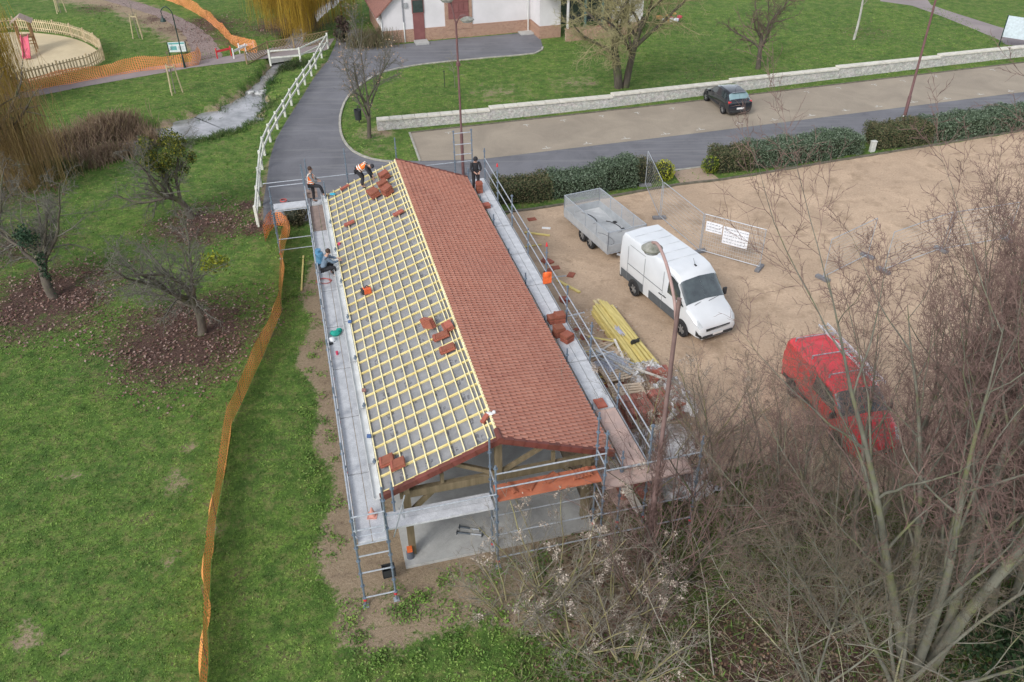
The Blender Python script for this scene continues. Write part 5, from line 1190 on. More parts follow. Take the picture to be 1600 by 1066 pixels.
for a, c in zip(pl, pl[1:]):
    a, c = a - o0, c - o0; d = c - a; L = d.length; u_ = d / L; b = MB(); n = int(L / .26)
    for k in range(n + 1):
        for sg in (1, -1):
            s0 = k * L / n; s1 = s0 + sg * .8; 
            if 0 <= s1 <= L: b.beam(a + u_ * s0 + Vector((0, 0, .08)), a + u_ * s1 + Vector((0, 0, .88)), .02, .04)
    b.beam(a + Vector((0, 0, .9)), c + Vector((0, 0, .9)), .04, .06); b.beam(a, c + Vector((0, 0, .06)), .04, .06); b.build('lattice_panel', M_LAT, tf)
    MB().box((a.x, a.y, .5), (.1, .1, 1.0)).build('post', M_LAT, tf)
# playground fence: vertical pickets
pf = thing('picket_fence', 'curving fence of pale wooden pickets round the sand playground', 'fence', G(60, 128)); o0 = pf.location.copy()
M_PICK = mat('weathered_picket', (.52, .43, .28), (.38, .30, .18), 4, .85, island=.12)
line = refine(smoothline(GL([(-60, 62), (-20, 52), (30, 47), (60, 50), (100, 55), (130, 64), (152, 75), (163, 88), (161, 97), (145, 106), (110, 115), (60, 127), (15, 137), (-40, 146)]), 3), .21, closed=False)
b = MB()
for i, p in enumerate(line[:-1]):
    q = p - o0; d = line[i + 1] - p; rz = math.atan2(d.y, d.x); b.box((q.x, q.y, .55), (.11, .03, 1.0), rz)
b.build('pickets', M_PICK, pf)
for i in range(0, len(line) - 9, 9):
    a, c = line[i] - o0, line[min(i + 9, len(line) - 1)] - o0; MB().beam(a + Vector((0, 0, .3)), c + Vector((0, 0, .3)), .03, .08).beam(a + Vector((0, 0, .85)), c + Vector((0, 0, .85)), .03, .08).build('rail', M_PICK, pf); MB().box((a.x, a.y, .58), (.1, .1, 1.16)).build('post', M_PICK, pf)
# slide tower
sl_ = thing('playground_slide', 'wooden play tower with pitched roof and pink slide on the sand', 'slide', G(48, 80), math.radians(-70)); M_PW = mat('play_wood', (.33, .20, .10), (.24, .14, .07), 4, .8)
for x, y in ((-.5, -.5), (.5, -.5), (.5, .5), (-.5, .5)): MB().box((x, y, 1.15), (.1, .1, 2.3)).build('post', M_PW, sl_)
MB().box((0, 0, 1.2), (1.1, 1.1, .08)).build('platform', M_PW, sl_)
b = MB(); [b.box((-.45 + k * .18, s * .52, 1.55), (.05, .03, .6)) for k in range(6) for s in (1, -1)]; b.box((0, .52, 1.85), (1, .04, .06)); b.box((0, -.52, 1.85), (1, .04, .06)); b.build('railing', M_PW, sl_)
b = MB(); f = [(3, 2, 1, 0), (4, 5, 6, 7), (0, 1, 5, 4), (1, 2, 6, 5), (2, 3, 7, 6), (3, 0, 4, 7)]
for s in (1, -1):
    P = [(-.75, 0, 2.75), (.75, 0, 2.75), (.75, s * .8, 2.25), (-.75, s * .8, 2.25)]; b.add(P + [(p[0], p[1], p[2] + .05) for p in P], f if s < 0 else [t[::-1] for t in f])
b.build('roof', mat('play_roof', (.36, .27, .22)), sl_)
M_PINKS = mat('pink_slide', (.72, .16, .22), (.62, .12, .18), 3, .35)
b = MB(); pr = [(.5, 1.25), (.8, 1.2), (1.7, .55), (2.3, .22), (2.7, .15)]
for (xa, za), (xb, zb) in zip(pr, pr[1:]):
    b.beam((xa, 0, za), (xb, 0, zb), .5, .05)
    for s in (1, -1): b.beam((xa, s * .26, za + .09), (xb, s * .26, zb + .09), .05, .2)
b.build('slide', M_PINKS, sl_)
MB().beam((-1.3, .4, 0), (-.5, .4, 1.2), .06, .08).beam((-1.3, -.4, 0), (-.5, -.4, 1.2), .06, .08).beam((-1.1, -.4, .3), (-1.1, .4, .3), .06, .06).beam((-.9, -.4, .6), (-.9, .4, .6), .06, .06).beam((-.7, -.4, .9), (-.7, .4, .9), .06, .06).build('ladder', M_PW, sl_)
t = thing('litter_bin', 'black litter bin beside the orange net by the playground', 'bin', G(27, 142)); MB().lathe([(0, .3), (.2, .3), (.25, .95), (.2, .95)], 14).build('basket', M_BLACKP, t, 40); MB().tube([(0, .26, 0), (0, .26, 1.2)], .03, 8).build('post', M_BLACKP, t)
# information boards
def board(px, py, w, h, z0, rz, lab, face, m_post, tilt=0, marks=True):
    t = thing('information_board', lab, 'sign', G(px, py), rz)
    for s in (-1, 1): MB().box((s * w / 2, 0, (z0 + h) / 2), (.07, .07, z0 + h + .05)).build('post', m_post, t)
    pn = MB().box((0, -.03, z0 + h / 2), (w - .08, .03, h)).build('panel', face, t)
    if marks:
        MB().box((0, -.05, z0 + h - .1), (w - .16, .006, .12)).box((-w * .2, -.05, z0 + h * .4), (w * .35, .006, h * .4)).build('print', mat('teal_print', (.15, .42, .42)), pn)
        b = MB(); [b.box((w * .22, -.05, z0 + h * .2 + k * .09), (w * .32, .006, .02)) for k in range(4)]; b.build('text_lines', mat('grey_print', (.3, .35, .36)), pn)
    return t
board(280, 88, 1.35, .75, .35, BYAW - .1, 'pale green and white information board behind the swan neck lamp', mat('white_panel', (.72, .80, .80)), M_DKGREEN)
t = board(1583, 76, 2.1, 1.6, .75, BYAW - .95, 'large pale notice board on dark green posts by the top right path', mat('pale_back_panel', (.55, .63, .68)), M_DKGREEN, marks=False)
t = thing('metal_stake', 'thin black metal stake standing in the lawn before the house', 'stake', G(695, 136)); MB().tube([(0, 0, 0), (0, 0, 1.15)], .025, 6).box((0, 0, 1.1), (.1, .04, .06)).build('bar', M_BLACKP, t)
t = thing('marker_stone', 'pale grey marker box standing in the gap of the right hedge', 'marker', G(1362, 237)); MB().box((0, 0, .3), (.3, .22, .62), .3).box((0, 0, .63), (.34, .26, .06), .3).build('block', mat('pale_stone', (.55, .56, .52)), t, None, .02)
# heap of bright objects by the house
t = thing('flower_heap', 'heap of white and coloured bundles on the lawn at the house corner', 'heap', G(1045, 34)); 
for nm, colr, k0 in (('white_bundle', (.75, .76, .80), 9), ('orange_bundle', (.65, .35, .12), 5), ('red_bundle', (.5, .08, .10), 4)):
    b = MB(); [b.ball((rng.uniform(-.9, 1.1), rng.uniform(-.6, .6), rng.uniform(.1, .6 if nm != 'white_bundle' else .35)), rng.uniform(.12, .3), 7, (1.3, 1, .7)) for _ in range(k0)]; b.build(nm, mat(nm, colr), t)
# ---------------------------------------------------------------- orange plastic netting
def net(name, lab, base, h, cols, k_=2, lean=(0, 0), group='orange safety nets'):
    t = thing(name, lab, 'safety net', base[0]); o0 = base[0]; V_, F_, UV = [], [], []; s = 0; L = refine(smoothline(base, 2) if k_ > 1 else base, .35, closed=False)
    n = 5; r2 = random.Random(len(L))
    for i, p in enumerate(L):
        if i: s += (p - L[i - 1]).length
        sag = .12 * math.sin(s * 1.3) + r2.uniform(-.03, .03); bow = .16 * math.sin(s * 1.7 + math.sin(s * .6) * 2)
        for k in range(n):
            f = k / (n - 1); V_.append((p.x - o0.x + lean[0] * f + bow * math.sin(f * PI), p.y - o0.y + lean[1] * f + .05 * math.sin(s * 3 + f * 4), .03 + f * (h + sag))); UV.append((s, f * h))
    me = bpy.data.meshes.new('netting'); F_ = [(i * n + k, (i + 1) * n + k, (i + 1) * n + k + 1, i * n + k + 1) for i in range(len(L) - 1) for k in range(n - 1)]
    me.from_pydata(V_, [], F_); u = me.uv_layers.new(name='UVMap')
    for lp in me.loops: u.data[lp.index].uv = UV[lp.vertex_index]
    me.materials.append(cols); o = bpy.data.objects.new('netting', me); COL.objects.link(o); o.parent = t
    me.polygons.foreach_set('use_smooth', [True] * len(me.polygons))
    for i in range(0, len(base)):
        q = base[i] - o0; MB().tube([(q.x, q.y, 0), (q.x + lean[0], q.y + lean[1], h + .12)], .012, 5).build('stake', mat('rusty_stake', (.25, .13, .08)), t)
    return t
M_NET = mesh_mat('orange_net', (1.0, .40, .12), 8, 11, .44); M_NET2 = mesh_mat('orange_net_dense', (.75, .28, .10), 7, 9, .36)
net('safety_net', 'long orange mesh barrier zigzagging down the lawn left of the hall', GL([(448, 372), (440, 415), (440, 488), (410, 560), (377, 632), (360, 668), (350, 740), (338, 810), (331, 872), (325, 960), (325, 1040), (322, 1110)]), 1.0, M_NET, k_=1, lean=(.08, 0))
net('safety_net', 'orange mesh bunched at the far left corner of the scaffold', GL([(415, 378), (430, 352), (452, 362), (444, 385)]), .8, M_NET2)
net('safety_net', 'orange mesh barrier between park path and playground', GL([(-30, 160), (0, 153), (50, 143), (98, 133), (110, 132), (160, 122), (220, 112), (275, 106), (310, 102), (312, 90)]), 1.0, M_NET2)
net('safety_net', 'orange mesh barrier curving along the gravel path to the bridge', GL([(235, -8), (280, 8), (325, 33), (355, 62), (375, 79), (402, 83)]), 1.0, M_NET2)
bt = thing('barrier', 'low red and white barrier pieces beside the gravel path end', 'barrier', G(360, 93)); o0 = bt.location.copy()
for k, (a, c) in enumerate([((340, 92), (362, 88)), ((366, 92), (385, 84)), ((375, 84), (398, 80))]):
    p, q = G(*a) - o0, G(*c) - o0; MB().beam(p + Vector((0, 0, .55)), q + Vector((0, 0, .6)), .05, .16).beam(p, p + Vector((0, 0, .8)), .08, .08).beam(q, q + Vector((0, 0, .8)), .08, .08).build('barrier_board', M_PLATE if k != 0 else M_RED, bt)
# ---------------------------------------------------------------- mesh site fences
M_HER = mesh_mat('fence_mesh', (.42, .43, .44), 9, 5, .07)
def heras(a, c, lab, h=2.0, footed=(1, 1)):
    p, q = G(*a), G(*c); d = q - p; L = d.length; rz = math.atan2(d.y, d.x); t = thing('site_fence_panel', lab, 'fence panel', p, rz, 'temporary mesh fence panels')
    b = MB(); b.tube([(0, 0, .12), (0, 0, h)], .021, 6).tube([(L, 0, .12), (L, 0, h)], .021, 6).tube([(0, 0, h), (L, 0, h)], .018, 6).tube([(0, 0, .15), (L, 0, .15)], .018, 6); b.build('frame', M_STEEL, t)
    uvquad('mesh', [(0, 0, .15), (L, 0, .15), (L, 0, h), (0, 0, h)], M_HER, t, [(0, 0), (L, 0), (L, h), (0, h)])
    for k, x in enumerate((0, L)):
        if footed[k]: MB().box((x, 0, .07), (.22, .68, .14)).build('foot_block', mat('block_grey', (.20, .20, .21), (.14, .14, .15), 6), t, None, .02)
    return t
heras((1008, 291), (1030, 342), 'mesh fence panel nearest the hedge gap', footed=(1, 1))
heras((1032, 343), (1092, 395), 'mesh fence panel between hedge gap and van', footed=(0, 1))
h3 = heras((1094, 395), (1186, 421), 'mesh fence panel carrying two white notices right of the white van', footed=(0, 1))
heras((1285, 437), (1355, 402), 'mesh fence panel behind the thin branches right of the notices')
heras((1380, 425), (1470, 392), 'mesh fence panel behind branches in the middle of the gravel yard')
heras((1475, 392), (1572, 376), 'rightmost mesh fence panel behind the branches', footed=(0, 1))
h3p = h3.location.copy(); rz3 = h3.rotation_euler[2]
M_NOTE = mat('notice_white', (.80, .81, .84)); M_INK = mat('notice_ink', (.35, .36, .40))
for k, (x0, w_, z0, hh, lab) in enumerate([(.12, .78, 1.2, .50, 'smaller white notice sheet on the site fence, left one'), (.95, 1.2, .82, .85, 'larger white notice sheet on the site fence, right one')]):
    d = Vector((math.cos(rz3), math.sin(rz3), 0)); t = thing('notice_sheet', lab, 'notice', h3p + d * x0 + Vector((0, 0, z0)), rz3, 'notices on the site fence')
    MB().box((w_ / 2, -.03, hh / 2), (w_, .006, hh)).build('sheet', M_NOTE, t)
    b = MB(); n = 3 if k == 0 else 5
    for r_ in range(n):
        x = .06
        while x < w_ - .1:
            l_ = rng.uniform(.05, .14); b.box((x + l_ / 2, -.036, hh * (r_ + .7) / (n + .4)), (l_, .003, .035)); x += l_ + .04
    b.build('text', M_INK, t)
# ---------------------------------------------------------------- bare trees
def barkmat(name, c1, c2, moss=None, sc=3):
    mt, nt, bs = newmat(name); c = ramp(nt, noise(nt, sc, 5, .7, stretch=(1, 1, .4)), [(.35, c2), (.65, c1)])
    if moss: c = mixc(nt, ramp(nt, noise(nt, 1.3, 4, .7), [(.5, (0, 0, 0)), (.66, (.8, .8, .8))]), c, moss)
    nt.links.new(c, bs.inputs['Base Color']); bs.inputs['Roughness'].default_value = .9; bs.inputs['Specular IOR Level'].default_value = .15; return mt
MINR = .0045
def grow(out, r, p, d, L, rad, lvl, P):
    """P: per level dicts; out[lvl] gets (points, radii)"""
    q = P[lvl]; n = q['n']; pts = [p.copy()]; rr = [rad]; dirs = [d.copy()]; step = L / n; end = q.get('end', .35)
    for i in range(n):
        d = (d + Vector((r.gauss(0, 1), r.gauss(0, 1), r.gauss(0, 1))) * q['g'] + Vector((0, 0, q['up']))).normalized()
        p = p + d * step; pts.append(p.copy()); rr.append(rad * (1 - (1 - end) * (i + 1) / n)); dirs.append(d.copy())
    out[lvl].append((pts, rr))
    if lvl + 1 >= len(P): return
    k = q['k']; k = k if isinstance(k, int) else r.randint(*k)
    ph = r.uniform(0, 2 * PI)
    for c in range(k):
        t = q['t0'] + (1 - q['t0']) * ((c + r.uniform(.1, .9)) / k); f = t * n; i = min(int(f), n - 1); a = f - i
        bp = pts[i].lerp(pts[i + 1], a); bd = dirs[min(i + 1, n)]
        ax = bd.cross(Vector((0, 0, 1)) if abs(bd.z) < .95 else Vector((1, 0, 0))).normalized(); ph += 2.4 + r.uniform(-.5, .5)
        ax = Matrix.Rotation(ph, 3, bd) @ ax; ang = math.radians(r.gauss(*q['ang'])); nd = Matrix.Rotation(ang, 3, ax) @ bd
        ll = L * q['len'] * r.uniform(.65, 1.25) * (1 - q.get('tipfall', .35) * t); ra = max(rr[i] * q['rad'] * r.uniform(.8, 1.1), MINR)
        grow(out, r, bp, nd, ll, ra, lvl + 1, P)
def tubes(lst, n):
    """many tubes fast"""
    V_, F_ = [], []; o = 0
    ang = np.arange(n) * 2 * PI / n; ca, sa = np.cos(ang), np.sin(ang)
    for pts, rr in lst:
        A = np.array([tuple(p) for p in pts]); k = len(A); T = np.empty_like(A); T[1:-1] = A[2:] - A[:-2]; T[0] = A[1] - A[0]; T[-1] = A[-1] - A[-2]
        T /= np.linalg.norm(T, axis=1)[:, None] + 1e-9; ref = np.array([.31, .17, .93]) if abs(T[0][2]) < .9 else np.array([.9, .3, .1])
        X = np.cross(T, ref); X /= np.linalg.norm(X, axis=1)[:, None] + 1e-9; Y = np.cross(T, X); R = np.array(rr)[:, None, None]
        V_.append((A[:, None, :] + R * (X[:, None, :] * ca[None, :, None] + Y[:, None, :] * sa[None, :, None])).reshape(-1, 3))
        i = np.arange(k - 1)[:, None] * n + np.arange(n)[None, :]; j = np.arange(k - 1)[:, None] * n + (np.arange(n)[None, :] + 1) % n
        F_.append((np.stack([i, j, j + n, i + n], -1) + o).reshape(-1, 4)); o += k * n
    return np.concatenate(V_), np.concatenate(F_)
def joinm(parts):
    V_, F_ = [], []; o = 0
    for v, f in parts: V_.append(v); F_.append(f + o); o += len(v)
    return np.concatenate(V_), np.concatenate(F_)
def leafquads(C, size, r=None):
    n = len(C); a = nr.normal(size=(n, 3)); a /= np.linalg.norm(a, axis=1)[:, None]; b = np.cross(a, nr.normal(size=(n, 3))); b /= np.linalg.norm(b, axis=1)[:, None] + 1e-9
    s = size * nr.uniform(.6, 1.3, n)[:, None]
    V_ = np.stack([C - a * s, C - b * s * .55, C + a * s, C + b * s * .55], 1).reshape(-1, 3); return V_, np.arange(n * 4).reshape(-1, 4)
def tree(name, label, base, rz, P, mt, mt2, L, rad, seed, thick=2, stems=1, spread=.15, group=None, kindn='tree', splay=18, up0=None):
    r = random.Random(seed); out = [[] for _ in P]; t = thing(name, label, kindn, base, rz, group)
    for s in range(stems):
        a = 2 * PI * s / stems + r.uniform(-.4, .4); tl = math.radians(splay * r.uniform(.6, 1.3)) if stems > 1 else (up0 or 0)
        d = Vector((math.cos(a) * math.sin(tl), math.sin(a) * math.sin(tl), math.cos(tl))); p = Vector((math.cos(a) * spread, math.sin(a) * spread, -.05)) if stems > 1 else Vector((0, 0, -.05))
        grow(out, r, p, d, L * r.uniform(.85, 1.1), rad * r.uniform(.8, 1.1), 0, P)
    sides = [8, 6, 4, 3, 3, 3]
    v, f = joinm([tubes(out[i], sides[i]) for i in range(thick) if out[i]]); npmesh('trunk', v, f, mt, t, True)
    v, f = joinm([tubes(out[i], sides[i]) for i in range(thick, len(P)) if out[i]]); npmesh('crown', v, f, mt2, t)
    t['_'] = 0; del t['_']
    return t, out
def lv(n, g, up, k=0, t0=.3, ang=(40, 10), ln=.5, rad=.6, end=.35, tipfall=.35): return dict(n=n, g=g, up=up, k=k, t0=t0, ang=ang, len=ln, rad=rad, end=end, tipfall=tipfall)
M_BGREY = barkmat('grey_green_bark', (.20, .195, .16), (.105, .105, .085), (.17, .18, .08)); M_TWIG = barkmat('purplish_twig', (.235, .155, .135), (.135, .088, .08))
M_TWG = barkmat('grey_twig', (.27, .245, .205), (.17, .155, .125)); M_BDARK = barkmat('dark_bark', (.13, .11, .09), (.07, .06, .05), (.10, .12, .05))
M_LICH = barkmat('lichen_twig', (.36, .33, .17), (.22, .20, .11)); M_PALE = barkmat('pale_branch', (.34, .32, .27), (.20, .19, .155), (.34, .34, .14))
# wood: multi stemmed tall trees at the right
WP = [lv(9, .045, .05, (9, 11), .26, (30, 8), .42, .5, .05), lv(8, .08, .07, (7, 9), .15, (34, 10), .42, .5, .08), lv(6, .11, .05, (5, 7), .12, (38, 12), .45, .5, .35), lv(4, .13, .03, (3, 5), .1, (42, 14), .55, .65, .4), lv(3, .16, .02)]
wl = 'bare grey green multi stemmed tree in the tangled wood right of the hall'
protos = []
for i in range(4):
    protos.append(tree('bare_tree', wl, (0, 0, 0), 0, WP, M_BGREY, M_TWIG, 9.6 + .5 * i, .105 + .008 * i, 100 + i, thick=2, stems=[3, 4, 2, 3][i], splay=[9, 11, 7, 12][i], group='bare trees of the wood')[0])
SPL = [lv(9, .07, -.01, (10, 12), .2, (32, 9), .45, .5, .05), lv(7, .10, .03, (7, 9), .12, (34, 10), .45, .55, .1), lv(6, .12, .04, (4, 5), .1, (36, 12), .5, .6, .4), lv(4, .14, .03, 2, .1, (40, 14), .5, .7, .5), lv(3, .16, .02)]
protos.append(tree('bare_tree', wl, (0, 0, 0), 0, SPL, M_BGREY, barkmat('brown_olive_twig', (.20, .165, .125), (.12, .10, .075)), 7.4, .062, 131, thick=2, stems=6, splay=30, group='bare trees of the wood')[0])
protos.append(tree('bare_tree', wl, (0, 0, 0), 0, WP, M_BGREY, M_TWIG, 10.4, .145, 137, thick=2, stems=6, spread=.3, splay=11, group='bare trees of the wood')[0])
spots = [(1432, 1030, 5, 1.12, 0), (1405, 1075, 4, 1.0, 1.2), (1270, 1080, 4, .62, 2), (1555, 985, 2, 1.1, .5), (1605, 900, 0, 1.05, 3.6), (1485, 915, 5, .92, 4.2), (1370, 930, 4, .92, 5), (1640, 1040, 2, 1.1, .8),
         (1205, 800, 0, .50, 2.7), (1420, 850, 2, .82, 1.9), (1540, 820, 1, .9, 3.1), (1310, 985, 4, .85, 3.6), (1640, 760, 3, .9, 2.2), (1255, 900, 4, .52, .4), (1500, 790, 0, .74, 1.0), (1150, 830, 4, .55, 1.4), (1600, 800, 2, .95, .9), (1340, 880, 2, .86, 2.4), (1235, 850, 0, .60, .7), (1560, 900, 1, 1.0, 2.0)]
WL = ['thickest cluster of grey trunks in the wood, lower right of the frame', 'wide arching bare tree at the bottom edge under the thick trunk cluster', 'low arching bare tree at the bottom edge left of the thick trunk cluster', 'tall two stemmed bare tree directly behind the corner conifer', 'tall bare tree at the right frame edge in mid height', 'tall many stemmed tree right behind the thickest trunk cluster', 'arching bare tree left behind the thickest trunk cluster', 'two stemmed bare tree in the bottom right corner',
      'slim bare tree left below the rear wheel of the red van', 'two stemmed tree standing below right of the red van', 'bare tree between the red van and the right frame edge', 'arching bare tree at the middle of the wood floor', 'bare tree at the right frame edge level with the red van', 'small arching bare tree straight below the red van', 'slender bare tree at the yard edge right of the red van', 'small arching bare tree between the near lamp post and the red van', 'two stemmed tree at the right frame edge below the yard', 'slim two stemmed tree whose twigs veil the front of the red van', 'slim bare tree whose twigs veil the rear of the red van', 'four stemmed tall tree left of the right edge conifer']
for i, (px, py, k, sc, rz) in enumerate(spots):
    p = G(px, py)
    o = dup(protos[k], p, rz, WL[i], scale=(sc * .98, sc * .98, sc)); o.rotation_euler = (Matrix.Rotation(math.radians(-9 if k < 4 else (-4 if k == 4 else -5)), 3, 'Y') @ Matrix.Rotation(rz, 3, 'Z')).to_euler()
for t in protos:
    for c in list(t.children): bpy.data.objects.remove(c)
    bpy.data.objects.remove(t)
# pale arching branches of low shrubs at the bottom right
PPb = [lv(7, .10, -.02, 5, .25, (48, 14), .42, .55), lv(5, .14, -.01, 4, .15, (45, 15), .45, .6), lv(4, .16, 0, 3, .2, (45, 15), .5, .6), lv(3, .2, 0)]
sh = tree('shrub', 'low shrub with pale arching bare branches at the bottom right of the wood', G(1395, 1090), 0, PPb, M_PALE, M_TWG, 4.6, .03, 21, 2, 4, group='pale shrubs of the wood', kindn='shrub', splay=50)[0]
for px, py, rz, sc, lab in [(1230, 1020, 1.5, .75, 'low pale branched shrub left of the tall trunks in the wood'), (1530, 1080, 3.3, 1.0, 'pale yellowish shrub before the dark conifer in the bottom right corner'), (1120, 1070, 4.5, .8, 'low pale branched shrub at the bottom between clematis and tall trunks'), (1630, 960, 2.2, 1.0, 'pale branched shrub reaching in from the right edge of the frame')]:
    dup(sh, G(px, py), rz, lab, scale=sc)
# pinkish twiggy shrubs along the pole and yard edge
SP = [lv(6, .09, .02, 6, .15, (30, 10), .55, .6), lv(5, .12, .03, 5, .12, (34, 12), .5, .6), lv(4, .14, .03, 4, .1, (38, 14), .5, .65), lv(3, .18, .02)]
s2 = tree('shrub', 'tall twiggy purplish shrub between the near lamp post and the red van', G(1120, 850), 0, SP, M_BDARK, M_TWIG, 4.0, .035, 31, 1, 9, .25, group='twiggy shrubs at the yard edge', kindn='shrub', splay=28)[0]
for px, py, rz, sc, lab in [(1060, 900, 2, .95, 'twiggy shrub right of the near lamp post foot'), (1010, 960, 3.4, .7, 'twiggy shrub left below the near lamp post'), (1120, 760, 5, .8, 'twiggy purplish shrub nearest the white van'),
                            (1260, 830, 2.6, .8, 'twiggy shrub under the nose of the red van'), (1050, 800, 4.1, .7, 'small twiggy shrub at the white film on the ground'), (1560, 690, 5.1, 1.0, 'twiggy shrub at the yard edge near the right frame side'), (1390, 790, .4, .9, 'twiggy shrub below right of the red van')]:
    dup(s2, G(px, py), rz, lab, scale=sc)
# clematis covered shrubs with fluffy seed heads
M_FLUFF = islandmat('seed_fluff', [(.20, .15, .12), (.32, .26, .21), (.42, .36, .30), (.52, .46, .39), (.15, .10, .08)], .9)
M_OLIVE = barkmat('olive_twig', (.30, .28, .14), (.20, .17, .09))
def clematis(px, py, rz, sc, seed, lab, nf=26, base=None):
    t, out = tree('clematis_shrub', lab, base or G(px, py), rz, SP, M_OLIVE, M_TWG, 2.7 * sc, .028, seed, 1, 10, .35, kindn='shrub', splay=34)
    r = random.Random(seed); tips = [pts[-1] for pts, _ in out[1]] + [pts[-1] for pts, _ in out[2]]; C = []
    tips = [p for p in tips if p.z > .5]
    for p in r.sample(tips, min(int(nf * .62), len(tips))):
        c0 = np.array(p)
        for q in range(r.randint(2, 5)):
            c = c0 + nr.normal(0, .10, 3); C.append(c + nr.normal(0, .045, (26, 3)))
    v, f = leafquads(np.concatenate(C), .028); npmesh('seed_heads', v, f, M_FLUFF, t)['kind'] = 'stuff'; return t
clematis(862, 925, 0, 1.05, 41, 'shrub full of fluffy whitish seed heads in front of the slab', 34)
clematis(800, 955, 1, .75, 42, 'low fluffy seed headed shrub left below the slab corner', 22)
clematis(960, 955, 2, .85, 43, 'fluffy seed headed shrub between slab and near lamp post', 24)
clematis(900, 1010, 3, .7, 44, 'low tangled shrub with few seed heads at the bottom centre', 14)
clematis(985, 1050, 4, .8, 45, 'olive twigged shrub at the very bottom near the centre right', 8)
clematis(1075, 800, 5, 1.2, 46, 'seed headed climber tangle round the near lamp post by the white van', 36, base=WB(4.55, 1.0))
clematis(1130, 720, 5, .9, 47, 'pinkish seed headed tangle under the bumper of the white van', 18, base=G(1105, 690))
# dead brushwood on the wood floor
lst = []
for _ in range(1100):
    x, y = nr.uniform(0.5, 17), nr.uniform(11.5, 18.5)
    if x < 1.5 + (y - 13) * .2: continue
    a = nr.uniform(0, 2 * PI); L = nr.uniform(.4, 1.6); z = nr.uniform(.02, .5); p = Vector((x, y, z)); d = Vector((math.cos(a), math.sin(a), nr.normal(0, .35)))
    pts = [p]
    for k in range(3): d = d + Vector(nr.normal(0, .18, 3)); pts.append(pts[-1] + d * (L / 3))
    for q in pts: q.z = max(q.z, .01)
    lst.append((pts, [.009, .007, .005, .003]))
v, f = tubes(lst, 3); o = npmesh('brushwood', v, f, islandmat('brush_twigs', [(.12, .08, .06), (.25, .20, .13), (.30, .28, .16), (.34, .30, .25), (.16, .16, .07)])); o['kind'] = 'stuff'
# dark conifers at the bottom right corner
M_CON = islandmat('conifer_needles', [(.008, .02, .008), (.015, .035, .012), (.025, .05, .018), (.035, .06, .03)])
def conifer(px, py, h, rw, lab):
    t = thing('conifer', lab, 'tree', G(px, py), 0); MB().tube([(0, 0, 0), (0, 0, h)], [.14, .02], 7).build('trunk', M_BDARK, t); C = []
    for k in range(int(h * 26)):
        z = h * nr.random() ** .9; a = nr.uniform(0, 2 * PI); L = rw * (1 - z / h) + .15; n = int(24 * L) + 6; s = nr.random(n) ** .7 * L
        C.append(np.c_[np.cos(a) * s, np.sin(a) * s, z - s * .25 + s * s * .1] + nr.normal(0, .07, (n, 3)))
    v, f = leafquads(np.concatenate(C), .075); npmesh('crown', v, f, M_CON, t)
conifer(1560, 1075, 3.6, 1.5, 'dark green conifer filling the bottom right corner behind pale branches'); conifer(1625, 850, 4.6, 1.3, 'dark conifer at the right edge of the frame behind the wood'); conifer(1600, 1000, 3.0, 1.3, 'smaller dark conifer above the corner conifer')
MINR = .0065
# ---- orchard trees on the left
M_TWO = barkmat('dark_grey_twig', (.17, .16, .135), (.10, .095, .08))
OP = [lv(5, .14, .0, (6, 7), .6, (46, 9), 2.1, .6, .75, 0), lv(9, .14, .035, (10, 12), .12, (46, 12), .45, .45, .25), lv(7, .16, .02, (8, 10), .1, (45, 14), .46, .5), lv(5, .18, -.03, (6, 8), .08, (45, 16), .55, .6), lv(3, .2, -.03)]
M_MIST = islandmat('mistletoe_leaves', [(.07, .10, .012), (.13, .17, .02), (.22, .24, .02), (.34, .33, .03), (.05, .07, .02)])
M_IVY = islandmat('ivy_leaves', [(.008, .02, .01), (.015, .04, .02), (.03, .06, .03), (.05, .085, .05)])
def clump(par, name, balls, n, size, m, one=True):
    if not one:
        for q in balls: clump(par, name, [q], n, size, m)
        return
    C = []
    for (x, y, z, r_) in balls:
        d = nr.normal(size=(int(n * r_ * r_ * 4), 3)); d /= np.linalg.norm(d, axis=1)[:, None]; C.append(np.array([x, y, z]) + d * r_ * nr.random((len(d), 1)) ** .45)
    v, f = leafquads(np.concatenate(C), size); return npmesh(name, v, f, m, par)
t, _o = tree('orchard_tree', 'leafless spreading tree with one round mistletoe clump, right in front of the lawn leaves', G(316, 522), .4, OP, M_BDARK, M_TWO, 1.6, .16, 61, 2, 1, up0=.05, group='old orchard trees on the lawn')
t.rotation_euler = (0, math.radians(13), .4); t.scale = (1.15,) * 3
clump(t, 'mistletoe', [(.2, -.15, 2.9, .42), (.62, .1, 2.75, .3)], 420, .055, M_MIST, False)
t, _o = tree('orchard_tree', 'leafless spreading tree with an ivy covered trunk at the left edge of the lawn', G(84, 465), 2.0, OP, M_BDARK, M_TWO, 1.9, .17, 62, 2, 1, up0=.12, group='old orchard trees on the lawn')
t.rotation_euler = (0, math.radians(6), 2.0); t.scale = (1.1,) * 3
clump(t, 'ivy', [(.05 * k % .2, 0, .25 * k, .2) for k in range(8)] + [(-.3, .1, 2.6, .45), (-.7, .2, 2.9, .35), (.1, .3, 2.8, .3)], 330, .06, M_IVY)
t, _o = tree('orchard_tree', 'leafless tree overloaded with dark and yellow mistletoe near the stream', G(300, 340), .7, OP, M_BDARK, M_TWO, 1.8, .17, 63, 2, 1, up0=-.15, group='old orchard trees on the lawn')
rm = random.Random(4); balls = [(-.7 + rm.gauss(0, .65), rm.gauss(0, .6), rm.uniform(1.9, 4.4), rm.uniform(.26, .6)) for _ in range(15)]
clump(t, 'mistletoe', balls, 620, .05, islandmat('dark_mistletoe', [(.015, .03, .01), (.03, .05, .015), (.05, .075, .02), (.10, .12, .02), (.24, .22, .025), (.025, .04, .015)]), False)
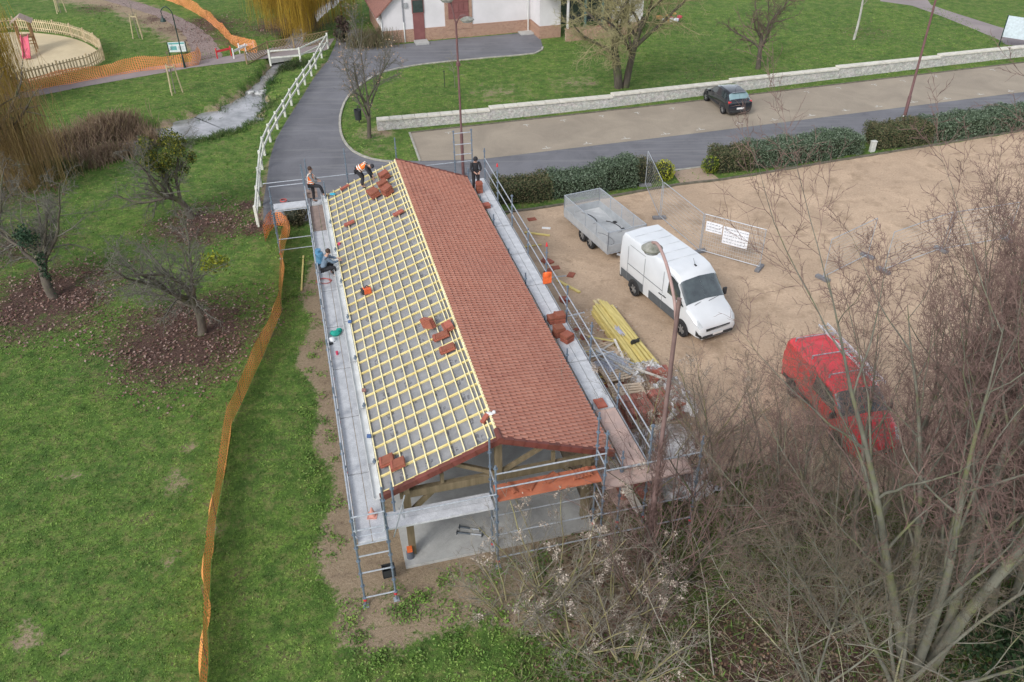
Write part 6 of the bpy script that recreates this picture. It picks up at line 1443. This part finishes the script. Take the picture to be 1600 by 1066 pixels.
tree('orchard_tree', 'bare ivy dark tree beyond the ivy trunked one at the left frame edge', G(20, 385), 3.0, OP, M_BDARK, M_TWO, 1.5, .14, 64, 2, 1, up0=.1, group='old orchard trees on the lawn')
# ---- willows
def willow(px, py, h, R, ns, lab, cols, hang=(2.0, 5.0), seed=5, trunk_r=.4, base=None, squash=1.0):
    b0 = base or G(px, py); t = thing('weeping_willow', lab, 'tree', b0, 0); r = random.Random(seed); out = [[], [], []]
    P = [lv(5, .05, .02, 9, .5, (48, 12), 1.0, .5, .6, 0), lv(7, .10, .03, 6, .25, (40, 14), .45, .5), lv(4, .14, .02)]
    grow(out, r, Vector((0, 0, -.05)), Vector((0, 0, 1)), h * .45, trunk_r, 0, P)
    v, f = joinm([tubes(out[0], 10), tubes(out[1], 6), tubes(out[2], 4)]); npmesh('trunk', v, f, M_BDARK if trunk_r > .3 else M_BDARK, t, True)
    anchors = [p for pts, _ in out[1] for p in pts[2:]] + [p for pts, _ in out[2] for p in pts[1:]]
    lst = []
    for k in range(ns):
        a = r.choice(anchors); p = a + Vector((r.gauss(0, .35), r.gauss(0, .35), r.gauss(0, .2))); L = min(r.uniform(*hang), max(.5, p.z - .4)); ang = r.uniform(0, 2 * PI); o_ = Vector((math.cos(ang), math.sin(ang), 0)); pts = [p]
        for q in range(5):
            p = p + o_ * (.22 * math.exp(-q)) + Vector((r.gauss(0, .035), r.gauss(0, .035), -L / 5)); pts.append(p)
        lst.append((pts, [.008, .009, .008, .008, .007, .005]))
    v, f = tubes(lst, 3); npmesh('crown', v, f, cols, t); return t
M_WY = islandmat('yellow_willow', [(.22, .14, .02), (.40, .26, .03), (.52, .36, .05), (.34, .20, .03), (.15, .10, .03)]); M_WB = islandmat('brown_willow', [(.14, .09, .04), (.24, .16, .07), (.33, .23, .09), (.19, .12, .06), (.36, .27, .11)])
willow(487, 47, 10.5, 4, 3600, 'yellow weeping willow with thick trunk beside the bridge', M_WY, (2.5, 5.5), 5, .62)
willow(400, 20, 8, 3, 1800, 'smaller yellow willow left of the thick willow trunk', M_WY, (2, 4.5), 8, .3, base=G(425, 8))
willow(28, 300, 8.5, 4, 1300, 'brown weeping willow with hanging twigs at the left edge by the stream', M_WB, (2, 5.5), 6, .42)
willow(-30, 150, 9, 4, 1800, 'yellow weeping willow hanging into the upper left corner before the playground', M_WY, (3, 6), 9, .4, base=G(-18, 172))
MINR = .011
# ---- roadside and lawn trees
RP_ = [lv(5, .05, .04, (6, 7), .35, (34, 8), 1.5, .65, .6, 0), lv(8, .07, .06, (8, 10), .2, (34, 9), .45, .5), lv(6, .10, .05, (7, 8), .12, (38, 12), .5, .6), lv(4, .13, .04, 4, .1), lv(2, .15, 0)]
t, _o = tree('roadside_tree', 'bare young tree keeping a few pale brown leaves at the end of the stone wall', G(577, 216), 0, RP_, M_BDARK, M_TWO, 2.7, .17, 71, 2, 1)
tips = [pts[-1] for pts, _ in _o[2]]; rr_ = random.Random(3); C = np.concatenate([np.array(p) + nr.normal(0, .16, (7, 3)) for p in rr_.sample(tips, min(260, len(tips)))]); v, f = leafquads(C, .05); npmesh('leaves', v, f, islandmat('pale_brown_leaves', [(.35, .22, .14), (.48, .33, .22), (.28, .16, .10)]), t)
BP = [lv(5, .05, .03, (6, 7), .3, (42, 10), 1.15, .6, .65, 0), lv(9, .11, .03, (11, 13), .1, (46, 12), .46, .45, .25), lv(6, .14, .01, (8, 10), .08, (48, 14), .5, .5), lv(5, .18, .0, (6, 7), .08, (50, 15), .5, .65), lv(3, .2, 0)]
tree('lawn_tree', 'large twin trunked bare tree with greenish twigs behind the stone wall', G(972, 137), .6, BP, M_BDARK, M_LICH, 4.6, .30, 72, 2, 2, .25, splay=9)
tree('lawn_tree', 'small dark bare tree with remaining fruits on the lawn above the black car', G(1184, 108), 0, [lv(5, .06, .03, (6, 7), .4, (44, 10), 1.3, .6, .6, 0), lv(7, .10, .04, (9, 11), .15, (42, 12), .46, .5), lv(5, .13, .01, (7, 9), .1, (48, 14), .5, .55), lv(4, .18, 0, 4, .1), lv(2, .2, 0)], M_BDARK, barkmat('dark_twig', (.16, .11, .09), (.09, .07, .06)), 2.7, .20, 73, 2, 1, up0=.05)
SPb = [lv(8, .03, .04, (9, 11), .3, (42, 8), .32, .35, .3), lv(5, .10, .02, (4, 6), .15, (40, 12), .45, .6), lv(3, .15, 0)]
tree('birch', 'thin pale trunk standing alone on the upper right lawn', G(1334, 62), 0, SPb, barkmat('birch_bark', (.50, .49, .45), (.26, .25, .22), None, 6), M_TWG, 7.5, .13, 74, 1, 1, up0=.08)
tree('sapling', 'thin leafless sapling on the lawn beside the metal stake', G(711, 138), 0, SPb, M_TWG, M_TWG, 2.6, .025, 75, 1, 1)
for k, (px, py, lab) in enumerate([(274, 146, 'staked sapling with reddish twigs between path and stream'), (218, 60, 'tall staked sapling on the lawn right of the playground'), (95, 20, 'staked sapling at the top left, behind the playground')]):
    t, _o = tree('sapling', lab, G(px, py), k, SPb, M_TWG, M_TWIG if k == 0 else M_TWG, [3.0, 4.5, 3.2][k], .04, 80 + k, 1, 1, group='staked park saplings')
    b = MB(); n = 3
    for q in range(n): a = 2 * PI * q / n + .4; b.tube([(.5 * math.cos(a), .5 * math.sin(a), 0), (.32 * math.cos(a), .32 * math.sin(a), 2.0)], .045, 6)
    M_STK2 = mat('stake_wood_' + str(k), (.50, .42, .26)); b.build('stakes', M_STK2, t); b = MB()
    for q in range(n): a = 2 * PI * q / n + .4; c_ = 2 * PI * (q + 1) / n + .4; b.beam((.34 * math.cos(a), .34 * math.sin(a), 1.8), (.34 * math.cos(c_), .34 * math.sin(c_), 1.8), .04, .08)
    b.build('stake_ring', M_STK2, t)
# ---------------------------------------------------------------- hedges and shrubs
M_HG = islandmat('hedge_leaves', [(.025, .045, .022), (.05, .08, .042), (.08, .12, .068), (.13, .18, .115), (.20, .25, .18)], .6, .4); M_HB = islandmat('brown_hedge_leaves', [(.03, .05, .02), (.06, .08, .035), (.11, .10, .055), (.17, .14, .08), (.07, .11, .045)])
M_CORE = mat('core_shade', (.02, .025, .012))  # near-black filler: the shade inside the foliage is put into its colour
def hedge(a, c, w, h, m, lab, dens=700, cat='hedge', group='clipped hedge pieces along the road', amp=.07):
    p, q = G(*a), G(*c); d = q - p; L = d.length; rz = math.atan2(d.y, d.x); t = thing('hedge', lab, cat, p, rz, group)
    MB().box((L / 2, w / 2, h * .46), (L - .2, w - .24, h * .88)).build('branches', M_CORE, t); C = []  # solid dark core behind the leaves, painted as their inner shade
    for (n, f) in ((int(L * w * dens * 1.2), lambda s, u: np.c_[s * L, u * w, np.full(s.size, h)]), (int(L * h * dens), lambda s, u: np.c_[s * L, np.full(s.size, .0), u * h]), (int(L * h * dens * .4), lambda s, u: np.c_[s * L, np.full(s.size, w), u * h]), (int(w * h * dens), lambda s, u: np.c_[np.zeros(s.size), s * w, u * h]), (int(w * h * dens), lambda s, u: np.c_[np.full(s.size, L), s * w, u * h])):
        A = f(nr.random(n), nr.random(n)); A += (np.sin(A[:, [0]] * 2.1 + A[:, [2]] * 2) * .06 + np.sin(A[:, [0]] * 5.3) * .04) * np.array([[0, 1, 1]]) + nr.normal(0, amp, A.shape); A[:, 2] = np.abs(A[:, 2]); C.append(A)
    v, f = leafquads(np.concatenate(C), .045); npmesh('foliage', v, f, m, t)
hedge((776, 322), (862, 314), 1.5, 1.0, M_HB, 'brownish hedge piece beside the far right scaffold corner')
hedge((864, 313), (944, 305), 1.6, 1.05, M_HG, 'pale green clipped hedge piece right behind the trailer', group='clipped hedge pieces along the road')
hedge((946, 302), (994, 293), 1.2, 1.5, M_HG, 'dark green taller hedge piece behind the trailer front'); hedge((996, 293), (1022, 288), 1.2, 1.3, M_HB, 'thin brown hedge piece beside the round yellow shrub', 260)
hedge((1124, 273), (1175, 266), 1.5, 1.1, M_HB, 'brownish end piece of the right hedge beside the small yellow shrub'); hedge((1176, 266), (1240, 259), 1.6, 1.15, M_HG, 'green piece of the right hedge, second from its left end')
hedge((1241, 259), (1345, 241), 1.7, 1.1, M_HG, 'long pale green piece of the right hedge left of the marker stone'); hedge((1374, 236), (1455, 225), 1.7, 1.1, M_HB, 'brownish green hedge piece around the leaning lamp post'); hedge((1457, 225), (1690, 190), 1.7, 1.1, M_HG, 'long rightmost hedge piece running out of the frame')
def ballshrub(px, py, balls, m, lab, n=700, size=.05, name='shrub'):
    t = thing(name, lab, 'shrub', G(px, py), 0); clump(t, 'foliage', balls, n, size, m); MB().ball((0, 0, balls[0][2]), balls[0][3] * .75, 10).build('branches', M_CORE, t); return t  # dark ball within the leaves stands in for inner shade
M_YEL = islandmat('yellow_shrub_leaves', [(.16, .20, .02), (.32, .34, .03), (.50, .48, .05), (.24, .28, .03), (.10, .14, .02)])
ballshrub(1036, 281, [(0, 0, .55, .62)], M_YEL, 'round yellow shrub at the left side of the hedge gap', 1100); ballshrub(1108, 271, [(0, 0, .5, .52)], islandmat('green_yellow_leaves', [(.03, .07, .01), (.08, .13, .02), (.25, .27, .03), (.06, .10, .02)]), 'smaller green yellow round shrub at the right side of the hedge gap', 1100)
ballshrub(462, 352, [(0, 0, .6, .6), (.3, .1, .5, .5), (-.2, .2, .8, .4)], islandmat('dark_shrub_twigs', [(.05, .045, .03), (.10, .09, .05), (.14, .12, .08)]), 'brown leafless bush inside the far left scaffold corner', 500, .06)
ballshrub(535, 66, [(0, 0, .7, .7), (.4, 0, 1.2, .5), (0, .2, 1.6, .5)], islandmat('brown_black_leaves', [(.02, .015, .012), (.06, .04, .035), (.10, .06, .05)]), 'dark brown bush beside the road end at the white fence', 420, .07)
M_REED = islandmat('reed_stems', [(.14, .09, .07), (.22, .15, .11), (.30, .22, .15), (.20, .15, .08), (.34, .27, .19)])
def reeds(line, n, h, lab, spread=.8, m=M_REED):
    P = [Vector(p) for p in smoothline(GL(line), 3)]; t0 = P[0]; lst = []
    for _ in range(n):
        i = rng.randrange(len(P) - 1); p = P[i].lerp(P[i + 1], rng.random()) - t0 + Vector((rng.gauss(0, spread), rng.gauss(0, spread * .8), 0)); p.z = gz1(p.x + t0.x, p.y + t0.y)
        hh = h * rng.uniform(.5, 1.15); d = Vector((rng.gauss(0, .25), rng.gauss(0, .25), 1)); lst.append(([p, p + d * hh * .5, p + d * hh + Vector((rng.gauss(0, .15), rng.gauss(0, .15), 0))], [.02, .018, .008]))
    v, f = tubes(lst, 3); t = thing('reed_bed', lab, 'reeds', t0); npmesh('stems', v, f, m, t)
reeds([(150, 212), (180, 205), (205, 200)], 1700, 1.05, 'big mound of brown dry reeds between lawn and stream', .75)
reeds([(60, 240), (100, 232), (140, 225)], 1500, 1.0, 'brown reeds left of the big reed mound'); reeds([(125, 262), (160, 250), (195, 243)], 1200, .8, 'low brown reeds on the near stream bank', .5)
reeds([(30, 290), (70, 275), (110, 268)], 1000, .8, 'greenish reeds on the near stream bank farther left', .6, islandmat('green_reeds', [(.06, .09, .03), (.14, .16, .06), (.22, .18, .10)]))
reeds([(225, 215), (235, 222), (245, 228)], 300, .8, 'small reed tuft at the stream narrowing', .3)
reeds([(420, 112), (445, 108), (470, 100)], 500, .4, 'dark low plants on the bank right under the bridge', .5, islandmat('dark_bank_plants', [(.02, .04, .015), (.05, .08, .03), (.10, .10, .05)]))
reeds([(390, 158), (405, 140), (425, 128)], 300, .35, 'green weeds beside the small weir in the stream', .4, islandmat('bank_weeds', [(.03, .07, .02), (.06, .12, .03)]))
reeds([(560, 75), (580, 70), (600, 72)], 700, 1.3, 'scrubby brown bushes at the left corner of the house', .7, islandmat('scrub', [(.12, .10, .06), (.20, .16, .10), (.10, .13, .05)]))
b = MB()
for k in range(9): b.ball((rng.uniform(-.7, .7), rng.uniform(-.5, .5), rng.uniform(-.05, .1)), rng.uniform(.15, .3), 7, (1.2, 1, .6))
p = G(402, 146, -.45); o = b.build('weir_stones', mat('pale_wet_stone', (.5, .5, .5), (.25, .26, .25), 4, .5), None, 180); o.location = p; tag(o, 'small weir of pale wet stones in the stream', 'stones')
# weeds on bare ground near the slab
C = []
for _ in range(90):
    u, v = rng.uniform(-5, 1.0), rng.uniform(-4.5, -.7); p = WB(u, v); C.append(np.array([p.x, p.y, .05]) + nr.normal(0, 1, (60, 3)) * np.array([.14, .14, .03]))
for _ in range(60):
    u, v = rng.uniform(-5.6, -4.4), rng.uniform(-1, 19); p = WB(u, v); C.append(np.array([p.x, p.y, .05]) + nr.normal(0, 1, (40, 3)) * np.array([.12, .12, .03]))
C = np.concatenate(C); C[:, 2] = np.abs(C[:, 2]); v, f = leafquads(C, .04); o = npmesh('ground_weeds', v, f, M_TUFT); o['kind'] = 'stuff'

reeds([(330, 178), (355, 165), (385, 148), (415, 118)], 900, .32, 'low green weeds along the far stream bank above the weir', .45, islandmat('bank_weeds_green', [(.03, .07, .02), (.06, .12, .03), (.12, .15, .06)]))
reeds([(270, 232), (320, 218), (365, 205), (400, 175), (425, 150)], 900, .28, 'low green weeds along the near stream bank below the fence', .4, islandmat('bank_weeds_near', [(.03, .07, .02), (.07, .13, .03), (.14, .16, .07)]))

# climber on the near lamp post
lst = []; rv = random.Random(9)
for _ in range(420):
    a = rv.uniform(0, 2 * PI); z = rv.uniform(0, 4.6); r0 = .07 + rv.uniform(0, .05); pts = []
    for k in range(5): a += rv.uniform(-.5, .7); z += rv.uniform(-.05, .22); r0 += rv.uniform(-.01, .05); pts.append(Vector((r0 * math.cos(a), r0 * math.sin(a), max(z, .02))))
    lst.append((pts, [.008, .008, .006, .005, .004]))
t = thing('climbing_plant', 'tangled purplish climber wrapped round the lower half of the nearest lamp post', 'climber', pb); v, f = tubes(lst, 3); npmesh('stems', v, f, M_TWIG, t)
# ---------------------------------------------------------------- people
M_SKIN = mat('skin', (.48, .29, .22), None, 3, .55); M_BLACKC = mat('black_cloth', (.018, .018, .022), (.03, .03, .035), 8, .85); M_HIVIS = mat('hivis_orange', (.90, .20, .03), (.80, .15, .02), 6, .6); M_REFL = mat('reflective_band', (.75, .74, .68), None, 5, .3)
M_GREYC = mat('grey_cloth', (.20, .21, .22), (.14, .15, .16), 7, .85); M_BLUEC = mat('blue_grey_cloth', (.16, .22, .29), (.11, .15, .21), 7, .85); M_HAIR = mat('brown_hair', (.06, .035, .025)); M_SHOE = mat('work_shoe', (.03, .025, .02))
def skin(name, nodes, edges, root, m, par, sub=2):
    """nodes {key:(pos, radius or (rx,ry))}; grows one continuous surface round the skeleton"""
    keys = list(nodes); ix = {k: i for i, k in enumerate(keys)}; me = bpy.data.meshes.new('t'); me.from_pydata([tuple(nodes[k][0]) for k in keys], [(ix[a], ix[b]) for a, b in edges], []); o = bpy.data.objects.new('t', me); COL.objects.link(o)
    sk = o.modifiers.new('s', 'SKIN'); sk.use_smooth_shade = True; sk.branch_smoothing = .4
    for k in keys:
        r_ = nodes[k][1]; r_ = r_ if isinstance(r_, tuple) else (r_, r_); me.skin_vertices[0].data[ix[k]].radius = r_; me.skin_vertices[0].data[ix[k]].use_root = (k == root)
    ss = o.modifiers.new('u', 'SUBSURF'); ss.levels = sub; ss.render_levels = sub
    dg = bpy.context.evaluated_depsgraph_get(); dg.update(); nm = bpy.data.meshes.new_from_object(o.evaluated_get(dg)); nm.name = name
    bpy.data.objects.remove(o); nm.materials.clear(); nm.materials.append(m); q = bpy.data.objects.new(name, nm); COL.objects.link(q); q.parent = par; return q
def person(label, loc, rz, J, top, trousers, vest=None, hood=False, hair=True, cap=None, face=Vector((1, 0, 0))):
    """J: joint positions in metres, x forward, y left"""
    t = thing('person', label, 'person', loc, rz); V3 = {k: Vector(v) for k, v in J.items()}
    hd, nk = V3['head'], V3['neck']; upv = (hd - nk).normalized(); fw = face - upv * face.dot(upv); fw.normalize(); sd_ = upv.cross(fw)
    N = {'pel': (V3['pel'], (.135, .11)), 'belly': (V3['pel'].lerp(V3['chest'], .5), (.13, .105)), 'chest': (V3['chest'], (.15, .115)), 'neck0': (V3['chest'].lerp(nk, .75), (.09, .08)), 'neck': (nk, .055), 'head0': (nk.lerp(hd, .55) + fw * .01, (.07, .075)), 'head1': (hd, (.078, .095)), 'top': (hd + upv * .085, (.06, .075))}
    E_ = [('pel', 'belly'), ('belly', 'chest'), ('chest', 'neck0'), ('neck0', 'neck'), ('neck', 'head0'), ('head0', 'head1'), ('head1', 'top')]
    for s in 'LR':
        N['sh' + s] = (V3['sh' + s], .058); N['el' + s] = (V3['el' + s], .042); N['wr' + s] = (V3['wr' + s], .028); E_ += [('neck0', 'sh' + s), ('sh' + s, 'el' + s), ('el' + s, 'wr' + s)]
        N['hip' + s] = (V3['hip' + s], .085); N['kn' + s] = (V3['kn' + s], .058); N['an' + s] = (V3['an' + s], .042); N['toe' + s] = (V3['toe' + s], (.04, .03)); E_ += [('pel', 'hip' + s), ('hip' + s, 'kn' + s), ('kn' + s, 'an' + s), ('an' + s, 'toe' + s)]
        d = (V3['wr' + s] - V3['el' + s]).normalized(); a = d.cross(Vector((0, 0, 1))); a = a.normalized() if a.length > .1 else Vector((0, 1, 0)); c_ = V3['wr' + s] + d * .06; N['palm' + s] = (c_, (.036, .018)); E_.append(('wr' + s, 'palm' + s)); dn = a.cross(d)
        for k in range(4):
            b0 = V3['wr' + s] + d * .095 + a * (k - 1.5) * .021; ln = (.062, .072, .066, .05)[k]; k1, k2 = 'f%s%d' % (s, k), 'g%s%d' % (s, k); N[k1] = (b0, .0095); N[k2] = (b0 + d * ln * .8 - dn * ln * .35, .007); E_ += [('palm' + s, k1), (k1, k2)]
        N['th' + s] = (V3['wr' + s] + d * .05 + a * .045, .011); N['tt' + s] = (V3['wr' + s] + d * .085 + a * .065, .008); E_ += [('palm' + s, 'th' + s), ('th' + s, 'tt' + s)]
    body = skin('body', N, E_, 'pel', M_SKIN, t)
    # face: nose, ears, eyes and mouth
    f_ = MB(); f_.ball(hd + fw * .098 - upv * .01, .018, 8, (1, .8, 1.2)); f_.ball(hd + sd_ * .082, .022, 8, (.6, .5, 1.1)); f_.ball(hd - sd_ * .082, .022, 8, (.6, .5, 1.1)); f_.build('nose_and_ears', M_SKIN, body, 180)
    e_ = MB(); [e_.ball(hd + fw * .088 + sd_ * s_ * .032 + upv * .012, .011, 6) for s_ in (1, -1)]; e_.box(hd + fw * .09 - upv * .045, (.02, .045, .008)); e_.build('eyes', M_BLACKC, body)
    if hood or cap or hair:
        h_ = MB(); r3 = .112 if hood else .1; h_.ball(hd + upv * (.03 if not hood else .01) - fw * .022, r3, 12, (1, 1, 1.05)); h_.build('hood' if hood else ('cap' if cap else 'hair'), M_BLACKC if hood else (cap or M_HAIR), t, 180)
    g = .016
    T = {k: (N[k][0], tuple(x + g for x in (N[k][1] if isinstance(N[k][1], tuple) else (N[k][1],) * 2))) for k in ('pel', 'belly', 'chest', 'neck0', 'shL', 'shR', 'elL', 'elR', 'wrL', 'wrR')}
    for s in 'LR': T['wr' + s] = (V3['wr' + s].lerp(V3['el' + s], .12), (.042, .042))
    skin('jacket', T, [('pel', 'belly'), ('belly', 'chest'), ('chest', 'neck0')] + [(a + s, b_ + s) for s in 'LR' for a, b_ in (('sh', 'el'), ('el', 'wr'))] + [('neck0', 'shL'), ('neck0', 'shR')], 'belly', top, t)
    T = {'pel': (V3['pel'], (.155, .13))}; E2 = []
    for s in 'LR':
        T['hip' + s] = (V3['hip' + s], .105); T['kn' + s] = (V3['kn' + s], .078); T['an' + s] = (V3['an' + s].lerp(V3['kn' + s], .1), .062); E2 += [('pel', 'hip' + s), ('hip' + s, 'kn' + s), ('kn' + s, 'an' + s)]
    skin('trousers', T, E2, 'pel', trousers, t)
    for s in 'LR': skin('shoe', {'a': (V3['an' + s], .058), 'b': (V3['an' + s].lerp(V3['toe' + s], .5) - Vector((0, 0, .02)), (.052, .045)), 'c': (V3['toe' + s], (.05, .035))}, [('a', 'b'), ('b', 'c')], 'a', M_SHOE, t, 1)
    if vest:
        g = .03; T = {k: (N[k][0], tuple(x + g for x in N[k][1])) for k in ('pel', 'belly', 'chest', 'neck0')}; T['neck0'] = (T['neck0'][0], (.13, .10)); T['pel'] = (V3['pel'].lerp(V3['chest'], .12), T['pel'][1])
        v_ = skin('safety_vest', T, [('pel', 'belly'), ('belly', 'chest'), ('chest', 'neck0')], 'belly', vest, t)
        for fr in (.22, .5):
            c_ = V3['pel'].lerp(V3['chest'], fr); ax = (V3['chest'] - V3['pel']).normalized(); R = ax.to_track_quat('Z', 'Y').to_matrix(); MB().lathe([(.172, -.022), (.178, -.022), (.178, .022), (.172, .022)], 18, c_, rot=R).build('reflective_band', M_REFL, v_)
        sx_ = (V3['shL'] - V3['shR']).normalized()
        for s_ in (1, -1): MB().tube([V3['chest'].lerp(V3['pel'], .5) + sx_ * s_ * .09 + fw * .15, V3['chest'] + sx_ * s_ * .09 + fw * .15, nk + sx_ * s_ * .09, V3['chest'] + sx_ * s_ * .09 - fw * .14, V3['chest'].lerp(V3['pel'], .5) + sx_ * s_ * .09 - fw * .14], .02, 6).build('reflective_band', M_REFL, v_)
    return t
def hallz(px, py, z): return G(px, py, z)
# worker standing on the far end of the left deck, one foot up on the eave
person('man in orange vest on the far left deck, one foot on the roof edge', G(491, 317, 2.5), BYAW - .15,
    dict(pel=(0, 0, .95), chest=(.02, 0, 1.30), neck=(.03, 0, 1.49), head=(.05, 0, 1.64), shL=(.02, .19, 1.41), shR=(.02, -.19, 1.41), elL=(.08, .26, 1.14), elR=(.14, -.24, 1.14), wrL=(.30, .16, 1.06), wrR=(.34, -.14, 1.10),
         hipL=(0, .1, .90), hipR=(0, -.1, .90), knL=(.02, .12, .48), knR=(.40, -.14, .86), anL=(-.02, .12, .07), anR=(.50, -.14, .44), toeL=(.16, .14, .03), toeR=(.66, -.15, .40)), M_GREYC, M_BLACKC, M_HIVIS)
# bending worker near the ridge
q = onroof(566, 293)
person('man in orange vest bending over tile stacks near the far end of the ridge', q + Vector((0, 0, .02)), BYAW - .2,
    dict(pel=(-.10, 0, .82), chest=(.20, 0, 1.02), neck=(.36, 0, 1.0), head=(.50, 0, .96), shL=(.28, .19, .98), shR=(.28, -.19, .98), elL=(.40, .22, .70), elR=(.42, -.22, .70), wrL=(.52, .12, .46), wrR=(.52, -.14, .46),
         hipL=(-.10, .1, .78), hipR=(-.10, -.1, .78), knL=(.08, .14, .44), knR=(.10, -.14, .46), anL=(-.06, .14, .07), anR=(.02, -.16, .10), toeL=(.12, .16, .04), toeR=(.20, -.18, .08)), M_BLACKC, M_BLACKC, M_HIVIS, cap=M_BLACKC, face=Vector((.5, 0, -.9)))
# seated worker by the gutter
person('man in blue grey jacket crouching on the left deck at the gutter', G(511, 432, 2.5), BYAW + .1,
    dict(pel=(-.10, 0, .42), chest=(.04, 0, .76), neck=(.12, 0, .93), head=(.19, 0, 1.06), shL=(.08, .19, .86), shR=(.08, -.19, .86), elL=(.30, .22, .68), elR=(.30, -.20, .66), wrL=(.52, .10, .66), wrR=(.54, -.08, .64),
         hipL=(-.08, .1, .38), hipR=(-.08, -.1, .38), knL=(.30, .16, .48), knR=(.34, -.14, .42), anL=(.20, .15, .07), anR=(.28, -.15, .07), toeL=(.37, .16, .03), toeR=(.45, -.16, .03)), M_BLUEC, M_BLACKC, face=Vector((1, 0, -.5)))
# figure in black on the right deck
person('person in black hooded clothes behind the tall tile stack on the right deck', G(744, 297, 2.5), BYAW - PI / 2,
    dict(pel=(0, 0, .92), chest=(.03, 0, 1.26), neck=(.07, 0, 1.44), head=(.13, 0, 1.57), shL=(.04, .18, 1.36), shR=(.04, -.18, 1.36), elL=(.12, .24, 1.10), elR=(.12, -.24, 1.10), wrL=(.32, .12, 1.02), wrR=(.32, -.10, 1.02),
         hipL=(0, .1, .88), hipR=(0, -.1, .88), knL=(.05, .11, .48), knR=(.03, -.11, .48), anL=(0, .11, .07), anR=(-.02, -.11, .07), toeL=(.17, .13, .03), toeR=(.15, -.13, .03)), M_BLACKC, M_BLACKC, hood=True)
